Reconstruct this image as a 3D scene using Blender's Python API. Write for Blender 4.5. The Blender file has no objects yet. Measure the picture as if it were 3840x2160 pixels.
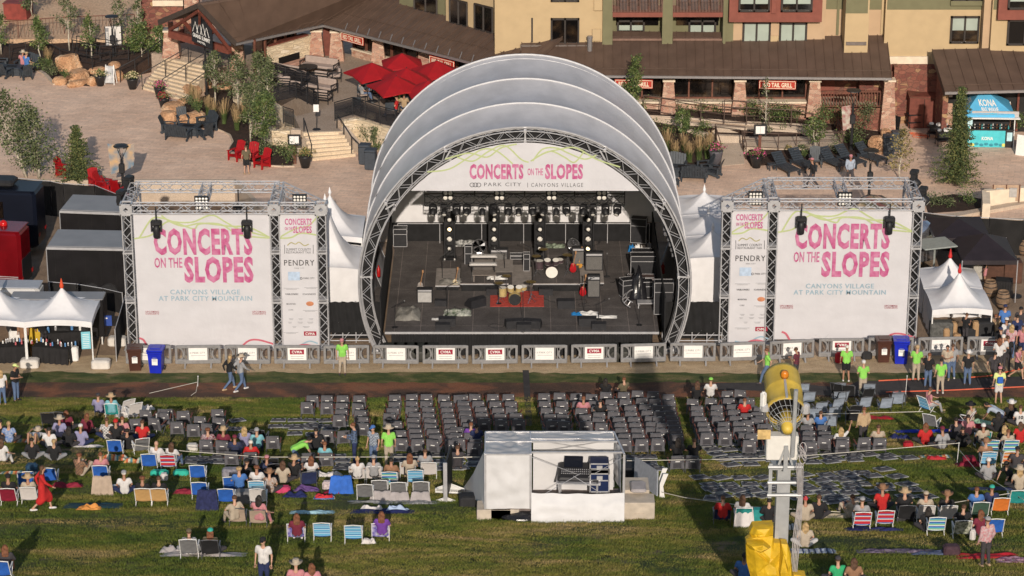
import bpy,math,random
from mathutils import Vector,Matrix,noise as mnoise
random.seed(7)
R=math.radians
sc=bpy.context.scene
CAM=Vector((0,-115,48));TH=R(20.5);FP=10300.0
cd=bpy.data.cameras.new("camera");cam=bpy.data.objects.new("camera",cd);sc.collection.objects.link(cam)
cam.location=CAM;cam.rotation_euler=(R(90)-TH,0,0);cd.sensor_width=36;cd.lens=36*FP/3840;cd.clip_end=3000;cd.clip_start=1
sc.camera=cam
def ray(px,py):
 a=(px-1920)/FP;b=(1080-py)/FP
 return Vector((a,math.cos(TH)+b*math.sin(TH),-math.sin(TH)+b*math.cos(TH)))
sund=ray(1505,1275).normalized()
SEL=math.asin(-sund.z);
w=bpy.data.worlds.new("World");sc.world=w;w.use_nodes=True
nt=w.node_tree;bg=nt.nodes['Background'];sky=nt.nodes.new('ShaderNodeTexSky');sky.sky_type='NISHITA';sky.sun_disc=False
sky.sun_elevation=SEL;sky.sun_rotation=math.atan2(-sund.x,-sund.y);sky.air_density=1.2;sky.dust_density=1.5
nt.links.new(sky.outputs[0],bg.inputs[0]);bg.inputs[1].default_value=0.095
sl=bpy.data.lights.new("sun","SUN");sl.energy=3.75;sl.angle=R(.5);sl.color=(1,.89,.765)
so=bpy.data.objects.new("sun",sl);sc.collection.objects.link(so);so.rotation_euler=(-sund).to_track_quat('Z','Y').to_euler()
sc.view_settings.view_transform='Standard';sc.view_settings.look='None';sc.view_settings.exposure=0.0;sc.view_settings.gamma=1
sc.render.resolution_x=1024;sc.render.resolution_y=576
sc.cycles.max_bounces=5;sc.cycles.diffuse_bounces=2;sc.cycles.transparent_max_bounces=6
def Z(p,z=0):
 d=ray(*p);t=(z-CAM.z)/d.z;return CAM+d*t
def YP(p,Y):
 d=ray(*p);t=(Y-CAM.y)/d.y;return CAM+d*t
def VP(p,A,B):
 n=Vector((-(B[1]-A[1]),B[0]-A[0],0));d=ray(*p);t=n.dot(Vector(A)-CAM)/n.dot(d)
 return CAM+d*t
SL=0.25
def gh(x,y):return SL*max(0.0,-1-y)
def W(p):
 q=Z(p,0)
 if q.y>=-1:return q
 d=ray(*p);t=(SL*(-1-CAM.y)-CAM.z)/(d.z+SL*d.y)
 return CAM+d*t
def _t(x0,y0,k):return lambda x,y:(x0+x*k,y0+y*k)
F=_t(0,0,3840/2576);A=_t(0,0,.4831);B=_t(1000,0,.4831);C=_t(2000,0,.4831);D=_t(2840,0,.4831);E=_t(0,640,.552);G=_t(440,640,.5522);H=_t(1340,640,.552)
I=_t(2600,640,.552);J=_t(3200,760,.5108);K=_t(0,1460,.4831);L=_t(600,1440,.4968);M=_t(1100,1400,.5243);N=_t(1700,1400,.5245);O=_t(2500,1340,.5659);Q=_t(3100,1240,.6346)
MS={}
def mat(name,rgb=(.5,.5,.5),rough=.7,var=.12,scale=6,metal=0,bump=0,bscale=None,spec=.4,alpha=1,emit=None,rgb2=None,detail=4,dirt=0,trans=0,coat=0):
 if name in MS:return MS[name]
 m=bpy.data.materials.new(name);m.use_nodes=True;n=m.node_tree;L_=n.links;b=n.nodes['Principled BSDF']
 b.inputs['Roughness'].default_value=rough;b.inputs['Metallic'].default_value=metal;b.inputs['Specular IOR Level'].default_value=spec
 b.inputs['Alpha'].default_value=alpha
 if trans:b.inputs['Transmission Weight'].default_value=trans
 if coat:b.inputs['Coat Weight'].default_value=coat
 c=tuple(rgb)+(1,);b.inputs['Base Color'].default_value=c
 tc=n.nodes.new('ShaderNodeTexCoord')
 if var>0 or rgb2:
  nz=n.nodes.new('ShaderNodeTexNoise');nz.inputs['Scale'].default_value=scale;nz.inputs['Detail'].default_value=detail;L_.new(tc.outputs['Object'],nz.inputs['Vector'])
  rp=n.nodes.new('ShaderNodeValToRGB');L_.new(nz.outputs[0],rp.inputs[0])
  c2=tuple(rgb2)if rgb2 else tuple(min(1,v*(1+var))for v in rgb);c1=tuple(rgb)if rgb2 else tuple(v*(1-var)for v in rgb)
  rp.color_ramp.elements[0].position=.35;rp.color_ramp.elements[1].position=.65
  rp.color_ramp.elements[0].color=c1+(1,);rp.color_ramp.elements[1].color=c2+(1,)
  L_.new(rp.outputs[0],b.inputs['Base Color'])
 if bump:
  nb=n.nodes.new('ShaderNodeTexNoise');nb.inputs['Scale'].default_value=bscale or scale*3;nb.inputs['Detail'].default_value=5;L_.new(tc.outputs['Object'],nb.inputs['Vector'])
  bp=n.nodes.new('ShaderNodeBump');bp.inputs['Strength'].default_value=min(1,bump);bp.inputs['Distance'].default_value=.05*bump;L_.new(nb.outputs[0],bp.inputs['Height']);L_.new(bp.outputs[0],b.inputs['Normal'])
 if emit:b.inputs['Emission Color'].default_value=tuple(emit[:3])+(1,);b.inputs['Emission Strength'].default_value=emit[3]
 MS[name]=m;return m
def nodes_of(m):return m.node_tree.nodes,m.node_tree.links,m.node_tree.nodes['Principled BSDF']
def ramp(n,stops):
 r=n.new('ShaderNodeValToRGB');e=r.color_ramp.elements
 while len(e)<len(stops):e.new(.5)
 for k,(p,c)in enumerate(stops):e[k].position=p;e[k].color=tuple(c)+(1,)
 return r
def noise_(n,l,vec,scale,detail=5,rough=.6,dist=0):
 z=n.new('ShaderNodeTexNoise');z.inputs['Scale'].default_value=scale;z.inputs['Detail'].default_value=detail;z.inputs['Roughness'].default_value=rough;z.inputs['Distortion'].default_value=dist
 l.new(vec,z.inputs['Vector']);return z
def mixc(n,l,f,a,b,mode='MIX'):
 m=n.new('ShaderNodeMix');m.data_type='RGBA';m.blend_type=mode
 for s,v in((0,f),(6,a),(7,b)):
  if hasattr(v,'links')or hasattr(v,'is_linked'):l.new(v,m.inputs[s])
  elif s==0:m.inputs[0].default_value=v
  else:m.inputs[s].default_value=tuple(v)+(1,)
 return m.outputs[2]
class MB:
 def __init__(s):s.v=[];s.f=[];s.m=[];s.cur=0
 def add(s,vs,fs,mi=None):
  o=len(s.v);s.v+=[tuple(v)for v in vs];s.f+=[tuple(i+o for i in f)for f in fs];s.m+=[s.cur if mi is None else mi]*len(fs);return s
 def box(s,c,d,rz=0,mi=None,rx=0,ry=0):
  x,y,z=[k/2 for k in d];M3=(Matrix.Rotation(rz,3,'Z')@Matrix.Rotation(rx,3,'X')@Matrix.Rotation(ry,3,'Y'));c=Vector(c)
  vs=[c+M3@Vector((sx*x,sy*y,sz*z))for sx in(-1,1)for sy in(-1,1)for sz in(-1,1)]
  return s.add(vs,[(0,1,3,2),(4,6,7,5),(0,4,5,1),(2,3,7,6),(0,2,6,4),(1,5,7,3)],mi)
 def rb(s,c,d,r=.02,rz=0,mi=None,rx=0):
  x,y,z=[k/2 for k in d];M3=Matrix.Rotation(rz,3,'Z')@Matrix.Rotation(rx,3,'X');c=Vector(c)
  def ring(X,Y,zz,k):return[(X-k,-Y,zz),(X,-Y+k,zz),(X,Y-k,zz),(X-k,Y,zz),(-X+k,Y,zz),(-X,Y-k,zz),(-X,-Y+k,zz),(-X+k,-Y,zz)]
  rs=[ring(x-r,y-r,-z,r),ring(x,y,-z+r,r),ring(x,y,z-r,r),ring(x-r,y-r,z,r)]
  vs=[c+M3@Vector(p)for q in rs for p in q];fs=[tuple(range(7,-1,-1)),tuple(range(24,32))]
  for k in range(3):
   for i in range(8):fs.append((k*8+i,k*8+(i+1)%8,k*8+8+(i+1)%8,k*8+8+i))
  return s.add(vs,fs,mi)
 def tb(s,pts,r,n=5,mi=None,cap=True):
  pts=[Vector(p)for p in pts];rr=r if isinstance(r,(list,tuple))else[r]*len(pts)
  vs=[];fs=[]
  for k,p in enumerate(pts):
   a=pts[max(k-1,0)];b=pts[min(k+1,len(pts)-1)];d=(b-a)
   if d.length<1e-9:d=Vector((0,0,1))
   d.normalize();u=d.cross(Vector((0,0,1))if abs(d.z)<.9 else Vector((1,0,0))).normalized();w_=d.cross(u)
   for i in range(n):
    t=2*math.pi*i/n;vs.append(p+(u*math.cos(t)+w_*math.sin(t))*rr[k])
  for k in range(len(pts)-1):
   for i in range(n):fs.append((k*n+i,k*n+(i+1)%n,(k+1)*n+(i+1)%n,(k+1)*n+i))
  if cap:fs+=[tuple(range(n-1,-1,-1)),tuple(range((len(pts)-1)*n,len(pts)*n))]
  return s.add(vs,fs,mi)
 def lt(s,prof,c=(0,0,0),n=12,mi=None,sx=1,sy=1,rot=None):
  c=Vector(c);vs=[];fs=[]
  for r,z in prof:
   for i in range(n):
    t=2*math.pi*(i+.5)/n;p=Vector((r*math.cos(t)*sx,r*math.sin(t)*sy,z))
    vs.append(c+(rot@p if rot else p))
  for k in range(len(prof)-1):
   for i in range(n):fs.append((k*n+i,k*n+(i+1)%n,(k+1)*n+(i+1)%n,(k+1)*n+i))
  if prof[0][0]>1e-4:fs.append(tuple(range(n-1,-1,-1)))
  if prof[-1][0]>1e-4:fs.append(tuple(range((len(prof)-1)*n,len(prof)*n)))
  return s.add(vs,fs,mi)
 def cyl(s,c,r,h,n=12,mi=None,rot=None):return s.lt([(r,0),(r,h)],c,n,mi,rot=rot)
 def ell(s,c,rx,ry,rz,n=10,mi=None,k=6,z0=-1,rot=None):
  pr=[];t0=math.asin(z0)
  for i in range(k+1):
   t=t0+(math.pi/2-t0)*i/k;pr.append((max(math.cos(t),1e-5),math.sin(t)))
  M3=Matrix.Diagonal((rx,ry,rz));M3=(rot@M3)if rot else M3
  return s.lt(pr,c,n,mi,rot=M3)
 def prism(s,poly,z0,z1,mi=None):
  n=len(poly);zz0=z0 if isinstance(z0,(list,tuple))else[z0]*n;zz1=z1 if isinstance(z1,(list,tuple))else[z1]*n
  vs=[(p[0],p[1],zz0[i])for i,p in enumerate(poly)]+[(p[0],p[1],zz1[i])for i,p in enumerate(poly)]
  fs=[tuple(range(n-1,-1,-1)),tuple(range(n,2*n))]+[(i,(i+1)%n,n+(i+1)%n,n+i)for i in range(n)]
  return s.add(vs,fs,mi)
 def sb(s,poly,t,mi=None):
  P=[Vector(p)for p in poly];nn=Vector((0,0,0))
  for i in range(1,len(P)-1):nn+=(P[i]-P[0]).cross(P[i+1]-P[0])
  nn.normalize();n=len(P);vs=P+[p-nn*t for p in P]
  return s.add(vs,[tuple(range(n)),tuple(range(2*n-1,n-1,-1))]+[(i,n+i,n+(i+1)%n,(i+1)%n)for i in range(n)],mi)
 def bar(s,a,b,w,h,mi=None,up=(0,0,1)):
  a=Vector(a);b=Vector(b);d=(b-a).normalized();u=d.cross(Vector(up));
  if u.length<1e-4:u=d.cross(Vector((1,0,0)))
  u.normalize();v=u.cross(d)
  vs=[p+u*sx*w/2+v*sz*h/2 for p in(a,b)for sx in(-1,1)for sz in(-1,1)]
  return s.add(vs,[(0,1,3,2),(4,6,7,5),(0,4,5,1),(2,3,7,6),(0,2,6,4),(1,5,7,3)],mi)
 def grid(s,nx,ny,fn,mi=None):
  vs=[fn(i/nx,j/ny)for j in range(ny+1)for i in range(nx+1)]
  return s.add(vs,[(j*(nx+1)+i,j*(nx+1)+i+1,(j+1)*(nx+1)+i+1,(j+1)*(nx+1)+i)for j in range(ny)for i in range(nx)],mi)
 def mesh(s,name,mats,smooth=False):
  me=bpy.data.meshes.new(name);me.from_pydata(s.v,[],s.f);me.update()
  for m in(mats if isinstance(mats,(list,tuple))else[mats]):me.materials.append(m)
  if len(me.materials)>1:me.polygons.foreach_set('material_index',s.m)
  if smooth:me.polygons.foreach_set('use_smooth',[True]*len(me.polygons))
  return me
 def B_(s,name,mats,parent=None,smooth=False,loc=None,rz=0):
  o=bpy.data.objects.new(name,s.mesh(name,mats,smooth));sc.collection.objects.link(o)
  if parent:o.parent=parent
  if loc is not None:o.location=loc
  if rz:o.rotation_euler.z=rz
  return o
def tag(o,label=None,cat=None,group=None,kind=None):
 if label:o['label']=label
 if cat:o['category']=cat
 if group:o['group']=group
 if kind:o['kind']=kind
 return o
def E_(name,loc=(0,0,0),rz=0,label=None,cat=None,group=None):
 o=bpy.data.objects.new(name,None);sc.collection.objects.link(o);o.location=loc;o.rotation_euler.z=rz;o.empty_display_size=.2
 return tag(o,label,cat,group)
def rel(o,P):
 return Matrix.Rotation(-o.rotation_euler.z,3,'Z')@(Vector(P)-o.location)
def struct(name,mb,m,smooth=False):return tag(mb.B_(name,m,smooth=smooth),kind='structure')
KIDS={}
def kids(o):return[c for c in bpy.data.objects if c.parent==o]
def copy_tree(o,loc=None,rz=None,label=None,cat=None,group=None,parent=None,sc_=None):
 if o.name not in KIDS:KIDS[o.name]=kids(o)
 c=o.copy();sc.collection.objects.link(c);c.parent=parent
 if loc is not None:c.location=loc
 if rz is not None:c.rotation_euler.z=rz
 if sc_:c.scale=(sc_,)*3 if not isinstance(sc_,tuple)else sc_
 tag(c,label,cat,group)
 for ch in KIDS[o.name]:copy_tree(ch,parent=c)
 return c
TXT={}
ORD='first second third fourth fifth sixth seventh eighth ninth tenth eleventh twelfth thirteenth fourteenth fifteenth sixteenth seventeenth eighteenth nineteenth twentieth twenty-first twenty-second twenty-third twenty-fourth twenty-fifth'.split()
def text_geo(s,bold=0,sp=1):
 key=(s,bold,sp)
 if key not in TXT:
  cu=bpy.data.curves.new('lettering','FONT');cu.body=s;cu.offset=bold;cu.space_character=sp;cu.resolution_u=2;cu.align_x='LEFT';cu.space_line=.9
  ob=bpy.data.objects.new('lettering',cu);sc.collection.objects.link(ob);dg=bpy.context.evaluated_depsgraph_get()
  me=bpy.data.meshes.new_from_object(ob.evaluated_get(dg));vs=[v.co.copy()for v in me.vertices];fs=[tuple(p.vertices)for p in me.polygons]
  bpy.data.objects.remove(ob);bpy.data.meshes.remove(me);bpy.data.curves.remove(cu)
  x0=min(v.x for v in vs);x1=max(v.x for v in vs);y0=min(v.y for v in vs);y1=max(v.y for v in vs)
  TXT[key]=([((v.x-x0)/(x1-x0),(v.y-y0)/(y1-y0))for v in vs],fs,(x1-x0)/(y1-y0))
 return TXT[key]
def put_text(mb,s,O_,U,V,bold=0,sp=1,mi=None):
 vs,fs,_=text_geo(s,bold,sp);O_=Vector(O_);U=Vector(U);V=Vector(V)
 mb.add([O_+U*a+V*b for a,b in vs],fs,mi)
def lettering(s,O_,U,V,m,parent=None,bold=0,sp=1,name='lettering'):
 mb=MB();put_text(mb,s,O_,U,V,bold,sp);return mb.B_(name,m,parent)
def truss(mb,a,b,w=.34,n=None,r=.026,rl=.014,up=(0,0,1),faces=4,mi=None):
 a=Vector(a);b=Vector(b);L_=(b-a).length;d=(b-a)/L_;u=d.cross(Vector(up))
 if u.length<1e-3:u=d.cross(Vector((0,1,0)))
 u.normalize();v=u.cross(d);n=n or max(2,round(L_/w/1.15))
 c=[(u*sx+v*sz)*w/2 for sx,sz in((-1,-1),(1,-1),(1,1),(-1,1))]
 for k in c:mb.tb([a+k,b+k],r,5,mi)
 for k in range(4):
  p,q=c[k],c[(k+1)%4]
  for i in range(n):
   s0,s1=(p,q)if(i+k)%2 else(q,p)
   mb.tb([a+d*(L_*i/n)+s0,a+d*(L_*(i+1)/n)+s1],rl,4,mi,cap=False)
  mb.tb([a+p,a+q],rl,4,mi);mb.tb([b+p,b+q],rl,4,mi)
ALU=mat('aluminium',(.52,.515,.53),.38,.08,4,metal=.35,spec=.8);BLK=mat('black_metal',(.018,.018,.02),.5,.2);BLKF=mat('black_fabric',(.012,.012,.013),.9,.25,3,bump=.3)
WHT=mat('white_paint',(.75,.74,.72),.5,.05);DARKW=mat('dark_grey_resin',(.036,.045,.056),.55,.2,8)
WVIN=mat('white_vinyl',(.72,.71,.72),.45,.05,2,bump=.25,bscale=2.5)
def grass_mat():
 m=mat('lawn_grass',(.05,.07,.02),.9,0);n,l,b=nodes_of(m);tc=n.new('ShaderNodeTexCoord');g=tc.outputs['Object']
 mp=n.new('ShaderNodeMapping');mp.inputs['Scale'].default_value=(.5,1.6,1);l.new(g,mp.inputs[0])
 big=noise_(n,l,mp.outputs[0],.35,6,.65,.5);r1=ramp(n.nodes if 0 else n,[(.38,(.05,.08,.014)),(.52,(.085,.105,.022)),(.62,(.15,.13,.045)),(.74,(.24,.17,.09))]);l.new(big.outputs[0],r1.inputs[0])
 fine=noise_(n,l,g,14,6,.75);r2=ramp(n,[(.3,(.45,.45,.45)),(.55,(1,1,1)),(.75,(1.5,1.45,1.2))]);l.new(fine.outputs[0],r2.inputs[0])
 o=mixc(n,l,1.0,r1.outputs[0],r2.outputs[0],'MULTIPLY')
 mid=noise_(n,l,mp.outputs[0],1.3,4,.6,1.2);r3=ramp(n,[(.40,(.62,.62,.62)),(.5,(1,1,1))]);l.new(mid.outputs[0],r3.inputs[0]);o=mixc(n,l,.8,o,r3.outputs[0],'MULTIPLY')
 sp=noise_(n,l,g,.55,2,.5);rs=ramp(n,[(.62,(0,0,0)),(.68,(1,1,1))]);l.new(sp.outputs[0],rs.inputs[0]);o=mixc(n,l,rs.outputs[0],o,(.22,.15,.10))
 l.new(o,b.inputs['Base Color']);bp=n.new('ShaderNodeBump');bp.inputs['Strength'].default_value=1;bp.inputs['Distance'].default_value=.12;bn=noise_(n,l,g,9,8,.8);l.new(bn.outputs[0],bp.inputs['Height']);l.new(bp.outputs[0],b.inputs['Normal']);return m
def ground_mat(name,stops,sc1=1.2,fine=25,bump=.05,yst=1,rough=.9,lo=.72,hi=1.15):
 m=mat(name,(.2,.2,.2),rough,0);n,l,b=nodes_of(m);tc=n.new('ShaderNodeTexCoord');g=tc.outputs['Object']
 mp=n.new('ShaderNodeMapping');mp.inputs['Scale'].default_value=(1,yst,1);l.new(g,mp.inputs[0])
 a=noise_(n,l,mp.outputs[0],sc1,6,.6,.4);r1=ramp(n,stops);l.new(a.outputs[0],r1.inputs[0])
 f=noise_(n,l,g,fine,5,.7);r2=ramp(n,[(.35,(lo,)*3),(.62,(hi,)*3)]);l.new(f.outputs[0],r2.inputs[0])
 o=mixc(n,l,1,r1.outputs[0],r2.outputs[0],'MULTIPLY');l.new(o,b.inputs['Base Color'])
 bp=n.new('ShaderNodeBump');bp.inputs['Strength'].default_value=.8;bp.inputs['Distance'].default_value=bump;l.new(f.outputs[0],bp.inputs['Height']);l.new(bp.outputs[0],b.inputs['Normal']);return m
def paver_mat():
 m=ground_mat('plaza_pavers',[(.35,(.66,.465,.35)),(.65,(.80,.585,.45))],.5,9,.006,1.25,.9,.9,1.05);n,l,b=nodes_of(m)
 tc=n.new('ShaderNodeTexCoord');br=n.new('ShaderNodeTexBrick');br.inputs['Scale'].default_value=1.0;br.inputs['Brick Width'].default_value=.62;br.inputs['Row Height'].default_value=.3;br.inputs['Mortar Size'].default_value=.012
 br.inputs['Color1'].default_value=(.93,.93,.93,1);br.inputs['Color2'].default_value=(1.1,1.08,1.05,1);br.inputs['Mortar'].default_value=(.8,.78,.76,1)
 mp=n.new('ShaderNodeMapping');mp.inputs['Rotation'].default_value=(0,0,R(12));l.new(tc.outputs['Object'],mp.inputs[0]);l.new(mp.outputs[0],br.inputs[0])
 src=b.inputs['Base Color'].links[0].from_socket;o=mixc(n,l,1,src,br.outputs[0],'MULTIPLY')
 fl=noise_(n,l,mp.outputs[0],3.2,3,.5);rr=ramp(n,[(.56,(1,1,1)),(.66,(.86,.85,.85))]);l.new(fl.outputs[0],rr.inputs[0]);o=mixc(n,l,.8,o,rr.outputs[0],'MULTIPLY');l.new(o,b.inputs['Base Color']);return m
def stone_mat(name,cols,scale=2.2,mort=(.30,.24,.2),sx=1,sz=1.6):
 m=mat(name,cols[0],.85,0);n,l,b=nodes_of(m);tc=n.new('ShaderNodeTexCoord');mp=n.new('ShaderNodeMapping');mp.inputs['Scale'].default_value=(sx,sx,sz);l.new(tc.outputs['Object'],mp.inputs[0])
 v=n.new('ShaderNodeTexVoronoi');v.inputs['Scale'].default_value=scale;v.distance='MINKOWSKI';v.inputs['Exponent'].default_value=4;l.new(mp.outputs[0],v.inputs['Vector'])
 r1=ramp(n,[(i/(len(cols)-1),c)for i,c in enumerate(cols)]);sp=n.new('ShaderNodeSeparateColor');l.new(v.outputs['Color'],sp.inputs[0]);l.new(sp.outputs[0],r1.inputs[0])
 e=n.new('ShaderNodeTexVoronoi');e.feature='DISTANCE_TO_EDGE';e.inputs['Scale'].default_value=scale;l.new(mp.outputs[0],e.inputs['Vector']);re=ramp(n,[(.02,(0,0,0)),(.05,(1,1,1))]);l.new(e.outputs[0],re.inputs[0])
 f=noise_(n,l,mp.outputs[0],14,4,.7);rf=ramp(n,[(.3,(.75,.75,.75)),(.7,(1.2,1.2,1.2))]);l.new(f.outputs[0],rf.inputs[0])
 o=mixc(n,l,1,r1.outputs[0],rf.outputs[0],'MULTIPLY');o=mixc(n,l,re.outputs[0],mort,o);l.new(o,b.inputs['Base Color'])
 bp=n.new('ShaderNodeBump');bp.inputs['Strength'].default_value=.7;bp.inputs['Distance'].default_value=.04;l.new(re.outputs[0],bp.inputs['Height']);l.new(bp.outputs[0],b.inputs['Normal']);return m
GRASS=grass_mat();DIRT=ground_mat('red_dirt',[(.35,(.055,.035,.028)),(.48,(.10,.055,.038)),(.6,(.24,.095,.05)),(.75,(.20,.12,.07))],.35,18,.08,1.5)
SAND=ground_mat('sandy_strip',[(.3,(.42,.30,.18)),(.7,(.58,.44,.28))],1.2,20,.05,2);TURF=ground_mat('worn_turf',[(.42,(.05,.075,.018)),(.55,(.11,.115,.035)),(.72,(.24,.17,.09))],.9,20,.08,1.8)
MAT_=ground_mat('rubber_mat',[(.3,(.035,.032,.034)),(.7,(.06,.055,.055))],1.5,30,.01)
PAV=paver_mat();CONC=ground_mat('pale_concrete',[(.3,(.48,.38,.29)),(.7,(.58,.47,.37))],.8,22,.01);MULCH=ground_mat('dark_mulch',[(.3,(.03,.017,.012)),(.7,(.07,.04,.028))],3,30,.1)
ASPH=ground_mat('service_yard',[(.3,(.22,.15,.10)),(.7,(.36,.26,.18))],.8,20,.04)
RSTONE=stone_mat('red_sandstone_wall',[(.19,.062,.045),(.26,.10,.07),(.15,.05,.04),(.22,.085,.06),(.24,.10,.07),(.40,.25,.13)],2.6,(.17,.085,.065));PSTONE=stone_mat('pillar_stone',[(.38,.19,.13),(.52,.32,.23),(.32,.15,.11),(.60,.42,.31)],3.2,(.55,.40,.3))
CSTONE=stone_mat('cream_stone',[(.70,.56,.38),(.80,.66,.47),(.62,.48,.32),(.82,.70,.54)],2.6,(.60,.48,.33),.7,2.6)
ROCK=ground_mat('orange_sandstone',[(.3,(.48,.24,.12)),(.5,(.66,.38,.21)),(.68,(.76,.58,.40))],1.3,9,.2)
TZ=2.5;PZ=1.2;PY0=20.5
def sheet(name,poly,z,m,kind='structure',t=.2):
 mb=MB();mb.prism(poly,z-t,z);return struct(name,mb,m)
def pxpoly(pts,z):return[tuple(Z(p,z))[:2]for p in pts]
mb=MB();ys=[-100,-60,-40,-30,-20,-12,-6,-3,-1,0.6]
def lawnf(u,v):
 k=v*120;y=-100+k*(100.4/120);x=-70+u*140
 z=SL*max(0,-1-y);z=z+(.10*mnoise.noise(Vector((x*.25,y*.3,0)))+.04*mnoise.noise(Vector((x*1.1,y*1.2,3))))*min(1,max(0,(-1.5-y)/4))-.01
 return(x,y,z)
mb.grid(160,120,lawnf);lawn=struct('lawn',mb,GRASS,True)
mb=MB();mb.prism([(-400,-300),(400,-300),(400,500),(-400,500)],-30.5,-30.0)
struct('far_ground',mb,DIRT)
def blade_mat(name,k):
 m=mat(name,(.08,.1,.03),.7,0);n,l,b=nodes_of(m);g=n.new('ShaderNodeNewGeometry').outputs['Position']
 mp=n.new('ShaderNodeMapping');mp.inputs['Scale'].default_value=(.6,1.7,.2);l.new(g,mp.inputs[0])
 a=noise_(n,l,mp.outputs[0],.30,6,.68,.6);r=ramp(n,[(.36,tuple(v*k for v in(.09,.145,.018))),(.48,tuple(v*k for v in(.165,.20,.03))),(.56,tuple(v*k for v in(.30,.265,.065))),(.66,tuple(v*k for v in(.50,.36,.17)))]);l.new(a.outputs[0],r.inputs[0])
 c=noise_(n,l,g,2.2,4,.7);r2=ramp(n,[(.35,(.78,.8,.78)),(.6,(1.1,1.08,1))]);l.new(c.outputs[0],r2.inputs[0]);l.new(mixc(n,l,1,r.outputs[0],r2.outputs[0],'MULTIPLY'),b.inputs['Base Color']);return m
GRASSB=blade_mat('grass_blades',1.0);GRASSB2=blade_mat('dark_grass_blades',.55)
sheet('service_yard_ground',[(-70,.4),(70,.4),(70,PY0+.2),(-70,PY0+.2)],-.012,ASPH)
y_d1=.55
def wavy(name,y0,y1,z,m,am=.12,bm=.12):
 mb=MB();mb.grid(560,3,lambda u,v:(lambda x:(x,(y0+am*(mnoise.noise((x*.5,y0,1))*1.6+mnoise.noise((x*2.3,y0,5))))*(1-v)+(y1+bm*(mnoise.noise((x*.5,y1,1))*1.6+mnoise.noise((x*2.3,y1,5))))*v,z))(-70+140*u));struct(name,mb,m)
wavy('dirt_strip',-1.15,1.15,.014,DIRT,.22,.1)
wavy('grass_verge',1.0,2.2,.018,TURF,.12,.14)
wavy('sandy_strip',2.05,4.3,.010,SAND,.05,.2)
def mat_path(pts,z,name='rubber_mat_path'):
 mb=MB();mb.prism(pxpoly(pts,z),z-.012,z);return struct(name,mb,MAT_)
mat_path([O(330,170),O(330,215),O(700,220),O(1160,262),Q(450,370),Q(1166,335),Q(1166,270),Q(560,290),Q(180,300),O(1180,200),O(700,165)],.03)
mb=MB();a=Z(N(495,-20));b=Z(N(540,-20));mb.grid(1,14,lambda u,v:(lambda p:(p.x,p.y,gh(p.x,p.y)+.035))(W((N(495+u*45+v*25,-18+v*400)))))
struct('rubber_cable_path',mb,MAT_)
PL=[(-70,27),(-15,27),(-12.5,PY0),(70,PY0),(70,75),(-70,75)]
sheet('plaza',PL,PZ,PAV,t=.6)
sheet('service_yard_ground',[(-70,PY0+.2),(-12,PY0+.2),(-12,27.2),(-70,27.2)],-.012,ASPH)
mb=MB()
for a_,b_ in(((-70,26.9),(-15,26.9)),((-15,26.9),(-12.5,PY0-.1)),((-12.5,PY0-.1),(70,PY0-.1))):mb.bar(a_+(PZ/2-.1,),b_+(PZ/2-.1,),.24,PZ+.26)
struct('retaining_wall',mb,CONC)
def grass_stuff():
 mb=MB();rnd=random.Random(3)
 for i in range(20):
  x,y=rnd.gauss(0,.1),rnd.gauss(0,.1);a=rnd.random()*6.28;h=rnd.uniform(.03,.062);w_=.009;dx,dy=math.cos(a)*w_,math.sin(a)*w_;lx,ly=rnd.gauss(0,.03),rnd.gauss(0,.03)
  mb.add([(x-dx,y-dy,0),(x+dx,y+dy,0),(x+lx,y+ly,h)],[(0,1,2)],0 if rnd.random()<.7 else 1)
 tuft=mb.mesh('grass_tuft',[GRASSB,GRASSB2]);to=bpy.data.objects.new('grass_tuft',tuft)
 g=MB();g.grid(60,90,lambda u,v:(lambda x,y:(x,y,SL*max(0,-1-y)-.005))(-36+u*72,-47+v*46.2))
 o=g.B_('grass_blades',[GRASSB]);tag(o,'short worn grass blades covering the sloping lawn','grass',kind='stuff')
 ng=bpy.data.node_groups.new('grass','GeometryNodeTree');ng.interface.new_socket('Geometry',in_out='INPUT',socket_type='NodeSocketGeometry');ng.interface.new_socket('Geometry',in_out='OUTPUT',socket_type='NodeSocketGeometry')
 n=ng.nodes;l=ng.links;gi=n.new('NodeGroupInput');go=n.new('NodeGroupOutput');dp=n.new('GeometryNodeDistributePointsOnFaces');dp.inputs['Density'].default_value=26
 nz=n.new('ShaderNodeTexNoise');nz.inputs['Scale'].default_value=.45;nz.inputs['Detail'].default_value=5;mr=n.new('ShaderNodeMapRange');mr.inputs[1].default_value=.36;mr.inputs[2].default_value=.56;mr.inputs[3].default_value=38;mr.inputs[4].default_value=90;l.new(nz.outputs[0],mr.inputs[0]);l.new(mr.outputs[0],dp.inputs['Density'])
 ins=n.new('GeometryNodeInstanceOnPoints');oi=n.new('GeometryNodeObjectInfo');oi.inputs[0].default_value=to;rv=n.new('FunctionNodeRandomValue');rv.data_type='FLOAT_VECTOR';rv.inputs[1].default_value=(0,0,6.28)
 rs=n.new('FunctionNodeRandomValue');rs.data_type='FLOAT';rs.inputs[2].default_value=.6;rs.inputs[3].default_value=1.3
 l.new(gi.outputs[0],dp.inputs[0]);l.new(dp.outputs[0],ins.inputs[0]);l.new(oi.outputs['Geometry'],ins.inputs['Instance']);l.new(rv.outputs[0],ins.inputs['Rotation']);l.new(rs.outputs[1],ins.inputs['Scale']);l.new(ins.outputs[0],go.inputs[0])
 md=o.modifiers.new('grass','NODES');md.node_group=ng
grass_stuff()
YEL=mat('yellow_stucco',(.48,.355,.205),.9,.04,1.5,bump=.1,bscale=60);PEACH=mat('peach_stucco',(.47,.33,.21),.9,.04,1.5);GRN=mat('olive_stucco',(.17,.16,.09),.9,.05,2);REDST=mat('brick_red_siding',(.22,.07,.05),.8,.08,3)
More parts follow.
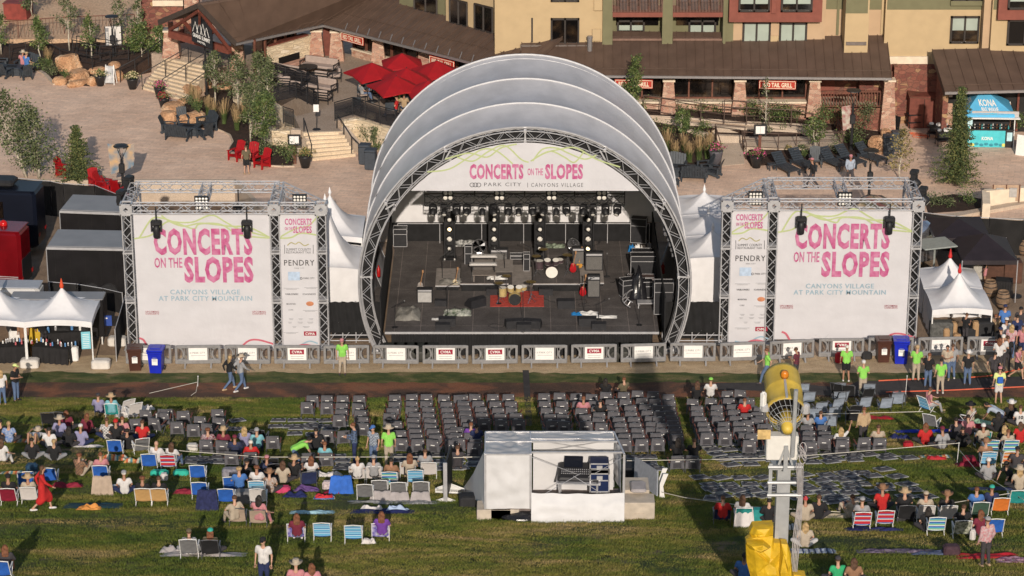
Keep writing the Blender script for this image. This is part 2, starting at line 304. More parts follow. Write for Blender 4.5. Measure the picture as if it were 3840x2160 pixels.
DKW=mat('dark_window_frame',(.035,.028,.025),.5,.1);BRN=mat('brown_timber',(.14,.055,.035),.7,.2,5);REDT=mat('red_timber',(.16,.045,.03),.7,.15,5);GUT=mat('gutter_metal',(.35,.33,.33),.4,.05,metal=.6);FASC=mat('brown_fascia',(.06,.045,.038),.6,.1)
def glass_mat(name,stops,s=.6):
 m=mat(name,(.02,.02,.02),.08,0,spec=.8);n,l,b=nodes_of(m);tc=n.new('ShaderNodeTexCoord');z=noise_(n,l,tc.outputs['Object'],s,3,.5,.3);r=ramp(n,stops);l.new(z.outputs[0],r.inputs[0]);l.new(r.outputs[0],b.inputs['Base Color']);return m
GLS=glass_mat('window_glass_dark',[(.48,(.006,.005,.005)),(.58,(.022,.014,.009)),(.66,(.06,.038,.02)),(.74,(.02,.02,.01))],.9)
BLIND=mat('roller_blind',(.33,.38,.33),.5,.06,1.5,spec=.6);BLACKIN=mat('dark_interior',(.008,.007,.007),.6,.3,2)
def roof_mat():
 m=mat('standing_seam_roof',(.105,.068,.051),.55,.12,1.2,spec=.3);return m
ROOF=roof_mat()
EZ=4.8;RZ=6.3
def seam_roof(mb,E0,E1,R0,R1,pitch=.52,t=.14):
 E0,E1,R0,R1=[Vector(p)for p in(E0,E1,R0,R1)]
 mb.sb([E0,E1,R1,R0],t,0)
 nn=(E1-E0).cross(R0-E0).normalized();L_=(E1-E0).length;k=max(2,int(L_/pitch))
 for i in range(k+1):
  u=i/k;a=E0.lerp(E1,u);b=R0.lerp(R1,u);mb.bar(a+nn*.02,b+nn*.02,.035,.07,0,up=nn)
 for v in(.13,):mb.bar(E0.lerp(R0,v)+nn*.06,E1.lerp(R1,v)+nn*.06,.03,.03,0)
def wall_quad(mb,A_,B_,z0,z1,t=.3,mi=None):
 A_=Vector(A_);B_=Vector(B_);d=(B_-A_);d.z=0;d.normalize();nrm=Vector((-d.y,d.x,0))
 if nrm.dot(A_-CAM)<0:nrm=-nrm
 P=[(A_.x,A_.y),(B_.x,B_.y),(B_.x+nrm.x*t,B_.y+nrm.y*t),(A_.x+nrm.x*t,A_.y+nrm.y*t)]
 ar=sum(P[i][0]*P[(i+1)%4][1]-P[(i+1)%4][0]*P[i][1]for i in range(4))
 if ar<0:P=P[::-1]
 mb.prism(P,z0,z1,mi)
HOT=E_('hotel_building',(8,40,PZ),label='tall hotel block with yellow, olive and brick red walls behind the brown roofs',cat='building')
GR=E_('restaurant_building',(5,38,TZ),label='low restaurant with long brown metal roof, stone pillars and dark windows',cat='building')
RW=E_('entrance_lodge',(26,38,PZ),label='brown roofed side wing with stone pillars behind the blue drinks stand',cat='building')
def HB(mb,name,m,par=HOT,smooth=False):
 o=mb.B_(name,m,None,smooth);o.parent=par;o.matrix_parent_inverse=Matrix.Translation(-par.location);return o
EV=[Z(A(1830,330),EZ),Z(B(440,190),EZ),Z(C(-60,462),EZ),Z(C(470,580),EZ),Z(D(1045,605),EZ)]
YE=38.4
eL0=Z(A(1832,332),EZ);eK=Z(B(440,188),EZ);eA=Z(C(60,500),EZ);eB=Z(C(470,580),EZ);eR=Z(D(1042,600),EZ)
def eav(px,py):return Z((px,py),EZ)
top=[(C(1620,325)),(D(410,330)),(D(520,265)),(D(995,270))]
mb=MB()
eB2=VP(C(-100,520),eB,eR);eB2.z=EZ
def up_pt(p,E0,E1,pitch=.40):
 d=(E1-E0);d.z=0;d.normalize();nrm=Vector((-d.y,d.x,0));
 if nrm.y<0:nrm=-nrm
 pn=Vector((-nrm.x*pitch,-nrm.y*pitch,1));r=ray(*p);t=pn.dot(E0-CAM)/pn.dot(r);return CAM+r*t
tA=up_pt(C(-60,375),eB,eR);tB=up_pt(D(410,330),eB,eR);tC=up_pt(D(1000,268),eB,eR)
yt=max(tA.y,tB.y,tC.y)
def run_top(E_,E0,E1,dist,pitch=.40):
 d=(E1-E0);d.z=0;d.normalize();nrm=Vector((-d.y,d.x,0));
 if nrm.y<0:nrm=-nrm
 return E_+nrm*dist+Vector((0,0,pitch*dist))
dR=(tC-eR).xy.length*1.0
seam_roof(mb,eB2,eR,run_top(eB2,eB2,eR,dR+.1),run_top(eR,eB2,eR,dR+.1))
seam_roof(mb,eK,eB2+Vector((0,0,.01)),run_top(eK,eK,eB2,9.5),run_top(eB2,eK,eB2,9.5),.5)
apex=Z(A(1540,28),7.6);
seam_roof(mb,eL0,eK,apex,Vector((apex.x+13,apex.y+9,7.6)),.5)
lef=Z(A(1232,160),EZ+.6);bk=Vector((apex.x+13,apex.y+9,7.55))
seam_roof(mb,Vector((lef.x+9,lef.y+12,lef.z)),lef,bk,Vector((apex.x,apex.y,7.59)),.5)
HB(mb,'roof',ROOF,GR)
mb=MB()
for a,b in((eL0,eK),(eK,eB2),(eB2,eR)):
 o=Vector((0,-.06,-.08));mb.bar(a+o,b+o,.12,.13)
HB(mb,'gutter',GUT,GR)
for a,b in((eK,eB2),(eL0,eK)):
 for i in range(2,16):p=a.lerp(b,i/17)+Vector((0,0,.02));mb=MB();mb.bar(p,p+Vector((.12,.45,.26)),.05,.05);HB(mb,'snow_guard',GUT,GR)
mb=MB();mb.bar(apex+Vector((0,0,-.12)),lef+Vector((0,0,-.12)),.12,.3);mb.bar(apex+Vector((0,0,-.12)),eL0+Vector((0,0,-.12)),.12,.3);HB(mb,'fascia',FASC,GR)
mb=MB();gl=Z(A(1262,170),EZ+.1);gr=eL0+Vector((-.4,.3,-.55));gl=Vector((lef.x+.6,lef.y+.2,EZ-.25));mb.bar(gl,gr,.3,.42)
ap2=apex+Vector((0,.3,-.5));mb.bar(gl+Vector((0,0,.2)),ap2,.15,.18);mb.bar(gr,ap2,.15,.18);mid=(gl+gr)/2;mb.bar(mid,ap2,.14,.16);mb.bar(mid+Vector((0,0,.1)),(gl+ap2)/2,.16,.2);mb.bar(mid+Vector((0,0,.1)),(gr+ap2)/2,.16,.2)
HB(mb,'gable_truss',REDT,GR)
def pillar(mb,base,h,w0=.95,w1=.62):
 w0*=.8;w1*=.85
 x,y,z=base;a,b=w0/2,w1/2
 vs=[(x-a,y-a,z),(x+a,y-a,z),(x+a,y+a,z),(x-a,y+a,z),(x-b,y-b,z+h),(x+b,y-b,z+h),(x+b,y+b,z+h),(x-b,y+b,z+h)]
 mb.add(vs,[(3,2,1,0),(4,5,6,7),(0,1,5,4),(1,2,6,5),(2,3,7,6),(3,0,4,7)],0);mb.box((x,y,z+h+.05),(w1+.14,w1+.14,.1),mi=1);mb.box((x,y,z+h+.3),(.3,.3,.5),mi=2)
CAPS=mat('cream_cap_stone',(.72,.60,.46),.8,.08,3)
YF=Z(D(1010,1030),PZ).y
def pil(p,zb,ztop,w0=.95,w1=.62,parent=GR):
 q=Z(p,zb);mb=MB();pillar(mb,q,ztop-zb,w0,w1);return HB(mb,'stone_pillar',[PSTONE,CAPS,BRN],parent)
pil(A(1335,435),TZ,EZ-.7,1.35,.9);pil(A(1850,545),TZ-.4,EZ-.7,1.1,.75)
for p in(B(392,455),B(545,462),B(868,520),B(1225,585)):pil(p,TZ,EZ-.55,1.15,.72)
for x in(C(1045,0)[0],C(1595,0)[0],D(435,0)[0],D(1010,0)[0]):
 q=YP((x,430),YF+.2);mb=MB();last=x>3200;pillar(mb,(q.x,YF+.2,PZ if last else TZ-.3),EZ-.55-(PZ if last else TZ-.3),1.15,.66);HB(mb,'stone_pillar',[PSTONE,CAPS,BRN],GR)
YW=YF+.8
def px_x(px,py,Y):return YP((px,py),Y).x
x0=px_x(*C(300,600),YW);x1=px_x(*D(380,700),YW);x2=px_x(*D(950,800),YW)
mb=MB();mb.box(((x0+x1)/2,YW+.35,3.55),(x1-x0,.1,2.9));HB(mb,'window_glass',GLS,GR)
mb=MB()
k=int((x1-x0)/1.25)
for i in range(k+1):xx=x0+(x1-x0)*i/k;mb.box((xx,YW+.25,3.6),(.09,.1,2.6))
mb.box(((x0+x1)/2,YW+.25,4.5),(x1-x0,.1,.12));mb.box(((x0+x1)/2,YW+.24,2.98),(x1-x0,.12,.1));HB(mb,'window_frame',BRN,GR)
mb=MB();mb.box(((x0+x1)/2,YW-.05,2.3),(x1-x0,.5,1.1));HB(mb,'stone_wall',PSTONE,GR)
mb=MB();mb.box(((x0+x1)/2,YW-.1,2.88),(x1-x0+.1,.7,.10));HB(mb,'window_sill',CAPS,GR)
for i in range(9):
 pass
mb=MB();mb.box(((x1+x2)/2+.4,YW+2.2,3.2),(x2-x1+1.2,.2,3.6));mb.box((x2+.9,YW+1.3,3.0),(.25,2.2,3.6));mb.box(((x1+x2)/2+.3,YW-.1,1.85),(x2-x1-.3,.3,1.3));HB(mb,'porch_wall',RSTONE,GR)
mb=MB();mb.box(((x1+x2)/2+.3,YW+1,2.4),(x2-x1,2.3,.2));HB(mb,'porch_floor',CONC,GR)
mb=MB();xa=x1+.75;xb=x2
for i in range(22):mb.box((xa+(xb-xa)*i/21,YW-.1,2.98),(.06,.05,.9))
mb.box(((xa+xb)/2,YW-.1,3.45),(xb-xa,.1,.08));mb.box(((xa+xb)/2,YW-.1,2.58),(xb-xa,.08,.06));HB(mb,'porch_railing',BRN,GR)
mb=MB();mb.box((x1+1.3,YW+2.05,3.1),(1.1,.08,2.0));HB(mb,'door',REDST,GR)
def front(a,b,inset,parent=GR,z0=TZ,mull=1.1):
 a=Vector(a);b=Vector(b);d=(b-a).normalized();n=Vector((-d.y,d.x,0));n=n if n.y>0 else-n
 a=a+n*inset;b=b+n*inset;a.z=b.z=0;L_=(b-a).length
 mb=MB();wall_quad(mb,a,b,z0,EZ,.1);HB(mb,'window_glass',GLS,parent)
 mb=MB();k=int(L_/mull)
 for i in range(k+1):p=a.lerp(b,i/k)-n*.06;mb.box((p.x,p.y,(z0+EZ)/2),(.12,.12,EZ-z0),math.atan2(d.y,d.x))
 HB(mb,'window_frame',BRN,parent)
 mb=MB();wall_quad(mb,a-n*.25,b-n*.25,z0-.5,z0+.45,.22);HB(mb,'stone_wall',PSTONE,parent)
 mb=MB();wall_quad(mb,a-n*.32,b-n*.32,z0+.452,z0+.53,.3);HB(mb,'window_sill',CAPS,parent)
front(eK+Vector((.6,0,0)),eB2,1.7);front(eL0+Vector((2.5,0,0)),eK-Vector((.3,0,0)),1.7)
mb=MB();mb.box((eK.x+.1,eK.y+1.4,3.6),(.45,.45,2.2));HB(mb,'timber_post',REDT,GR)
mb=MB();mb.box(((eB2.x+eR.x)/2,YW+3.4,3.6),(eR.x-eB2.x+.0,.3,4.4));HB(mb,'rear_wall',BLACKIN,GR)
REDS=mat('sign_red',(.42,.035,.02),.5,.06);CRM=mat('sign_cream',(.75,.66,.5),.6,.05)
def sign_banner(c0,c1,Y0,Y1,label,droop=0):
 a=YP(c0,Y0);b=YP(c1,Y1);e=E_('restaurant_sign',a,label=label,cat='sign',group='red restaurant signs');u=(b-a);up=Vector((0,0,.52));dn=Vector((u.y,-u.x,0)).normalized()
 if dn.y>0:dn=-dn
 mb=MB();mb.sb([Vector((0,0,-.52)),u+Vector((0,0,-.52)),u,Vector((0,0,0))],.04);
 mb.B_('board',REDS,e)
 mb=MB();o=dn*.012
 for p,q in(((.02,-.05),(.98,-.05)),((.02,-.47),(.98,-.47))):mb.bar(u*p[0]+Vector((0,0,p[1]))+o,u*q[0]+Vector((0,0,q[1]))+o,.02,.03)
 for p in(.02,.98):mb.bar(u*p+Vector((0,0,-.05))+o,u*p+Vector((0,0,-.47))+o,.02,.03)
 put_text(mb,'RED TAIL GRILL',u*.1+Vector((0,0,-.4))+o*1.6,u*.8,Vector((0,0,.27)),.03);mb.B_('lettering',CRM,e);return e
YS=YF-.25
sign_banner(C(632,615),C(928,620),YS,YS,'red sign half hidden by the thin tree beside the stage dome')
sign_banner(C(1752,622),C(2040,628),YS,YS,'sagging red sign with tattered cloth below it under the right eave')
def sign_on(c0,c1,zt,label):
 a=Z(c0,zt);b=Z(c1,zt);return sign_banner(c0,c1,a.y,b.y,label)
sign_on(B(574,245),B(750,292),EZ-.25,'red sign between two stone pillars left of the parasols');sign_on(B(1262,428),B(1456,478),EZ-.25,'red sign partly behind the parasols by the stage dome')
a=Z(A(1480,95),6.6);b=VP(A(1640,150),a,a+(eL0-lef));e=E_('hanging_sign',a,label='black square sign with white mountain outline hung in the timber gable',cat='sign')
u=b-a;u.z=-.35;dn=Vector((0,0,-1.75));BS=mat('sign_black',(.012,.014,.018),.5,.1)
mb=MB();mb.sb([dn,u+dn,u,Vector((0,0,0))],.06);mb.B_('board',BS,e)
mb=MB();fo=Vector((-.02,-.03,0))
def sp(x,y):return u*x+dn*y+fo
for k,x in enumerate((.08,.28,.45,.62)):
 h=(.25,.15,.22,.3)[k];mb.tb([sp(x,.62),sp(x+.14,h),sp(x+.26,.62)],.018,4)
put_text(mb,'GRAND SUMMIT',sp(.08,.8),u*.84,-dn*.14,.02);put_text(mb,'HOTEL',sp(.3,.93),u*.4,-dn*.07,.02);mb.B_('lettering',WHT,e)
def wallpx(name,p0,p1,Y,ztop,zb,m,t=.3):
 a=YP(p0,Y);b=YP(p1,Y);mb=MB();wall_quad(mb,(a.x,Y,0),(b.x,Y,0),zb,ztop,t);return HB(mb,name,m)
YH=yt-.35;ZT=19
def panel(p0,p1,Y,m,name='wall',z0=None,z1=None,t=.3):
 a=YP(p0,Y);b=YP(p1,Y);z1=a.z if z1 is None else z1;z0=b.z if z0 is None else z0
 mb=MB();mb.box(((a.x+b.x)/2,Y+t/2,(z0+z1)/2),(b.x-a.x,t,z1-z0));return HB(mb,name,m)
def window(p0,p1,Y,kind='dark',sill=False,split=.5):
 a=YP(p0,Y);b=YP(p1,Y);fr=MB();w_=.10;cx=(a.x+b.x)/2;cz=(a.z+b.z)/2;W_=b.x-a.x;H_=a.z-b.z
 for xx in(a.x+w_/2,b.x-w_/2,a.x+W_*split):fr.box((xx,Y-.03,cz),(w_,.16,H_))
 for zz in(a.z-w_/2,b.z+w_/2):fr.box((cx,Y-.03,zz),(W_,.16,w_))
 f=HB(fr,'window',DKW)
 mb=MB();mb.box((cx,Y+.02-.03,cz),(W_-.05,.04,H_-.05));g=mb.B_('pane',GLS);g.parent=f;g.location=(0,0,0)
 if kind!='dark':
  h=H_*(.95 if kind=='full' else.5);mb=MB();
  for s0,s1 in((a.x+.12,a.x+W_*split-.06),(a.x+W_*split+.06,b.x-.12)):mb.box(((s0+s1)/2,Y-.035,a.z-.1-h/2+.02),(s1-s0,.02,h-.1))
  q=mb.B_('blind',BLIND);q.parent=f
 return f
zb=5.2
panel(C(-300,0),C(545,350),YH,YEL,z1=ZT,z0=zb)
panel(C(540,0),C(1480,320),YH+1.3,GRN,z1=ZT,z0=zb)
panel(C(540,0),C(614,320),YH-.25,GRN,'pier',z1=ZT,z0=zb,t=1.5);panel(C(1005,0),C(1080,320),YH-.25,GRN,'pier',z1=ZT,z0=zb,t=1.5);panel(C(1475,0),C(1550,320),YH-.1,GRN,'pier',z1=ZT,z0=zb,t=1.4)
panel(C(1548,0),D(520,370),YH,PEACH,z1=ZT,z0=zb)
panel(D(518,0),D(1002,270),YH+.3,PEACH,z1=ZT,z0=zb-0.5)
panel(D(690,0),D(858,330),YH-1.2,YEL,'pier',z1=ZT,z0=zb-.2,t=1.4)
panel(D(1000,0),D(1770,380),YH-.4,YEL,z1=ZT,z0=3.9);panel(D(1765,0),D(1835,380),YH-1.2,PEACH,z1=ZT,z0=4,t=1.0);panel(D(1830,0),D(2200,430),YH-1.6,YEL,z1=ZT,z0=4)
panel(D(525,-40),D(695,72),YH+.29,GRN,'upper_band',z1=ZT,t=.02);panel(D(692,-40),D(857,104),YH-1.21,GRN,'upper_band',z1=ZT,t=.02);panel(D(858,-40),D(1000,75),YH+.28,GRN,'upper_band',z1=ZT,t=.02)
panel(D(1012,-40),D(1764,75),YH-.42,GRN,'upper_band',z1=ZT,t=.03);panel(D(1840,-40),D(1885,75),YH-1.62,GRN,'upper_band',z1=ZT,t=.03)
panel(C(1525,-60),D(500,172),YH-.7,REDST,'bay',z1=ZT,t=1);panel(D(1880,-60),D(2300,155),YH-2.1,REDST,'bay',z1=ZT,t=1)
panel(C(1853,-60),C(1882,105),YH-.85,REDST,'pilaster',z1=ZT,t=.2)
for p0,p1,k in((C(1595,-40),C(1835,90),0),(C(1925,-40),C(2165,90),0),):window(p0,p1,YH-.78,'half')
window(D(1950,-60),D(2240,72),YH-2.15,'half')
window(C(1625,170),C(1838,360),YH-.03,'full');window(C(1910,175),C(2120,360),YH-.03,'full')
window(C(135,140),C(356,352),YH-.03);window(C(135,-60),C(356,12),YH-.03);window(D(1503,125),D(1715,335),YH-.45,'half');window(D(1505,-40),D(1745,10),YH-.5);window(D(1945,150),D(2200,350),YH-1.65)
panel(D(1503,8),D(1748,45),YH-.62,GRN,'window_ledge',t=.25)
window(C(650,155),C(862,305),YH+1.25,'half');window(C(1205,155),C(1415,315),YH+1.25,'full')
for x0_,x1_ in((616,1003),(1084,1470)):
 panel(C(x0_,98),C(x1_,133),YH-.35,REDST,'balcony_slab',t=1.7);panel(C(x0_,300),C(x1_,316),YH-.05,mat('ledge_brown',(.2,.12,.09),.7),'ledge',t=1.3)
 a=YP(C(x0_,95),YH-.3);b=YP(C(x1_,95),YH-.3);mb=MB();k=34
 for i in range(k+1):mb.box((a.x+(b.x-a.x)*i/k,YH-.3,a.z+.55),(.03,.03,1.1))
 mb.box(((a.x+b.x)/2,YH-.3,a.z+1.12),(b.x-a.x,.06,.06));HB(mb,'balcony_railing',mat('railing_brown',(.22,.13,.1),.6))
 a=YP(C(x0_+30,-80),YH+1.2);b=YP(C(x1_-30,60),YH+1.2);mb=MB();mb.box(((a.x+b.x)/2,YH+1.22,a.z-1.0),(b.x-a.x,.1,2.2));HB(mb,'balcony_door',GLS)
 mb=MB()
 for k in range(4):
  xx=a.x+(b.x-a.x)*(.15+.24*k);fz=YP(C(x0_,98),YH-.35).z;mb.box((xx,YH+.3,fz+.25),(.4,.4,.4));mb.box((xx,YH+.5,fz+.6),(.4,.06,.5))
 HB(mb,'balcony_chairs',DARKW)
for p in(C(490,232),C(1870,285),C(503,-5)):
 a=YP(p,YH-.05);mb=MB();mb.rb((a.x,YH-.08,a.z-.3),(.5,.12,.72),.03);HB(mb,'wall_vent',YEL)
panel(C(1618,362),D(408,400),YH-.35,mat('grey_flashing',(.16,.13,.115),.6),'flashing',t=.35);panel(C(-100,352),C(460,392),YH-.35,MS['grey_flashing'],'flashing',t=.35);panel(D(690,328),D(846,352),YH-1.3,MS['grey_flashing'],'flashing',t=.12)
for p0,p1,Y in((D(622,0),D(630,272),YH+.2),(C(1478,0),C(1490,345),YH-.3),(D(968,0),D(985,265),YH+.2),(D(1748,0),D(1760,380),YH-.5)):panel(p0,p1,Y,GRN if p0[0]<3300 else YEL,'downpipe',z1=ZT,t=.08)
mb=MB();a=YP(C(438,398),YH-.7);mb.cyl((a.x,YH-.7,a.z-.2),.14,1.0,10);mb.cyl((a.x,YH-.7,a.z+.78),.17,.12,10);HB(mb,'roof_vent_pipe',GUT)
panel(D(1028,440),D(1325,497),YH-.55,CAPS,'stone_band',t=.2);
a=YP(D(1030,500),YH-.5);b=YP(D(1500,500),YH-.5);mb=MB();mb.box(((a.x+b.x)/2-.6,YH-.35,(a.z+PZ)/2),(b.x-a.x+2.2,.28,a.z-PZ));HB(mb,'stone_wall',RSTONE)
def opanel(pts_bottom,m,zt=ZT,Zb=6.0,name='wall'):
 a=Z(pts_bottom[0],Zb);b=Z(pts_bottom[1],Zb);mb=MB();wall_quad(mb,a,b,4.6,zt,.3);HB(mb,name,m);return a,b
a1=YP(C(5,352),YH);a1=Vector((a1.x,YH,0));b0=up_pt(B(1392,160),eK,eB2,.4)
mb=MB();wall_quad(mb,b0,a1,b0.z-1.2,ZT,.3);HB(mb,'wall',mat('yellow_stucco_side',(.48,.355,.205),.9,.04,1.5))
def owin(p0,p1,p2,p3,A_,B_,off=.05,kind='dark'):
 A_=Vector(A_);B_=Vector(B_);d=(B_-A_);d.z=0;d.normalize();n=Vector((-d.y,d.x,0));n=-n if n.y>0 else n
 c=[VP(p,A_+n*off,B_+n*off)for p in(p0,p1,p2,p3)];xl=(c[0]+c[3])/2;xr=(c[1]+c[2])/2;zt=(c[0].z+c[1].z)/2;zb_=(c[2].z+c[3].z)/2
 fr=MB();w_=.1
 for u in(0,.5,1):q=xl.lerp(xr,u);fr.bar((q.x,q.y,zb_),(q.x,q.y,zt),w_,w_)
 for zz in(zt,zb_):fr.bar((xl.x,xl.y,zz),(xr.x,xr.y,zz),w_,w_)
 f=HB(fr,'window',DKW);mb=MB();mb.sb([(xl.x,xl.y,zb_),(xr.x,xr.y,zb_),(xr.x,xr.y,zt),(xl.x,xl.y,zt)],.03);g=mb.B_('pane',GLS,f);return f
owin(B(1420,0),B(1555,10),B(1555,205),B(1420,175),b0,a1);owin(B(1612,30),B(1752,62),B(1752,258),B(1612,220),b0,a1);owin(B(1915,98),B(2060,140),B(2060,330),B(1915,290),b0,a1)
c0=up_pt(B(1030,30),eK,eB2,.4);mb=MB();wall_quad(mb,c0,b0+Vector((-.1,.6,0)),min(c0.z,b0.z)-1,ZT,.3);HB(mb,'wall',GRN);owin(B(1190,-30),B(1320,-10),B(1320,110),B(1100,60),c0,b0+Vector((-.1,.6,0)),.06)
er0=Z(D(1455,710),EZ-.3);er1=Z(D(2075,695),EZ-.3);er1=er0+(er1-er0)*1.6
mb=MB();q0=up_pt(D(1318,385),er0,er1,.42);dd=(q0-er0).xy.dot(Vector((-(er1-er0).y,(er1-er0).x)).normalized())
T0=run_top(er0,er0,er1,abs(dd),.42);T1=run_top(er1,er0,er1,abs(dd),.42);seam_roof(mb,er0,er1,T0,T1,.62);HB(mb,'roof',ROOF,RW)
mb=MB();mb.bar(er0+Vector((0,-.06,-.08)),er1+Vector((0,-.06,-.08)),.12,.14);HB(mb,'gutter',GUT,RW)
mb=MB();mb.bar(er0+Vector((.05,.1,-.15)),T0+Vector((.05,0,-.2)),.12,.3);mb.bar(er0+Vector((.4,.3,-.3)),er0+Vector((.4,3,.2)),.2,.25);HB(mb,'fascia',FASC,RW)
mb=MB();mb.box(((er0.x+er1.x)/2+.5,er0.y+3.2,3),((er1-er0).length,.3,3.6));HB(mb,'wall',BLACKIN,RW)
mb=MB();mb.box((er0.x+.25,er0.y+2.4,3),(.3,2.6,3.6));HB(mb,'side_wall',RSTONE,RW)
for p in(D(1455,1010),D(1905,1010)):pil(p,PZ,EZ-.75,.95,.62,RW)
mb=MB()
for i in range(5):mb.box((er0.x+3+i*1.7,er0.y+2.9,2.9),(.12,.1,3.2))
HB(mb,'timber_post',REDT,RW)
e=E_('gatehouse_wall',Z(A(1250,230),TZ+.4),label='red stone wall with a cream lintel rising behind the aspens beside the gabled entrance',cat='wall')
a=Z(A(1110,290),TZ);mb=MB();mb.box(rel(e,(a.x+1.2,a.y+.8,a.z+1.6)),(2.6,.6,4.4));mb.B_('wall',RSTONE,e)
mb=MB();mb.box(rel(e,(a.x+1.6,a.y+.42,a.z+2.1)),(1.9,.2,.35),0);mb.B_('lintel',CAPS,e)
mb=MB();pillar(mb,rel(e,(a.x+3.1,a.y+.6,a.z)),4.6,1.3,.9);mb.B_('stone_pillar',[PSTONE,CAPS,BRN],e)
def zpoly(name,pts,m,t=.3,kind='structure'):
 mb=MB();P=[Z(p,z)for p,z in pts];n=len(P)
 ar=sum(P[i].x*P[(i+1)%n].y-P[(i+1)%n].x*P[i].y for i in range(n));P=P if ar>0 else P[::-1]
 top=list(P);bot=[Vector((p.x,p.y,min(p.z-t,PZ-.1)))for p in P]
 mb.add(top+bot,[tuple(range(n))]+[(i,n+i,n+(i+1)%n,(i+1)%n)for i in range(n)]);return struct(name,mb,m)
TERR=ground_mat('terrace_concrete',[(.3,(.33,.25,.19)),(.7,(.42,.33,.26))],.8,10,.01)
zpoly('restaurant_terrace',[(B(-30,560),TZ),(B(0,600),TZ),(B(400,860),TZ),(B(215,905),TZ),(B(270,1020),TZ),(B(590,1020),TZ),(B(545,985),TZ),(B(530,940),TZ),(B(690,905),TZ),(B(980,985),TZ),(C(850,960),TZ),(C(850,890),TZ),(C(470,800),TZ),(B(1500,560),TZ),(B(400,380),TZ),(A(1700,340),TZ),(A(1300,330),TZ),(A(1170,410),TZ),(A(1300,430),TZ),(A(1620,455),TZ),(A(1640,540),TZ),(A(1800,500),TZ),(A(2000,560),TZ)],TERR,.1)
def stairs(name,bl,br,tl_,tr,n,z0,z1,label,m=CONC):
 a=Z(bl,z0);b=Z(br,z0);c=Z(tl_,z1);d=Z(tr,z1);e=E_(name,a,label=label,cat='stairs');
 for i in range(n):
  u=i/n;p=a.lerp(c,u);q=b.lerp(d,u);z=z0+(z1-z0)*(i+1)/n;mb=MB();back=a.lerp(c,1.02)-a;bq=b.lerp(d,1.02)
  u2=min(1,(i+1.15)/n);r=b.lerp(d,u2);s_=a.lerp(c,u2)
  pts=[rel(e,v)for v in(p,q,r,s_)];mb.prism([(v.x,v.y)for v in pts],z0-a.z-.05,z-a.z)
  mb.bar((pts[0].x,pts[0].y-.02,z-a.z-.03),(pts[1].x,pts[1].y-.02,z-a.z-.03),.05,.05);mb.B_('step',m,e)
 return e
STEP=ground_mat('cream_steps',[(.3,(.62,.49,.34)),(.7,(.75,.61,.45))],.9,20,.01)
stairs('stone_stairs',A(1100,690),A(1450,790),A(1290,440),A(1640,510),10,PZ,TZ,'wide cream stairs climbing from the plaza to the timber gabled entrance',STEP)
stairs('stone_stairs',B(355,1250),B(690,1215),B(275,1022),B(575,1015),7,PZ,TZ,'short cream stairs between two ramps up to the parasol terrace',STEP)
def wallstrip(name,pts,h,t,m,label,cat='wall'):
 P=[Z(p,z)for p,z in pts];e=MB()
 for i in range(len(P)-1):
  a,b=P[i],P[i+1];d=(b-a).normalized();
  e.bar(a-Vector((0,0,h/2)),b-Vector((0,0,h/2))+d*.0,t,h)
 o=e.B_(name,m);return tag(o,label,cat)
wallstrip('low_wall',[(B(575,960),TZ+.05),(B(735,1145),PZ+.35)],1.2,.3,CONC,'cream side wall of the short stairs, sloping down beside the grey bins')
wallstrip('low_wall',[(B(195,1000),TZ+.1),(B(270,1005),TZ+.1),(B(345,1190),PZ+.2)],1.3,.3,CONC,'cream side wall on the left of the short terrace stairs')
wallstrip('retaining_wall',[(B(590,935),TZ),(B(700,915),TZ),(B(985,1000),TZ),(B(1200,1060),TZ)],1.4,.3,CSTONE,'cream stone retaining wall under the glass railing beside the dome')
wallstrip('retaining_wall',[(B(-250,640),TZ-.02),(B(0,760),TZ-.02),(B(215,905),TZ-.02)],1.4,.3,CSTONE,'cream stone retaining wall behind the aspen bed')
wallstrip('retaining_wall',[(B(-120,900),TZ-.3),(B(60,1010),TZ-.3),(B(195,1010),TZ-.2)],1.3,.3,CSTONE,'cream stone wall stepping down to the menu board')
zpoly('upper_ramp',[(C(855,905),TZ-.2),(C(1450,985),TZ-.5),(C(2070,1015),TZ-.8),(D(420,1030),TZ-.9),(D(430,965),TZ-.8),(C(2070,960),TZ-.6),(C(1640,940),TZ-.35),(C(860,890),TZ-.05)],CONC,.2)
zpoly('planting_strip',[(C(860,893),TZ-.1),(C(1640,942),TZ-.35),(D(430,967),TZ-.8),(D(590,985),TZ-1),(D(700,900),TZ-.9),(D(950,1000),PZ+.05),(D(960,850),PZ+.4),(D(470,850),TZ-.4),(C(1640,880),TZ-.2),(C(850,830),TZ)],MULCH,.3)
zpoly('planting_bed',[(C(850,930),TZ-.3),(C(880,1180),PZ+.35),(C(960,1290),PZ+.1),(C(1210,1300),PZ+.08),(C(1390,1270),PZ+.08),(C(1430,1120),PZ+.25),(C(1400,1030),TZ-.7),(C(1200,990),TZ-.5)],MULCH,.3)
zpoly('planting_bed',[(C(1400,1020),TZ-.8),(C(1640,1060),TZ-.9),(C(2070,1060),TZ-1.05),(D(430,1060),PZ+.15),(D(430,1030),PZ+.2),(C(2070,1015),TZ-.85),(C(1450,985),TZ-.55),(C(1200,975),TZ-.45)],MULCH,.3)
zpoly('lower_ramp',[(C(1640,1140),PZ+.35),(C(2070,1160),PZ+.3),(D(660,1150),PZ+.06),(D(600,985),PZ+.1),(D(520,985),PZ+.12),(D(430,1062),PZ+.14),(C(2070,1060),PZ+.4),(C(1620,1060),PZ+.5)],CONC,.2)
wallstrip('low_wall',[(C(1180,1000),TZ-.45),(C(1420,1045),TZ-.6),(C(1640,1055),TZ-.7)],.95,.28,CONC,'pale concrete wall behind the right walkway with a thin rail on it')
zpoly('walkway',[(C(1440,1290),PZ+.015),(C(1640,1270),PZ+.02),(C(1620,1110),PZ+.3),(C(1450,1110),PZ+.3)],CONC,.2)
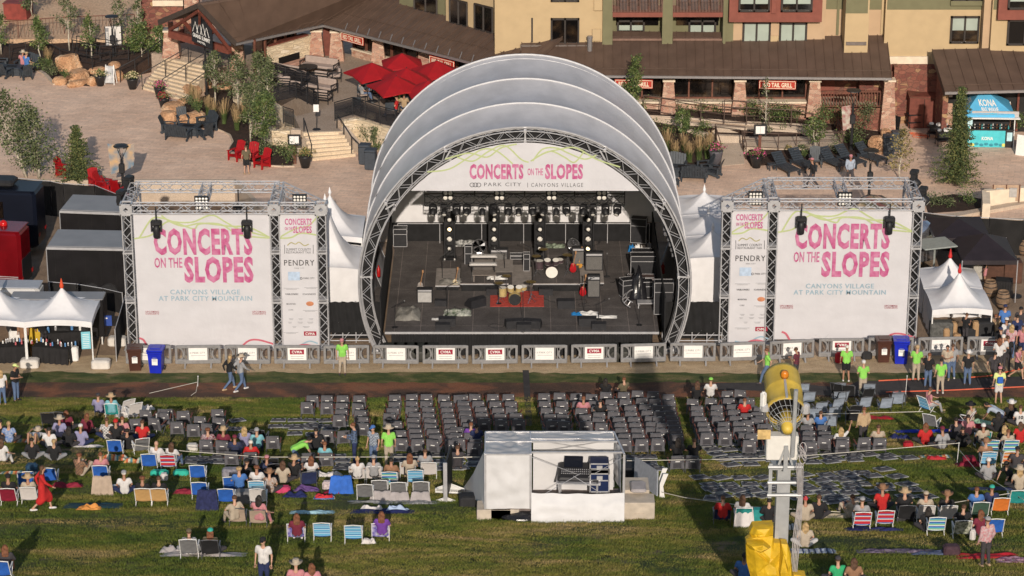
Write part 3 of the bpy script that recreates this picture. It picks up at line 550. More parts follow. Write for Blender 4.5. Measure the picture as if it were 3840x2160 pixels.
zpoly('planting_bed',[(C(1680,1160),PZ+.3),(C(1650,1210),PZ+.12),(C(1690,1280),PZ+.1),(D(110,1265),PZ+.1),(D(500,1215),PZ+.1),(D(760,1210),PZ+.1),(D(880,1160),PZ+.1),(D(1060,1050),PZ+.1),(D(950,1020),PZ+.1),(D(700,985),PZ+.12),(D(655,1160),PZ+.1),(C(2070,1165),PZ+.3)],MULCH,.25)
def kerb(name,pts,label,m=CONC,z=PZ+.08,w_=.22,h=.3):
 mb=MB();P=[Z(p,z)for p in pts]
 for i in range(len(P)-1):mb.bar(P[i]-Vector((0,0,h/2)),P[i+1]-Vector((0,0,h/2)),w_,h)
 return tag(mb.B_(name,m),label,'kerb')
bedL=[A(1440,790),A(1430,830),A(1260,860),A(1400,940),A(1560,985),A(1680,990),A(1790,1040),A(1815,1095),A(1780,1150),A(1870,1215),A(2000,1270),A(2070,1275),B(200,1280),B(215,1240),B(60,1010),A(2060,900),A(1900,660),A(1640,590),A(1600,740)]
zpoly('planting_bed',[(p,PZ+.07+.004*i)for i,p in enumerate(bedL)],MULCH,.2)
kerb('curved_kerb',[A(1680,992),A(1750,1015),A(1795,1045),A(1815,1095),A(1800,1130),A(1785,1160),A(1830,1190),A(1960,1255),A(2070,1275),B(130,1285),B(215,1282)],'curved pale kerb round the aspen bed by the red chairs')
zpoly('planting_bed',[(A(-20,520),PZ+.05),(A(330,545),PZ+.06),(A(425,645),PZ+.07),(A(700,660),PZ+.08),(A(930,600),PZ+.1),(A(1170,440),TZ-.3),(A(1270,330),TZ),(A(1000,330),TZ-.2),(A(400,330),PZ+.8),(A(-20,340),PZ+.8)],MULCH,.2)
kerb('curved_kerb',[A(310,545),A(355,575),A(395,620),A(425,650)],'short pale kerb by the left fire table')
zpoly('hillside_bank',[(A(-40,305),PZ+.9),(A(1050,300),TZ),(A(1300,240),TZ+.6),(A(1500,-400),TZ+1.2),(A(-40,-400),TZ+1)],ground_mat('sandy_bank',[(.3,(.50,.32,.2)),(.7,(.60,.42,.28))],.3,8,.05),.3)
def rock(p,w_,h,d,rz,lab,seed,z=PZ):
 q=Z(p,z);mb=MB();mb.ell((0,0,h*.35),w_/2,d/2,h*.65,12,0,8)
 rr=random.Random(seed);off=[rr.uniform(0,9)for _ in range(3)]
 mb.v=[(lambda v:tuple(Vector(v)+Vector(v).normalized()*(.28*min(w_,h)*mnoise.noise(Vector(v)*1.3+Vector(off)))))(v)for v in mb.v]
 mb.v=[(x,y,max(-.1,min(z_,h*.85+.1*x/w_)))for x,y,z_ in mb.v]
 o=mb.B_('boulder',ROCK,None,False,q,rz);return tag(o,lab,'boulder','boulders edging the plaza beds')
rk=[(A(545,560),1.6,1.3,1.2,'orange pointed boulder at the left bed, largest'),(A(610,625),1.7,.75,1.2,'smooth tan boulder beside the flower pot'),(A(470,650),1.0,.5,.8,'low orange boulder at the left end of the row'),(A(600,665),1.6,.4,.7,'flat orange boulder in front of the tan one'),(A(715,660),.75,.7,.6,'small upright orange boulder left of the pot'),(A(750,575),1.2,.5,.8,'pale pink boulder behind the pot'),(A(895,560),.9,.75,.8,'grey orange boulder right of the easel sign'),(A(960,525),1.2,.6,.8,'orange boulder below the stair rail end'),(A(910,620),.8,.7,.7,'tan boulder touching the easel sign'),(A(1080,495),1.0,.5,.7,'rounded boulder beside the wide stairs'),(A(1170,465),.8,.4,.6,'small boulder at the top of the wide stairs'),(A(1490,740),1.7,.7,1.1,'orange boulder at the foot of the wide stairs'),(A(1590,690),1.1,.6,.9,'pale boulder under the aspens'),(A(1340,860),1.7,.55,1.2,'flat cream boulder beside the flower pots'),(A(1310,945),1.2,.75,.9,'round orange boulder behind the fire table'),(A(1480,950),1.9,.7,1.1,'long layered orange boulder behind the fire table'),(A(1420,800),.9,.3,.7,'low boulder at the stair corner'),(A(1740,700),.9,.5,.8,'reddish boulder deep among the aspens'),(C(1260,1040),1.2,.45,.8,'long tan boulder in the right bed'),(D(925,1180),1.1,1.1,.7,'upright tan boulder left of the grey bins'),(D(995,1080),.8,.7,.6,'dull red boulder behind the grey bins'),(C(960,1110),.9,.4,.7,'small tan boulder beside the dome')]
for i,(p,a,b,c,lb)in enumerate(rk):rock(p,a,b,c,i*1.3,lb,i)
zpoly('planting_bed',[(F(2325,500),PZ+.05),(F(2335,535),PZ+.05),(F(2470,525),PZ+.05),(F(2470,500),PZ+.05),(F(2400,488),PZ+.05)],MULCH,.1)
def railing(pts,h,label,z=None,posts=None,mid=True,m=BLK,glass=False,step=1.3,cat='railing',name='metal_railing',r=.03,pick=0):
 P=[Z(p,zz)for p,zz in pts];e=E_(name,P[0],label=label,cat=cat);P=[rel(e,p)for p in P];up=Vector((0,0,h))
 mb=MB()
 for i in range(len(P)-1):
  mb.tb([P[i]+up,P[i+1]+up],r,5)
  if mid:mb.tb([P[i]+up*.55,P[i+1]+up*.55],r*.6,4);mb.tb([P[i]+up*.12,P[i+1]+up*.12],r*.6,4)
 mb.B_('rail',m,e)
 for i in range(len(P)-1):
  L_=(P[i+1]-P[i]).length;k=max(1,round(L_/step))
  for j in range(k+(1 if i==len(P)-2 else 0)):
   q=P[i].lerp(P[i+1],j/k);mb=MB();mb.tb([q,q+up],r,5);mb.B_('post',m,e)
  if glass:mb=MB();mb.sb([P[i]+up*.1,P[i+1]+up*.1,P[i+1]+up*.92,P[i]+up*.92],.02);mb.B_('glass_panel',SMOKE,e)
  if pick:
   k=int(L_/pick);mb=MB()
   for j in range(k+1):q=P[i].lerp(P[i+1],j/k);mb.tb([q,q+up],.012,4)
   mb.B_('pickets',m,e)
 return e
SMOKE=mat('smoked_glass',(.03,.03,.035),.1,0,spec=.6,alpha=.5)
railing([(B(-20,590),TZ),(B(150,640),TZ),(B(395,720),TZ),(B(400,840),TZ)],1.0,'black glass panel railing in front of the terrace sofas',glass=True)
railing([(B(60,800),TZ),(B(230,765),TZ),(B(400,850),TZ)],.0001+1.0,'black glass railing returning above the aspen bed',glass=True)
railing([(B(130,960),TZ),(B(210,985),TZ)],1.0,'short glass railing beside the menu stairs',glass=True)
railing([(B(530,940),TZ),(B(670,900),TZ),(B(770,930),TZ),(B(880,970),TZ),(B(1000,1000),TZ),(B(1200,1060),TZ)],1.1,'black glass panel railing round the parasol tables beside the dome',glass=True)
railing([(B(545,1010),TZ-.1),(B(600,1095),TZ-.6),(B(660,1190),PZ+.3),(B(715,1245),PZ)],1.0,'black handrail down the right side of the short stairs',mid=False)
railing([(B(290,1035),TZ-.1),(B(350,1240),PZ)],.9,'black handrail down the left side of the short stairs',mid=False)
railing([(A(1105,695),PZ),(A(1465,490),TZ)],1.0,'left black handrail of the wide stairs',mid=False,step=1.9)
railing([(A(1265,740),PZ),(A(1620,520),TZ)],1.0,'middle black handrail of the wide stairs',mid=False,step=1.9)
railing([(A(1480,770),PZ),(A(1775,560),TZ)],1.0,'right black handrail of the wide stairs',mid=False,step=1.9)
railing([(A(935,640),PZ),(A(1050,580),PZ+.4),(A(1155,510),TZ-.3),(A(1260,425),TZ)],.95,'black handrail along the boulders left of the wide stairs',mid=False)
railing([(A(80,470),PZ+.4),(A(330,430),PZ+.5),(A(470,500),PZ+.3),(A(720,560),PZ+.2),(A(860,520),PZ+.3)],1.0,'black rail curving through the left planting bed')
railing([(A(570,430),PZ+.6),(A(780,480),PZ+.6),(A(1000,470),PZ+.7)],1.0,'black rail behind the boulders')
railing([(A(600,400),PZ+.8),(A(900,440),PZ+.8),(A(1180,400),TZ-.3)],1.0,'black rail nearest the welcome board')
railing([(A(-30,310),PZ+.9),(A(500,270),PZ+1.1),(A(1050,250),TZ)],1.15,'brown picket fence along the sandy bank',m=BRN,mid=False,pick=.22,cat='fence',name='picket_fence')
RB=mat('railing_bronze',(.10,.065,.05),.5,.1)
railing([(C(855,870),TZ),(C(1120,905),TZ-.1),(C(1480,960),TZ-.35),(C(2000,985),TZ-.6),(D(430,1010),TZ-.9)],1.0,'bronze railing along the upper ramp under the windows',m=RB)
railing([(C(1480,905),TZ-.2),(C(2000,945),TZ-.5),(D(430,965),TZ-.8),(D(600,980),PZ+.4)],1.0,'bronze railing on the inner side of the upper ramp',m=RB)
railing([(C(1415,1110),PZ+.5),(C(1420,1140),PZ+.4),(C(1450,1240),PZ)],1.0,'bronze rail at the left of the walkway',m=RB)
railing([(C(1410,1080),TZ-.7),(C(1640,1105),TZ-.8)],.9,'thin bronze rail on the concrete wall',m=RB,mid=False)
railing([(C(1650,1240),PZ),(C(1620,1150),PZ+.3),(C(1900,1165),PZ+.25),(D(300,1160),PZ+.15),(D(660,1150),PZ),(D(600,1000),PZ+.1)],.95,'bronze railing round the lower ramp',m=RB)
LEAF=[mat('leaf_dark',(.045,.075,.022),.7,.3,3),mat('leaf_mid',(.085,.125,.035),.65,.3,3),mat('leaf_light',(.16,.18,.06),.6,.3,3)]
LEAFG=[mat('leaf_grey_dark',(.045,.065,.025),.7,.3,3),mat('leaf_grey',(.10,.125,.05),.65,.3,3),mat('leaf_pale',(.19,.20,.10),.6,.3,3)]
LEAFC=[mat('needle_dark',(.04,.06,.022),.8,.3,3),mat('needle_mid',(.085,.11,.035),.8,.3,3),mat('needle_gold',(.16,.16,.055),.8,.3,3)]
LEAFY=[mat('leaf_olive',(.09,.08,.03),.7,.3,3),mat('leaf_straw',(.22,.18,.07),.7,.3,3),mat('leaf_gold',(.33,.25,.10),.7,.3,3)]
BARK=mat('pale_bark',(.45,.40,.32),.8,.25,6);BARKD=mat('dark_bark',(.12,.085,.06),.9,.25,6)
def leaf(mb,p,s,rr,w=(.3,.45,.25)):
 n=Vector((rr.gauss(0,1),rr.gauss(0,1),rr.gauss(0,1)+.3)).normalized();u=n.cross(Vector((rr.gauss(0,1),rr.gauss(0,1),rr.gauss(0,1)))).normalized();v=n.cross(u);a=s*rr.uniform(.7,1.3)
 k=rr.random();mi=0 if k<w[0]else 1 if k<w[0]+w[1]else 2
 mb.add([p-u*a*.5,p+v*a*.32,p+u*a*.5,p-v*a*.32],[(0,1,2,3)],mi)
def tree(p,z,h,wd,lab,leaves=LEAF,n=1300,s=.11,seed=0,bark=BARK,t0=.25,name='aspen_tree',lean=0,stems=1,cat='tree',group='young trees on the plaza',up=.6,q=None,clump=.16,bulge=.45):
 q=q or Z(p,z);e=E_(name,q,label=lab,cat=cat,group=group);rr=random.Random(seed+11);tr=MB();cr=MB();cs=[]
 for st in range(stems):
  ang=rr.random()*6.28;ox=.12*st;top=Vector((lean*h+rr.gauss(0,.1)*h*(stems>1),rr.gauss(0,.05)*h,h*(1-.12*st)))
  pts=[];
  for i in range(7):t=i/6;pts.append(Vector((math.cos(ang)*ox,math.sin(ang)*ox,0)).lerp(top,t)+Vector((rr.gauss(0,.012)*h,rr.gauss(0,.012)*h,0))*(t>0))
  r0=.018*h**.8+.01;tr.tb(pts,[r0*(1-.85*i/6)for i in range(7)],6)
  nl=int(16+h*3)
  for k in range(nl):
   t=t0+(1-t0)*(k+.5)/nl;i=min(5,int(t*6));b=pts[i].lerp(pts[i+1],t*6-i);a=rr.random()*6.28
   prof=math.sin(math.pi*min(1,((t-t0)/(1-t0))**bulge*.97+.03))**.7;L_=wd/2*prof*rr.uniform(.55,1.15)+.05
   d=Vector((math.cos(a),math.sin(a),up*rr.uniform(.5,1.4)));tip=b+d*L_;m_=b+d*L_*.5+Vector((0,0,.06))
   tr.tb([b,m_,tip],[r0*.28,r0*.2,r0*.08],4,cap=False)
   for f in(.45,.75,1.0):cs.append((b.lerp(tip,f),clump*wd*rr.uniform(.5,1.1)))
  cs.append((top,clump*wd*.5))
 tr.B_('trunk',bark,e,True);s*=1.25;n=int(n*1.15)
 for i in range(n):
  c,r=rr.choice(cs);leaf(cr,c+Vector((rr.gauss(0,r*.6),rr.gauss(0,r*.6),rr.gauss(0,r*.7))),s,rr)
 cr.B_('crown',leaves,e);return e
def conifer(p,z,h,wd,lab,seed=0,n=9,leaves=LEAFC,q=None):
 q=q or Z(p,z);e=E_('spruce_tree',q,label=lab,cat='tree',group='young trees on the plaza');rr=random.Random(seed+5);tr=MB();tr.tb([(0,0,0),(.02,0,h*.5),(0,.02,h)],[.055*h/3,.03*h/3,.008],6);tr.B_('trunk',BARKD,e)
 cr=MB();lv=int(h*6.5)
 for k in range(lv):
  t=.05+.95*k/lv;zz=h*t;L_=wd/2*(1-t)**.85*rr.uniform(.75,1.1)+.05
  for j in range(n):
   a=6.28*(j/n)+rr.uniform(-.4,.4);l2=L_*rr.uniform(.55,1.2);dr=rr.uniform(-.25,.12);m=int(8+l2*30)
   for i in range(m):
    f=(i+.5)/m;c=Vector((math.cos(a)*l2*f,math.sin(a)*l2*f,zz+dr*l2*f*f+.05*f));side=Vector((-math.sin(a),math.cos(a),0))*rr.gauss(0,.09*(1-f)+.05)
    leaf(cr,c+side+Vector((0,0,rr.gauss(0,.03))),.13*(1.1-.4*f),rr)
 cr.B_('crown',leaves,e);return e
def bush(p,z,w_,h,lab,leaves=LEAF,n=260,s=.09,seed=0,name='shrub',q=None,group='shrubs in the planting beds',flow=None):
 q=q or Z(p,z);rr=random.Random(seed*7+1);mb=MB();cs=[(Vector((rr.gauss(0,w_*.24),rr.gauss(0,w_*.2),h*rr.uniform(.25,.85))),w_*.16)for _ in range(9)]
 for c,r in cs:mb.tb([(0,0,0),c*.6,c],[.015,.01,.005],3,0,cap=False)
 for i in range(n):
  c,r=rr.choice(cs);leaf(mb,c+Vector((rr.gauss(0,r),rr.gauss(0,r),rr.gauss(0,r))),s,rr)
 return tag(mb.B_(name,leaves,None,False,q),lab,'shrub',group)
def grassclump(p,z,h,lab,seed=0,q=None):
 q=q or Z(p,z);rr=random.Random(seed+77);mb=MB()
 for i in range(110):
  a=rr.random()*6.28;b=Vector((rr.gauss(0,.06),rr.gauss(0,.06),0));sp_=rr.uniform(.02,.34)*h;t=Vector((math.cos(a)*sp_,math.sin(a)*sp_,h*rr.uniform(.6,1.05)));m=b+(t-b)*.6+Vector((0,0,.05));w_=Vector((-math.sin(a),math.cos(a),0))*.008
  mb.add([b-w_,b+w_,m+w_,m-w_],[(0,1,2,3)],0);mb.add([m-w_*1.4,m+w_*1.4,t+w_,t-w_],[(0,1,2,3)],1)
 return tag(mb.B_('ornamental_grass',[LEAF[1],mat('seed_heads',(.34,.235,.12),.8,.2,4)],None,False,q),lab,'ornamental grass','ornamental grass clumps')
tree(A(200,1375),PZ,5.3,2.3,'tall leaning grey green aspen beside the dark coach, leftmost',LEAFG,2100,.115,1,lean=-.20,stems=2,t0=.1)
tree(A(300,1385),PZ,4.3,2.3,'dense grey green aspen with a broad crown beside the dark coach',LEAFG,2300,.115,2,lean=-.06,stems=2,t0=.08,bulge=.6)
conifer(A(610,1400),PZ,3.2,2.9,'bushy pale green spruce between the aspen and the lamp post',1,10)
tree(A(310,500),PZ,2.9,1.2,'small round green aspen behind the seated couple',LEAF,1300,.10,4,t0=.35)
tree(A(540,390),PZ+.8,3.4,1.4,'thin aspen against the sandy bank, left of the welcome board',LEAFG,700,.10,5,t0=.35)
tree(A(718,485),PZ+.3,3.0,1.1,'white stemmed aspen in front of the picket fence',LEAF,900,.10,6,t0=.3)
tree(A(940,330),TZ-.3,3.0,1.1,'spindly aspen behind the welcome board',LEAFG,500,.10,7,t0=.2)
tree(A(1080,330),TZ-.2,3.2,.9,'narrow brown green aspen beside the entrance wall',LEAFG,600,.10,8,t0=.2)
tree(A(250,120),TZ+.6,2.4,1.6,'wide shrubby tree by the rust red box',LEAFG,700,.12,9,t0=.1)
tree(A(10,420),PZ+.5,2.6,1.0,'aspen cut by the left edge of the picture',LEAF,800,.1,10,t0=.2)
tree(A(1100,440),PZ+.8,1.9,1.9,'bright green bushy maple beside the stone pillar',LEAF,1500,.12,11,t0=.12,name='small_maple')
tree(A(1245,420),TZ-.2,1.7,1.2,'dark green bushy tree touching the stone pillar',LEAF,900,.12,12,t0=.1,name='small_maple')
tree(A(1675,825),PZ+.1,3.3,1.4,'young aspen at the foot of the wide stairs',LEAFG,900,.1,13,t0=.3)
tree(A(1850,850),PZ+.1,3.2,1.6,'aspen in the middle of the kerbed bed',LEAFG,1300,.1,14,t0=.25)
tree(A(1945,1115),PZ+.1,3.4,1.6,'aspen nearest the fire table chairs',LEAFG,1500,.1,15,t0=.35)
tree(B(-10,1180),PZ+.1,3.4,1.7,'dense dark aspen beside the red chairs',LEAF,2200,.1,16,t0=.25)
tree(B(10,880),PZ+.6,3.2,1.7,'grey green aspen below the glass railing',LEAFG,1300,.1,17,t0=.2)
tree(B(-60,760),PZ+.6,2.6,1.5,'pale leafed aspen at the sofa terrace corner',LEAFG,1000,.1,18,t0=.2)
tree(C(790,1010),TZ-.4,4.2,1.3,'tall dark slim aspen in front of the half hidden red sign',LEAF,2400,.1,19,t0=.08,bark=BARKD)
tree(C(1800,1050),PZ+.5,3.3,.9,'leafless topped white stemmed birch by the walkway',LEAFG,280,.09,20,t0=.05)
tree(C(1150,1080),PZ+.6,1.6,1.0,'small yellow green maple in the right bed',LEAF,900,.11,21,t0=.2,name='small_maple')
tree(D(450,1180),PZ+.1,2.0,1.3,'small spreading green maple on the lower ramp edge',LEAF,700,.11,22,t0=.3,stems=2,name='small_maple')
tree(D(1105,1390),PZ,2.8,1.35,'sparse straw coloured tree behind the right truss',LEAFY,700,.10,23,t0=.15)
conifer(D(1545,1440),PZ,5.6,3.3,'tall narrow spruce in front of the blue drinks stand',2,11)
rs=[(C(930,880),.9,1.0,0),(C(1160,900),1.1,1.0,0),(C(1300,905),.9,.9,0),(C(1420,905),.8,.9,0),(C(1700,930),1.1,1.1,0),(C(1900,940),1.2,1.1,0),(D(170,940),1.1,1.0,0),(D(310,935),.7,.8,0),(D(520,960),1.1,1.1,0),(D(650,930),.8,1,0),(D(860,960),1.3,1.2,1),(D(760,1060),1.5,.9,1),(D(700,1110),.9,.7,0),(C(1320,1000),.7,.45,0),(C(1440,1020),.9,.5,0),(C(1040,1100),1.5,1.2,0),(C(940,1040),1.1,.9,0),(C(1280,1120),.9,1.0,0),(C(1730,1030),1.2,.7,1),(D(210,1040),.8,.6,0),(D(590,1180),.7,.5,1),(D(340,1170),.7,.3,1),(D(230,1175),.4,.3,2),(D(790,1130),.8,.4,0),(D(370,1215),.4,.4,0),(A(1460,800),.6,.5,1),(A(1540,870),.6,.9,0),(A(2010,1200),1.2,.6,1),(B(160,1270),1.1,1.2,0),(B(50,1210),1.3,.8,1),(B(670,1030),.8,1.4,1),(B(730,1060),.9,1.1,0),(B(780,1100),.9,.9,1),(B(830,1130),.6,1.2,1),(B(860,1160),1.,.5,0),(A(330,540),.8,.8,0),(A(400,580),.9,.7,1),(A(500,600),.6,.4,0),(D(2030,1000),1.0,.9,0),(D(1600,1000),.5,.4,1),(F(2350,512),1.0,.7,1),(F(2435,512),1.0,.7,0),(F(2385,515),.8,.5,1)]
cnt={}
for i,(p,w_,h,k)in enumerate(sorted(rs,key=lambda t:t[0][0])):
 x,y=p;wh='in the bed by the boulders at the left' if x<700 else 'in the aspen bed' if x<1150 else 'beside the short stairs' if x<1440 else('under the restaurant windows' if y<465 else 'in the right plaza beds');cnt[wh]=cnt.get(wh,-1)+1
 bush(p,PZ+.15 if(y>490)else TZ-.45,w_,h,('leafy green','grey green','rusty low')[k]+' shrub '+wh+', '+ORD[cnt[wh]%20]+' from the left',(LEAF,LEAFG,LEAFY)[k],int(330*w_*h)+120,.09,i)
gs=[A(1490,800),A(1530,880),A(1620,900),A(1660,930),A(1740,960),A(1830,970),A(1840,1010),A(1900,950),A(380,520),C(950,1230),C(990,1260),C(1100,1250),C(1210,1260),C(1290,1250),C(1350,1230),C(1370,1180),C(1040,1200),C(1170,1200)]
for i,p in enumerate(gs):grassclump(p,PZ+.15,1.2+.3*(i%3==1),'feathery grass clump with straw seed heads, '+ORD[i if i<9 else i-9]+(' in the left plaza bed' if i<9 else ' in the right plaza bed'),i)
REDP=mat('red_resin',(.34,.006,.01),.5,.1,3);TAUPE=mat('taupe_cushion',(.38,.30,.26),.9,.08,4);REDC=mat('red_canvas',(.33,.004,.009),.75,.08,2,bump=.2);POT=mat('black_pot',(.02,.02,.022),.4,.1);FLOW=[LEAF[1],LEAF[2],mat('petals_pink',(.55,.08,.22),.6,.3,20)];PAPER=mat('paper_white',(.8,.78,.75),.6,.04);TOTE=mat('grey_tote_resin',(.05,.06,.075),.5,.1)
def adir(m,w_=.72,name='adirondack_chair'):
 e=E_(name);mb=MB()
 for i in range(5):mb.box((0,-.25+.11*i,.36-.03*i),(w_-.16,.1,.025),rx=-.12)
 mb.B_('seat',m,e);mb=MB()
 n=5 if w_<1 else 9
 for i in range(n):
  x=(-.5+(i+.5)/n)*(w_-.14);h=.78+.06*math.cos((i-(n-1)/2)*.7);mb.bar((x,.22,.25),(x,.22+h*.38,.25+h*.92),(w_-.14)/n*.9,.025,up=(0,1,0))
 mb.B_('backrest',m,e)
 for s_ in(-1,1):mb=MB();mb.box((s_*(w_/2-.06),-.02,.56),(.14,.72,.03));mb.B_('armrest',m,e)
 for s_ in(-1,1):
  mb=MB();mb.box((s_*(w_/2-.06),-.3,.28),(.04,.12,.56));mb.B_('leg',m,e);mb=MB();mb.bar((s_*(w_/2-.1),-.35,.3),(s_*(w_/2-.1),.42,.06),.04,.13);mb.box((s_*(w_/2-.06),.3,.28),(.04,.1,.55));mb.B_('leg',m,e)
 return e
ADB=adir(DARKW);ADR=adir(REDP);LOVE=adir(DARKW,1.45,'garden_bench')
def first_or_copy(proto,i,**k):
 return copy_tree(proto,**k)
def cleanup(proto):
 for c in list(kids(proto)):bpy.data.objects.remove(c)
 bpy.data.objects.remove(proto)
def put(proto,p,rz,lab,cat,grp=None,z=PZ,s_=None):return copy_tree(proto,Z(p,z),R(rz),lab,cat,grp,sc_=s_)
g1='dark adirondack chairs round the fire tables'
put(ADB,A(45,600),150,'dark slatted adirondack chair front left of the leftmost fire table','chair',g1);put(ADB,A(205,610),205,'dark slatted adirondack chair front right of the leftmost fire table','chair',g1)
put(ADB,A(15,530),90,'dark adirondack chair cut by the left edge behind the fire table','chair',g1)
LV=put(LOVE,A(210,545),-18,'dark slatted bench on which the couple sit by the left bed','bench')
put(ADB,A(1310,1030),80,'dark adirondack chair at the left of the fire table by the boulders','chair',g1);put(LOVE,A(1385,1080),165,'dark slatted bench in front of the fire table by the boulders','bench');put(ADB,A(1420,975),15,'dark adirondack chair behind the fire table, against the round boulder','chair',g1)
put(ADB,A(1590,1070),225,'dark adirondack chair front right of the fire table by the kerb','chair',g1);put(LOVE,A(1605,1000),-60,'dark slatted bench right of the fire table next to the curved kerb','bench')
put(LOVE,C(1090,1335),-5,'dark slatted bench behind the fire table beside the dome','bench');put(LOVE,C(1245,1400),172,'dark slatted bench in front of the fire table beside the dome','bench')
put(ADB,C(1010,1390),95,'dark adirondack chair partly behind the dome edge','chair',g1);put(ADB,C(1330,1335),-75,'dark adirondack chair near the tall pink flower planter','chair',g1);put(ADB,C(1400,1370),-110,'dark adirondack chair right of the fire table beside the dome','chair',g1)
put(ADB,F(1700,468),0,'small dark footstool-low chair in front of the fire table','chair',g1,s_=.45)
g2='red adirondack chairs on the plaza'
put(ADR,A(1835,1240),-35,'red adirondack chair left of the standing young man','chair',g2);put(ADR,A(1950,1255),-20,'red adirondack chair hidden behind the standing young man','chair',g2);put(ADR,A(2035,1300),-40,'red adirondack chair right of the standing young man by the mulch bed','chair',g2)
put(ADR,A(500,1365),60,'lone red adirondack chair between the aspen and the spruce','chair',g2)
for i,(x,y)in enumerate(((655,118),(705,132),(765,150),(815,172))):put(ADR,E(x,y),30+40*i,('leftmost red','second red','third red','rightmost red')[i]+' adirondack chair huddled behind the black fence below the lamp post','chair',g2)
def firetable(p,rz,lab,sx=1.3,sy=.9):
 e=E_('fire_table',Z(p,PZ),R(rz),lab,'fire table');mb=MB();mb.rb((0,0,.22),(sx-.1,sy-.1,.44),.02);mb.B_('base',DARKW,e);mb=MB();mb.rb((0,0,.47),(sx,sy,.07),.015);mb.B_('top',DARKW,e);mb=MB();mb.box((0,0,.507),(sx*.5,sy*.45,.012));mb.B_('burner',BLACKIN,e)
firetable(A(95,575),-8,'dark square fire table in front of the seated couple');firetable(A(1465,1040),-12,'dark fire table with a black burner between the benches by the boulders');firetable(C(1165,1360),-8,'dark fire table between two benches beside the dome')
def lounger():
 e=E_('lounger');mb=MB()
 for i in range(9):mb.box((0,-.95+.14*i,.33),(.62,.12,.03))
 mb.B_('seat',DARKW,e);mb=MB()
 for i in range(6):mb.bar((-.31,.3+.1*i,.36+.085*i),(.31,.3+.1*i,.36+.085*i),.11,.03,up=(0,-.6,.8))
 mb.B_('backrest',DARKW,e)
 for s_ in(-1,1):
  mb=MB();mb.box((s_*.32,-.2,.3),(.04,1.6,.1));mb.B_('side_rail',DARKW,e)
  for yy in(-.9,.5):mb=MB();mb.box((s_*.32,yy,.14),(.06,.1,.28));mb.B_('leg',DARKW,e)
 return e
LG=lounger()
for i,(p,rz,t)in enumerate(((D(210,1330),28,'leftmost dark lounger with a small stool at its left'),(D(340,1300),27,'second dark lounger from the left by the mulch bed'),(D(585,1290),33,'middle dark lounger next to the high backed chair'),(D(710,1270),35,'dark lounger behind the man in the pink cap'),(D(870,1250),38,'rightmost dark lounger beside the lamp'))):put(LG,p,rz,t,'lounger','dark loungers in a row',s_=1.08)
put(ADB,D(450,1290),0,'dark high backed chair standing between the loungers','chair',g1)
for o in(ADB,ADR,LOVE,LG):cleanup(o)
def stool(p,lab):
 q=Z(p,PZ);mb=MB();mb.rb((0,0,.36),(.5,.4,.05),.01)
 for a in(-.2,.2):
  for b in(-.14,.14):mb.box((a,b,.17),(.05,.05,.34))
 tag(mb.B_('side_table',DARKW,None,False,q,.3),lab,'side table')
stool(D(115,1320),'low dark side table at the left end of the lounger row');stool(C(1095,1445),'low dark side table in front of the bench by the dome')
def lamp(p,z,h,lab,q=None,banner=False):
 q=q or Z(p,z);e=E_('street_lamp',q,label=lab,cat='street lamp',group='black street lamps');mb=MB();mb.cyl((0,0,0),.14,.15,10);mb.tb([(0,0,.1),(0,0,h-.75)],[.085,.06],8);mb.B_('pole',BLK,e)
 mb=MB();
 for a in(0,2.1,4.2):mb.tb([(0,0,h-.8),(.12*math.cos(a),.12*math.sin(a),h-.5),(.33*math.cos(a),.33*math.sin(a),h-.08)],.018,4)
 mb.B_('bracket',BLK,e);mb=MB();mb.lt([(.1,-.06),(.42,0),(.40,.05),(.1,.09)],(0,0,h),14);mb.B_('lamp_head',BLK,e)
 mb=MB();mb.rb((0,-.12,h*.5+.1),(.3,.22,.55),.04);mb.B_('speaker',BLK,e)
 return e
def h_for(pb,pt,z):a=Z(pb,z);return YP(pt,a.y).z-z
lb=E(838,150);e=lamp(lb,PZ,h_for(lb,A(940,1135),PZ),'black street lamp carrying a colourful banner beside the left truss tower');
BANA=mat('banner_art',(.55,.35,.18),.7,0,rgb2=(.12,.2,.28),scale=1.6,detail=3)
mb=MB();
for s_ in(-1,1):mb.sb([(s_*.1,.02,1.2),(s_*.62,.05,1.5 if s_>0 else 1.0),(s_*.72,.05,2.75),(s_*.1,.02,2.65)],.012)
mb.B_('banner',BANA,e)
lamp(A(885,500),PZ+.2,h_for(A(885,500),A(870,130),PZ+.2),'black street lamp in front of the welcome board');lamp(A(1605,735),PZ+.1,h_for(A(1605,735),A(1580,290),PZ+.1),'thin black lamp among the aspens by the wide stairs')
lamp(D(728,1160),PZ+.1,h_for(D(728,1160),D(750,705),PZ+.1),'black street lamp with a coloured flag beside the lower ramp');lamp(I(1190,232),PZ,h_for(I(1190,232),D(880,1170),PZ),'black street lamp rising behind the right truss tower')
mb=MB();mb.sb([(0,0,0),(.5,.05,-.1),(.35,.05,-1.5),(-.1,0,-1.3)],.02);q=Z(D(728,1160),PZ+.1)+Vector((-.15,-.05,2.6));tag(mb.B_('lamp_banner',mat('flag_cloth',(.5,.5,.42),.8,0,rgb2=(.25,.03,.04),scale=3),None,False,q,3.0),'limp cream and red banner hanging from the lamp by the ramp','banner')
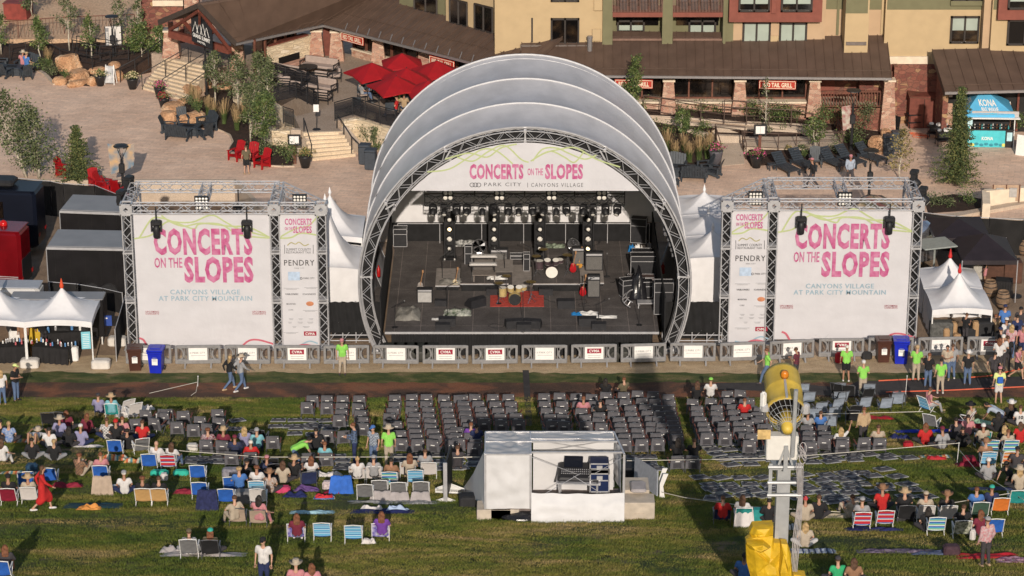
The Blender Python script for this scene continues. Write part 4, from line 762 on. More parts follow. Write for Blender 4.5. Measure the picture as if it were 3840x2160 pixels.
def planter(p,z,s_,lab,tall=False,fl=FLOW,seed=0,m=POT,n=320):
 e=E_('flower_planter',Z(p,z),label=lab,cat='planter',group='flower planters');hh=.62*s_*(1.5 if tall else 1);mb=MB();mb.lt([(.2*s_,0),(.33*s_,hh*.9),(.36*s_,hh),(.31*s_,hh),(.3*s_,hh-.06)],(0,0,0),14);mb.B_('pot',m,e,True)
 rr=random.Random(seed);mb=MB()
 for i in range(n):a=rr.random()*6.28;r=abs(rr.gauss(0,.26))*s_;leaf(mb,Vector((r*math.cos(a),r*math.sin(a),hh+.05+rr.uniform(0,.42)*s_*(1-r))),.10*s_,rr,(.35,.25,.4))
 mb.B_('flowers',fl,e)
FR=[LEAF[1],LEAFY[1],mat('petals_crimson',(.3,.02,.04),.6,.3,20)];FW=[LEAF[1],LEAF[2],mat('petals_cream',(.6,.5,.3),.6,.3,20)]
planter(A(780,665),PZ,1,'black pot of green and white plants left of the easel sign',fl=FW,seed=1);planter(A(1030,690),PZ,1.05,'black pot of yellow green flowers at the foot of the wide stairs',fl=FW,seed=2)
planter(A(1240,755),PZ,1,'pot of pink and white flowers at the right foot of the wide stairs',seed=3);planter(A(1275,840),PZ,1,'pot of dark red flowers behind the flat cream boulder',fl=FR,seed=4)
planter(B(300,1300),PZ,1.1,'black pot of rusty red spikes beside the menu board',fl=[LEAF[1],LEAFY[1],LEAFY[2]],seed=5);planter(C(1415,1310),PZ,1.15,'tall grey planter of pink petunias by the right walkway',True,seed=6,m=mat('grey_pot',(.10,.095,.11),.6,.1));planter(C(1730,1300),PZ,1.1,'black pot of pink and purple flowers below the menu stand',seed=7)
def menuboard(p,z,lab,post=BRN,h=1.75):
 e=E_('menu_board',Z(p,z),label=lab,cat='menu board');mb=MB();mb.box((0,0,.6),(.16,.1,1.3));mb.B_('post',post,e);mb=MB();mb.rb((0,-.08,h-.35),(.72,.08,.62),.01);mb.B_('frame',BLK,e);mb=MB();mb.box((-.13,-.126,h-.35),(.25,.012,.44));mb.box((.13,-.126,h-.35),(.25,.012,.44));mb.B_('menu_page',PAPER,e)
menuboard(B(220,1270),PZ,'brown post with an open white menu in a black frame by the short stairs');menuboard(C(1755,1190),PZ+.1,'white menu in a black frame beside the right walkway')
e=E_('stand_sign',Z(B(388,1005),TZ),label='slim black floor stand with a white page at the top of the short stairs',cat='sign');mb=MB();mb.lt([(.24,0),(.22,.03),(.03,.05)],(0,0,0),14);mb.tb([(0,0,.03),(0,0,1.1)],.02,5);mb.B_('stand',BLK,e);mb=MB();mb.box((0,-.03,1.25),(.3,.02,.42));mb.B_('page',PAPER,e)
e=E_('easel_sign',Z(A(855,655),PZ),R(-12),'white a-frame easel sign with a grey printed poster between the flower pots','sign');mb=MB()
for s_ in(-1,1):mb.bar((s_*.3,-.12,0),(s_*.25,.08,1.2),.04,.04);mb.bar((s_*.3,.4,0),(s_*.25,.1,1.2),.04,.04)
mb.B_('frame',PAPER,e);mb=MB();mb.sb([(-.29,-.12,.12),(.29,-.12,.12),(.25,.06,1.15),(-.25,.06,1.15)],.02);mb.B_('poster',mat('poster_grey',(.62,.62,.62),.6,0,rgb2=(.25,.26,.28),scale=3),e)
e=E_('welcome_board',Z(A(885,365),PZ+.9),label='tall pale welcome board with skiers silhouette behind the front lamp post',cat='sign');s0=Z(A(820,365),PZ+.9);s1=Z(A(945,365),PZ+.9);ww=(s1-s0).length;hh=h_for(A(885,365),A(885,208),PZ+.9)
mb=MB();mb.box((-ww/2+.0,0,hh/2),(.05,.05,hh));mb.box((ww/2,0,hh/2),(.05,.05,hh));mb.B_('post',BLK,e)
mb=MB();mb.box((0,0,hh/2+.05),(ww*.97,.04,hh*.95));mb.B_('panel',mat('welcome_print',(.60,.55,.5),.6,0,rgb2=(.70,.68,.66),scale=.8),e);mb=MB();mb.box((-ww*.38,-.03,hh*.5),(ww*.2,.012,hh*.9));mb.B_('side_strip',mat('strip_grey',(.25,.25,.26),.6,.1),e)
u=Vector((0,-.045,0));lettering('WELCOME',Vector((-ww*.31,-.042,hh*.15)),Vector((0,0,hh*.62)),Vector((-ww*.14,0,0)),PAPER,e,.02)
mb=MB()
for i in range(5):mb.ell((ww*(.0+.08*i),-.04,hh*.3),.03,.012,.08,6,k=4)
mb.B_('skier_print',BLK,e)
e=E_('outdoor_fireplace',Z(B(190,530),TZ),label='wide cream stone outdoor fireplace with a timber top on the sofa terrace',cat='fireplace')
a=Z(B(15,560),TZ);b=Z(B(370,455),TZ);u=(b-a);rz=math.atan2(u.y,u.x);L_=u.length;hh=h_for(B(15,560),B(15,375),TZ);c=(a+b)/2;n_=Vector((-math.sin(rz),math.cos(rz),0));e.location=c;e.rotation_euler.z=rz
mb=MB();mb.box((0,.4,hh/2),(L_,.8,hh));mb.B_('stone_body',CSTONE,e);mb=MB();mb.box((0,.4,hh+.04),(L_*.85,.5,.08));mb.B_('timber_top',REDT,e);mb=MB();mb.box((-.2,-.005,hh*.33),(L_*.45,.05,.42));mb.B_('firebox',BLACKIN,e)
mb=MB();mb.rb((.3,-.55,.2),(L_*.75,.5,.4),.03);mb.B_('hearth_bench',mat('pink_stone',(.42,.24,.18),.8,.15,4),e)
def sofa(p,rz,w_,lab,name='patio_sofa',z=TZ,cat='sofa'):
 e=E_(name,Z((p[0],p[1]+17),z),R(rz),lab,cat,'taupe terrace seating');mb=MB();mb.rb((0,0,.36),(w_-.1,.66,.16),.04);mb.B_('seat_cushion',TAUPE,e);mb=MB();mb.rb((0,.3,.62),(w_-.1,.16,.42),.05);mb.B_('back_cushion',TAUPE,e)
 mb=MB();mb.box((0,0,.26),(w_,.7,.04))
 for s_ in(-1,1):
  mb.box((s_*w_/2,-.32,.3),(.04,.04,.6));mb.box((s_*w_/2,.36,.4),(.04,.04,.8));mb.box((s_*w_/2,0,.6),(.05,.72,.04));mb.bar((s_*w_/2,-.3,.3),(s_*w_/2,.33,.58),.02,.02)
 for k in range(3):mb.box((0,.4,.4+.15*k),(w_,.03,.07))
 mb.B_('frame',BLK,e)
for p,rz,w_,t in((B(410,520),-25,2.3,'long taupe terrace sofa beside the fireplace'),(B(180,560),150,1.9,'taupe sofa with its slatted back toward the stage, left of the fire pit'),(B(290,610),155,.8,'taupe armchair in the middle of the sofa group'),(B(440,610),158,.9,'taupe armchair right of the dark fire pit'),(B(525,590),-80,.8,'taupe armchair at the right end of the back group'),(B(70,600),60,.8,'taupe armchair at the left end by the aspen'),(B(150,650),170,.8,'taupe armchair behind the glass railing, left'),(B(420,680),-30,1.9,'long taupe sofa in the front group'),(B(440,760),160,.9,'taupe armchair nearest the glass railing corner'),(B(250,690),150,.8,'taupe armchair behind the glass railing, middle')):sofa(p,rz,w_,t,'patio_sofa' if w_>1 else 'patio_armchair',cat='sofa' if w_>1 else 'armchair')
def rtable(p,lab,r=.45,h=.72,z=TZ):
 mb=MB();mb.cyl((0,0,h-.04),r,.04,14);mb.tb([(0,0,0),(0,0,h-.04)],.04,6);mb.cyl((0,0,0),r*.6,.04,12);tag(mb.B_('patio_table',BLK,None,False,Z(p,z)),lab,'table','dark terrace tables')
rtable(B(320,570),'dark fire pit table between the taupe sofas',.6,.45);rtable(B(290,670),'small dark round table by the glass railing',.25,.45);rtable(B(820,720),'dark cafe table under the left parasol',.55);rtable(B(1010,800),'dark cafe table behind the two people in yellow',.55);rtable(B(1130,740),'dark cafe table under the low right parasol',.5);rtable(B(960,850),'dark cafe table near the glass railing',.4)
def cafechair(p,rz,lab):
 e=E_('cafe_chair',Z(p,TZ),R(rz),lab,'chair','dark cafe chairs under the parasols');mb=MB();mb.box((0,0,.45),(.5,.5,.05));mb.B_('seat',TAUPE,e);mb=MB();mb.box((0,.24,.7),(.5,.05,.5));mb.B_('backrest',DARKW,e)
 for a in(-1,1):
  for b in(-1,1):mb=MB();mb.box((a*.23,b*.23,.23+(.12 if b<0 else 0)),(.04,.04,.45+(.22 if b<0 else 0)));mb.B_('leg',BLK,e)
  mb=MB();mb.box((a*.24,0,.68),(.05,.5,.03));mb.B_('armrest',BLK,e)
for p,rz,t in((B(745,790),20,'dark cafe chair of the woman at the left table'),(B(900,810),10,'empty taupe cafe chair near the glass railing'),(B(710,870),170,'dark cafe chair just inside the railing corner'),(B(960,930),10,'dark cafe chair behind the railing, half hidden'),(B(1030,850),0,'dark cafe chair of the man in yellow'),(B(1070,870),-10,'dark cafe chair of the woman in yellow'),(B(850,690),180,'dark cafe chair facing the left table')):cafechair(p,rz,t)
def parasol(top,zt,w_,lab,rz=20,ztb=TZ):
 t=Z(top,zt);e=E_('red_parasol',(t.x,t.y,ztb),R(rz),lab,'parasol','red parasols on the terrace');h=zt-ztb;a=w_/2;mb=MB()
 c=[Vector((a*math.cos(k*math.pi/4+.39),a*math.sin(k*math.pi/4+.39),h-.62))for k in range(8)]if 0 else[Vector((sx*a,sy*a,h-.72))for sx,sy in((-1,-1),(0,-1.0),(1,-1),(1,0),(1,1),(0,1),(-1,1),(-1,0))]
 for i in(1,3,5,7):c[i].z+=.12
 tp=Vector((0,0,h))
 for i in range(8):mb.add([c[i],c[(i+1)%8],tp],[(0,1,2)]);mb.add([c[i],c[(i+1)%8],c[(i+1)%8]-Vector((0,0,.09)),c[i]-Vector((0,0,.09))],[(0,1,2,3)])
 mb.B_('canopy',REDC,e);mb=MB();mb.tb([(0,0,0),(0,0,h+.06)],.025,6);mb.lt([(.3,0),(.28,.08),(.04,.1)],(0,0,0),12);mb.B_('pole',BLK,e);mb=MB()
 for v in c:mb.tb([tp-Vector((0,0,.06)),v-Vector((0,0,.02))],.012,4)
 mb.B_('ribs',BLK,e)
for top,zt,w_,t,rz in((B(818,485),TZ+2.35,2.5,'leftmost red parasol with its pole free of the others',28),(B(1050,412),TZ+2.35,2.3,'red parasol standing farthest back by the window',5),(B(1320,470),TZ+2.35,2.5,'red parasol tucked behind the dome at the right',25),(B(1085,528),TZ+2.4,2.5,'middle red parasol overlapped by the front one',22),(B(1005,590),TZ+2.3,2.6,'front red parasol above the cafe tables',24),(B(1250,625),TZ+2.2,2.3,'small low red parasol at the dome edge',15)):parasol(top,zt,w_,t,rz)
def tote(p,z,rz,m,lab,s_=1,name='wheelie_bin',sticker=True):
 e=E_(name,p if isinstance(p,Vector)else Z(p,z),R(rz),lab,'bin');mb=MB();w0,w1=.22,.29
 def rg(w_,d,zz):return[(-w_,-d,zz),(w_,-d,zz),(w_,d,zz),(-w_,d,zz)]
 vs=rg(.22,.24,.05)+rg(.27,.31,.86)+rg(.30,.34,.88)+rg(.30,.34,.94);mb.add(vs,[(3,2,1,0)]+[(k*4+i,k*4+(i+1)%4,k*4+4+(i+1)%4,k*4+4+i)for k in range(3)for i in range(4)]+[(12,13,14,15)]);mb.B_('body',m,e)
 mb=MB();mb.rb((0,-.01,.985),(.63,.72,.08),.03);mb.box((0,.36,.97),(.5,.06,.05));mb.rb((0,.02,1.03),(.4,.4,.04),.015);mb.B_('lid',m,e)
 for s in(-1,1):mb=MB();mb.cyl((s*.24,.27,.1),.1,.05,12,rot=Matrix.Rotation(R(90),3,'Y'));mb.B_('wheel',BLK,e)
 if sticker:mb=MB();mb.box((.0,-.296,.58),(.22,.006,.34),rx=-.075);mb.B_('notice',PAPER,e);mb=MB();[mb.box((0,-.3,.7-.05*k),(.16,.004,.018))for k in range(5)];mb.B_('print',mat('print_grey',(.25,.28,.32),.7),e)
 e.scale=(s_,)*3;return e
BBR=mat('bin_brown',(.07,.028,.02),.35,.12,3);BBL=mat('bin_blue',(.012,.025,.42),.35,.12,3)
def bigbin(p,rz,lab):
 e=E_('litter_bin',Z(p,PZ),R(rz),lab,'litter bin','dark grey slatted litter bins');mb=MB();mb.rb((0,0,.5),(.6,.6,1.0),.04)
 for k in range(9):mb.box((0,-.305,.15+.09*k),(.54,.02,.05));mb.box((-.305,0,.15+.09*k),(.02,.54,.05))
 mb.B_('body',TOTE,e);mb=MB();mb.rb((0,0,1.08),(.66,.66,.14),.05);mb.B_('lid',TOTE,e)
bigbin(B(765,1270),-8,'dark slatted litter bin at the foot of the short stairs, the rear one');bigbin(B(810,1310),-8,'dark slatted litter bin nearest the dome at the short stairs');bigbin(D(1015,1200),0,'front dark litter bin beside the tan boulder');bigbin(D(1080,1170),0,'dark litter bin behind the front one on the right plaza')
tote(D(1080,925),PZ,0,BBR,'brown wheelie bin against the red stone wall',1.05,sticker=False);tote(D(1165,908),PZ,0,BBL,'blue recycling bin against the red stone wall',.9,sticker=False)
q=Z(D(1370,1000),PZ);e=E_('storage_shed',q,label='rust brown timber storage shed beside the stone wall',cat='shed');mb=MB();mb.box((-.6,1.6,.95),(1.7,3.0,1.9));mb.B_('walls',mat('rust_boards',(.16,.045,.03),.7,.15,4),e);mb=MB();mb.sb([(-1.5,.05,1.9),(.3,.05,1.75),(.3,3.2,2.0),(-1.5,3.2,2.2)],.06);mb.B_('roof',BRN,e);mb=MB();mb.box((-.6,.085,.9),(.03,.03,1.7));mb.B_('door_gap',BLACKIN,e)
def cart(p,rz,lab,w_=1.1):
 e=E_('service_cart',Z(p,PZ),R(rz),lab,'cart','black service carts near the drinks stand');mb=MB();mb.box((0,0,.8),(w_,.6,.05));mb.box((0,0,.35),(w_,.6,.05));mb.box((0,.1,.6),(w_*.8,.4,.3));mb.B_('shelf',BLK,e);mb=MB()
 for a in(-1,1):
  for b in(-1,1):mb.tb([(a*w_*.45,b*.25,.08),(a*w_*.45,b*.25,.8)],.02,4);mb.cyl((a*w_*.45-.02,b*.25,.06),.06,.04,8,rot=Matrix.Rotation(R(90),3,'Y'))
 mb.B_('frame',BLK,e);mb=MB();rr=random.Random(5)
 for i in range(6):mb.rb((rr.uniform(-.35,.35)*w_,rr.uniform(-.15,.15),.9),(.22,.18,.12),.02,rr.random()*3)
 mb.B_('boxes',PAPER,e)
cart(D(1245,985),12,'black service cart with white boxes beside the blue bin',1.3);cart(D(1400,1080),-20,'black service cart with cartons in front of the shed',1.2);cart(D(1450,1125),10,'low black service cart nearest the spruce',1.0)
mb=MB();rr=random.Random(8);pts=[(.5*math.cos(t*.9)+.1*rr.random(),.35*math.sin(t*.8)+.15*rr.random()+.03*t,.02)for t in range(26)];mb.tb(pts,.018,4);tag(mb.B_('extension_cord',mat('orange_cord',(.6,.12,.05),.6),None,False,Z(D(1260,1070),PZ)),'tangled orange extension cord on the paving between the carts','cord')
e=E_('a_frame_sign',Z(D(1062,1030),PZ),R(-60),'black slanted a-frame board leaning at the stone pillar','sign');mb=MB();mb.sb([(-.35,0,0),(.35,0,0),(.35,.12,1.0),(-.35,.12,1.0)],.04);mb.B_('board',BLK,e)
e=E_('a_frame_sign',Z(D(2055,1210),PZ),R(-30),'white a-frame board cut by the right edge of the picture','sign');mb=MB();mb.sb([(-.4,0,0),(.5,0,0),(.5,.15,1.15),(-.4,.15,1.15)],.05);mb.B_('board',PAPER,e)
AQ=mat('aqua_panel',(.07,.50,.56),.5,.08,3);SKYB=mat('sky_blue_canvas',(.10,.42,.68),.7,.06,2,bump=.2)
kb=Z(D(1640,1140),PZ);kr=Z(D(1985,1145),PZ);kw=(kr-kb).length;e=E_('drinks_stand',kb,math.atan2((kr-kb).y,(kr-kb).x),label='turquoise drinks stand with a blue peaked canopy and bottles on the counter',cat='drinks stand')
hk=h_for(D(1640,1140),D(1640,880),PZ)
mb=MB();mb.rb((kw*.41,.02,.5),(kw*.8,.1,1.0),.01);mb.B_('front_panel',AQ,e);mb=MB();mb.rb((kw*.9,.0,.5),(kw*.18,.12,1.0),.01);mb.B_('side_box',BLK,e);mb=MB();mb.box((-.04,1.2,hk/2),(.08,2.4,hk));mb.B_('side_panel',AQ,e)
mb=MB();mb.box((kw*.5,.15,1.04),(kw*1.0,.5,.06));mb.box((kw*.45,.1,1.22),(kw*.8,.3,.04));mb.box((kw*.5,1.2,.9),(kw*.9,.1,1.8));mb.B_('counter',BLK,e)
mb=MB();mb.box((kw*.55,-.12,hk+.02),(kw*1.05,.06,.32));mb.B_('header_board',mat('silver_header',(.45,.43,.42),.5,.06),e);mb=MB();mb.box((kw*.55,-.25,hk-.18),(kw*1.1,.3,.06));mb.B_('awning_rail',WHT,e)
mb=MB()
for xx in(0.03,kw*1.0):
 for yy in(0,2.4):mb.tb([(xx,yy,0),(xx,yy,hk)],.035,5)
mb.B_('poles',WHT,e)
ap=Vector((kw*.3,1.2,hk+1.15));cz=hk-.0;cn=[Vector((-.35,-.2,cz)),Vector((kw*.98,-.2,cz)),Vector((kw*.98,2.7,cz)),Vector((-.35,2.7,cz))];mb=MB()
for i in range(4):
 a,b=cn[i],cn[(i+1)%4];m_=(a+b)/2+Vector((0,0,.03));mb.add([a,m_,ap,],[(0,1,2)]);mb.add([m_,b,ap],[(0,1,2)]);mb.add([a,b,b-Vector((0,0,.2)),a-Vector((0,0,.2))],[(0,1,2,3)])
mb.B_('canopy',SKYB,e)
def onplane(a,b,c,u,v):return a+(b-a)*u+(c-a)*v
A0,B0=cn[0],cn[1];U_=(B0-A0);V_=(ap-(A0+B0)/2);nn=U_.cross(V_).normalized()*.03
lettering('KONA',A0+U_*.34+V_*.3+nn,U_*.34,V_*.26,WHT,e,.03);lettering('BIG WAVE',A0+U_*.36+V_*.1+nn,U_*.34,V_*.16,WHT,e,.03)
L0,L1=cn[3],cn[0];U2=L1-L0;V2=(ap-(L0+L1)/2);n2=U2.cross(V2).normalized()*.03;lettering('KONA',L0+U2*.4+V2*.2+n2,U2*.3,V2*.25,WHT,e,.03)
lettering('KONA',(kw*.28,-.04,.42),(kw*.26,0,0),(0,0,.2),WHT,e,.03);lettering('KONA',(kw*.42,-.16,hk-.06),(kw*.17,0,0),(0,0,.16),AQ,e,.03)
mb=MB()
for i in range(7):mb.ell((kw*(.06+.11*i),-.035,.14+.05*(i%2)),.14,.01,.09,8,k=4)
mb.B_('wave_print',mat('wave_navy',(.03,.25,.32),.6),e);mb=MB()
for i,x in enumerate((.07,.78)):mb.ell((kw*x,-.036,.14),.16,.01,.1,8,k=4)
mb.B_('sun_print',mat('sun_yellow',(.65,.6,.15),.6),e)
mb=MB();mb.box((-.02,-.07,1.5),(.3,.015,.5));mb.box((kw*.9,-.08,.65),(.3,.02,.5));mb.B_('notice',mat('notice_blue',(.45,.65,.7),.6),e)
rr=random.Random(4);
for i in range(16):
 x=kw*(.12+.05*i)+rr.gauss(0,.02);h=rr.uniform(.2,.3);mb=MB();mb.lt([(.04,0),(.04,h*.6),(.015,h*.8),(.015,h)],(0,0,0),8);tag(mb.B_('bottle',(WHT,BLK,mat('bottle_amber',(.25,.1,.03),.2),mat('bottle_teal',(.05,.3,.32),.2))[i%4],None,False,e.matrix_basis@Vector((x,.02 if i%2 else.18,1.075))),'small bottle on the turquoise stand counter, '+ORD[i]+' from the left','bottle','bottles on the drinks stand counter')
e=E_('storage_container',Z(A(140,160),TZ),label='rust red metal container on the sandy bank, upper left',cat='container');mb=MB();mb.box((-.1,.9,.5),(1.5,1.4,1.0),-.15);mb.B_('body',mat('rust_red',(.22,.04,.03),.6,.2,3),e);mb=MB();mb.box((-.1,.9,1.03),(1.6,1.5,.06),-.15);mb.B_('lid',MS['rust_red'],e)
wallstrip('low_wall',[(F(2478,478),PZ+.95),(F(2700,460),PZ+.95)],1.0,.35,CAPS,'thick cream parapet wall at the right edge of the plaza');wallstrip('low_wall',[(F(2480,478),PZ+.92),(F(2482,512),PZ+.85)],1.0,.4,CAPS,'short cream return of the parapet wall at the right')
e=E_('utility_panel',Z(F(2530,520),PZ),label='electrical panel with grey boxes on a brown frame in front of the parapet wall',cat='electrical panel');mb=MB();mb.box((0,.2,.7),(1.5,.06,.9));mb.B_('backboard',mat('tan_board',(.42,.29,.2),.8),e)
for x in(-.35,.35):mb=MB();mb.rb((x,.12,.75),(.4,.14,.5),.01);mb.B_('meter_box',mat('box_grey',(.4,.38,.36),.6),e)
mb=MB();[mb.tb([(x,.1,0),(x,.1,1.2)],.025,4)for x in(-.7,0,.7)];mb.B_('frame',BRN,e)
wallstrip('low_wall',[(F(2290,547),PZ+.12),(F(2400,540),PZ+.18),(F(2576,508),PZ+.2),(F(2720,480),PZ+.2)],.6,.5,CONC,'long pale wall curving above the black mesh fence at the right')
DOME=mat('dome_fabric',(.41,.41,.435),.42,.09,.9,bump=.7,bscale=1.1);XC=.6;RD=7.72;ZCD=3.25
def arc(r,t):return Vector((XC+r*math.cos(t),0,ZCD+r*math.sin(t)))
T0=-math.asin(ZCD/RD)
DM=E_('stage_dome',(XC,10,0),label='huge grey clamshell stage roof of four ribbed fabric arches over the black stage',cat='stage roof')
ring=[4.95,8.8,12.9,17.2]
mb=MB()
def domef(y0,y1):
 def f(u,v):
  t=T0+(math.pi-2*T0)*u;sag=.55*(math.sin(math.pi*min(1,v*1.0))**.8)*(1-.25*v)*(.35+.65*max(0,math.sin(t)));wr=.03*mnoise.noise(Vector((t*14,v*2.5+y0,0)))*math.sin(math.pi*v)*1.6
  p=arc(RD-sag+wr,t);p.y=y0+(y1-y0)*v;return p-DM.location
 return f
for i in range(3):
 mb=MB();mb.grid(150,12,domef(ring[i],ring[i+1]));mb.B_('roof_panel',DOME,DM,True)
for y in ring[1:]:
 mb=MB();mb.tb([arc(RD+.02,T0+(math.pi-2*T0)*i/72)+Vector((0,y,0))-DM.location for i in range(73)],.05,6);mb.B_('rib',mat('rib_white',(.55,.55,.57),.4,.05),DM,True)
mb=MB();mb.tb([arc(RD+.02,T0+(math.pi-2*T0)*i/72)+Vector((0,4.95,0))-DM.location for i in range(73)],.05,5);mb.B_('front_rib',ALU,DM)
ZRW=YP(H(1100,352),17.1).z
mb=MB();
def rear(u,v):
 x=-1+2*u;zb=ZRW;hw=math.sqrt(max(0,RD**2-(zb-ZCD)**2));X=XC+x*hw*.985;zt=ZCD+math.sqrt(max(0,(RD-.1)**2-(X-XC)**2));z=zb+(zt-zb)*v;return Vector((X,17.15-.25*(1-(1-v)**2),z))-DM.location
mb.grid(30,8,rear);mb.B_('rear_wall',WVIN,DM,True)
mb=MB();mb.grid(72,1,lambda u,v:arc(7.08+.6*v,T0+(math.pi-2*T0)*u)+Vector((0,5.25,0))-DM.location);mb.B_('dark_gap_ring',BLKF,DM)  # black ring added to give the dark interior gap behind the arch truss
AR=E_('arch_truss',(XC,5,0),label='curved aluminium lattice arch along the front edge of the stage roof',cat='truss');mb=MB();N_=64
T1=-math.asin(ZCD/RD)*.98
for r in(7.62,7.16):
 for y in(4.7,5.1):
  mb.tb([arc(r,T1+(math.pi-2*T1)*i/N_)+Vector((0,y,0))-AR.location for i in range(N_+1)],.027,5)
for i in range(N_):
 t=[T1+(math.pi-2*T1)*(i+k)/N_ for k in(0,1)]
 for y in(4.7,5.1):
  a,b=((7.62,7.16),(7.16,7.62))[i%2];mb.tb([arc(a,t[0])+Vector((0,y,0))-AR.location,arc(b,t[1])+Vector((0,y,0))-AR.location],.013,4,cap=False)
 for r in(7.62,7.16):
  a,b=((4.7,5.1),(5.1,4.7))[i%2];mb.tb([arc(r,t[0])+Vector((0,a,0))-AR.location,arc(r,t[1])+Vector((0,b,0))-AR.location],.014,4,cap=False)
mb.B_('lattice',ALU,AR)
for k in range(9):
 t=T1+(math.pi-2*T1)*k/8;mb=MB()
 for r in(7.62,7.16):c=arc(r,t)+Vector((0,4.9,0))-AR.location;mb.box(c,(.12,.5,.12))
 mb.box(arc(7.39,t)+Vector((0,4.7,0))-AR.location,(.07,.05,.5),ry=t-math.pi/2);mb.B_('joint_plate',ALU,AR)
for s_ in(-1,1):mb=MB();c=arc(7.39,T1 if s_>0 else math.pi-T1);mb.box((c.x-XC,0,.05),(.9,.9,.1));mb.B_('base_plate',mat('steel_plate',(.3,.3,.3),.5,metal=.6),AR)
PINK=mat('ink_pink',(.42,.065,.19),.6,0,rgb2=(.53,.20,.33),scale=3.5,detail=8);GREYI=mat('ink_grey',(.10,.10,.11),.6,.1);LIME=mat('ink_lime',(.42,.48,.24),.6,.05);SKYI=mat('ink_sky',(.27,.39,.47),.6,.08);CORAL=mat('ink_coral',(.50,.12,.16),.6,.08);CRIM=mat('ink_crimson',(.30,.015,.04),.6,.05)
BANW=mat('banner_vinyl',(.56,.55,.575),.5,.03,1.2,bump=.9,bscale=1.3)
YB=4.6
bn=E_('arch_banner',(XC,YB,8),label='white half round banner with pink lettering hung under the top of the stage arch',cat='banner')
zb=YP(F(1325,480),YB).z;mb=MB();hw=math.sqrt(7.1**2-(zb-ZCD)**2);M_=26;top=[];bot=[]
for i in range(M_+1):X=-hw+2*hw*i/M_;top.append((X,0,ZCD+math.sqrt(max(0,7.1**2-X*X))-8));bot.append((X,-.02*math.sin(X*3),zb-8))
mb.add(bot+top,[(i,i+1,M_+2+i,M_+1+i)for i in range(M_)]);mb.add([(x,y+.03,z)for x,y,z in bot+top],[(M_+1+i,M_+2+i,i+1,i)for i in range(M_)]);mb.B_('cloth',BANW,bn)
def bput(par,name,m,s,c0,c1,Y,bold=0,sp=1,off=.02):
 a=YP(c0,Y);b=YP(c1,Y);o=a-par.location;o.y-=off;return lettering(s,o,(b.x-a.x,0,0),(0,0,b.z-a.z),m,par,bold,sp,name)
CN=[0]
def cur(par,pts,m,w_=.09,Y=YB,name='printed_line',off=.014):
 CN[0]=(CN[0]+1)%14;off=(.028 if off>.02 else.01)+.0011*CN[0]
 P=[YP(p,Y)for p in pts];Q_=[]
 for i in range(len(P)-1):
  p0=P[max(0,i-1)];p1=P[i];p2=P[i+1];p3=P[min(len(P)-1,i+2)]
  for k in range(6):
   t=k/6;Q_.append(.5*((2*p1)+(-p0+p2)*t+(2*p0-5*p1+4*p2-p3)*t*t+(-p0+3*p1-3*p2+p3)*t**3))
 Q_.append(P[-1]);mb=MB()
 vs=[];
 for i,q in enumerate(Q_):
  d=(Q_[min(i+1,len(Q_)-1)]-Q_[max(i-1,0)]).normalized();n=Vector((-d.z,0,d.x));c=q-par.location;c.y-=off;vs+=[c+n*w_/2,c-n*w_/2]
 mb.add(vs,[(2*i,2*i+1,2*i+3,2*i+2)for i in range(len(Q_)-1)]);return mb.B_(name,m,par)
bput(bn,'lettering',PINK,'CONCERTS',F(1181,451),F(1317,412),YB,.045,1.08);bput(bn,'lettering',PINK,'ON THE',F(1327,441),F(1366,423),YB,.02);bput(bn,'lettering',PINK,'SLOPES',F(1371,451),F(1467,412),YB,.045,1.08)
bput(bn,'lettering',GREYI,'PARK CITY  |',F(1218,471),F(1328,459),YB,.0,1.2);bput(bn,'lettering',GREYI,'CANYONS VILLAGE',F(1336,470),F(1467,460),YB,0,1.3)
for k in range(3):
 cx,cy=1188+8*k,465;cur(bn,[F(cx+6*math.cos(t*.9),cy+5*math.sin(t*.9))for t in range(8)],GREYI,.03)
cur(bn,[F(1075,432),F(1130,425),F(1180,395),F(1215,375),F(1250,380),F(1290,412)],LIME,.07);cur(bn,[F(1150,395),F(1190,405),F(1230,380),F(1270,366),F(1310,400),F(1330,408)],LIME,.07);cur(bn,[F(1120,400),F(1180,385),F(1225,395),F(1260,372),F(1300,362)],LIME,.07)
cur(bn,[F(1340,405),F(1365,375),F(1400,372),F(1430,385),F(1470,400),F(1500,390)],LIME,.07);cur(bn,[F(1350,395),F(1385,380),F(1420,395),F(1445,408),F(1470,380)],LIME,.07);cur(bn,[F(1335,405),F(1370,385),F(1410,375),F(1450,372),F(1500,400),F(1560,420)],LIME,.07)
ST=E_('stage',(XC,10,0),label='black stage deck with pleated skirt and bright front edge',cat='stage')
xL=Z(F(968,835),PZ).x;xR=Z(F(1657,828),PZ).x;yF=4.35;yBk=17.0;DZ=1.2
DK=ground_mat('stage_deck',[(.35,(.082,.072,.069)),(.65,(.13,.115,.11))],.9,18,.01);n_,l_,b_=nodes_of(DK);tc=n_.new('ShaderNodeTexCoord');br=n_.new('ShaderNodeTexBrick');br.inputs['Scale'].default_value=1;br.inputs['Brick Width'].default_value=1.22;br.inputs['Row Height'].default_value=2.44;br.offset=0;br.inputs['Mortar Size'].default_value=.012
br.inputs['Color1'].default_value=(1,1,1,1);br.inputs['Color2'].default_value=(.85,.85,.85,1);br.inputs['Mortar'].default_value=(2.2,2.1,2,1);l_.new(tc.outputs['Object'],br.inputs[0]);l_.new(mixc(n_,l_,1,b_.inputs['Base Color'].links[0].from_socket,br.outputs[0],'MULTIPLY'),b_.inputs['Base Color'])
mb=MB();mb.box(((xL+xR)/2-XC,(yF+yBk)/2-10,DZ-.08),(xR-xL,yBk-yF,.16));mb.B_('deck',DK,ST)
mb=MB();mb.box(((xL+xR)/2-XC,yF-10-.02,DZ-.05),(xR-xL,.05,.1));mb.B_('front_edge',ALU,ST)
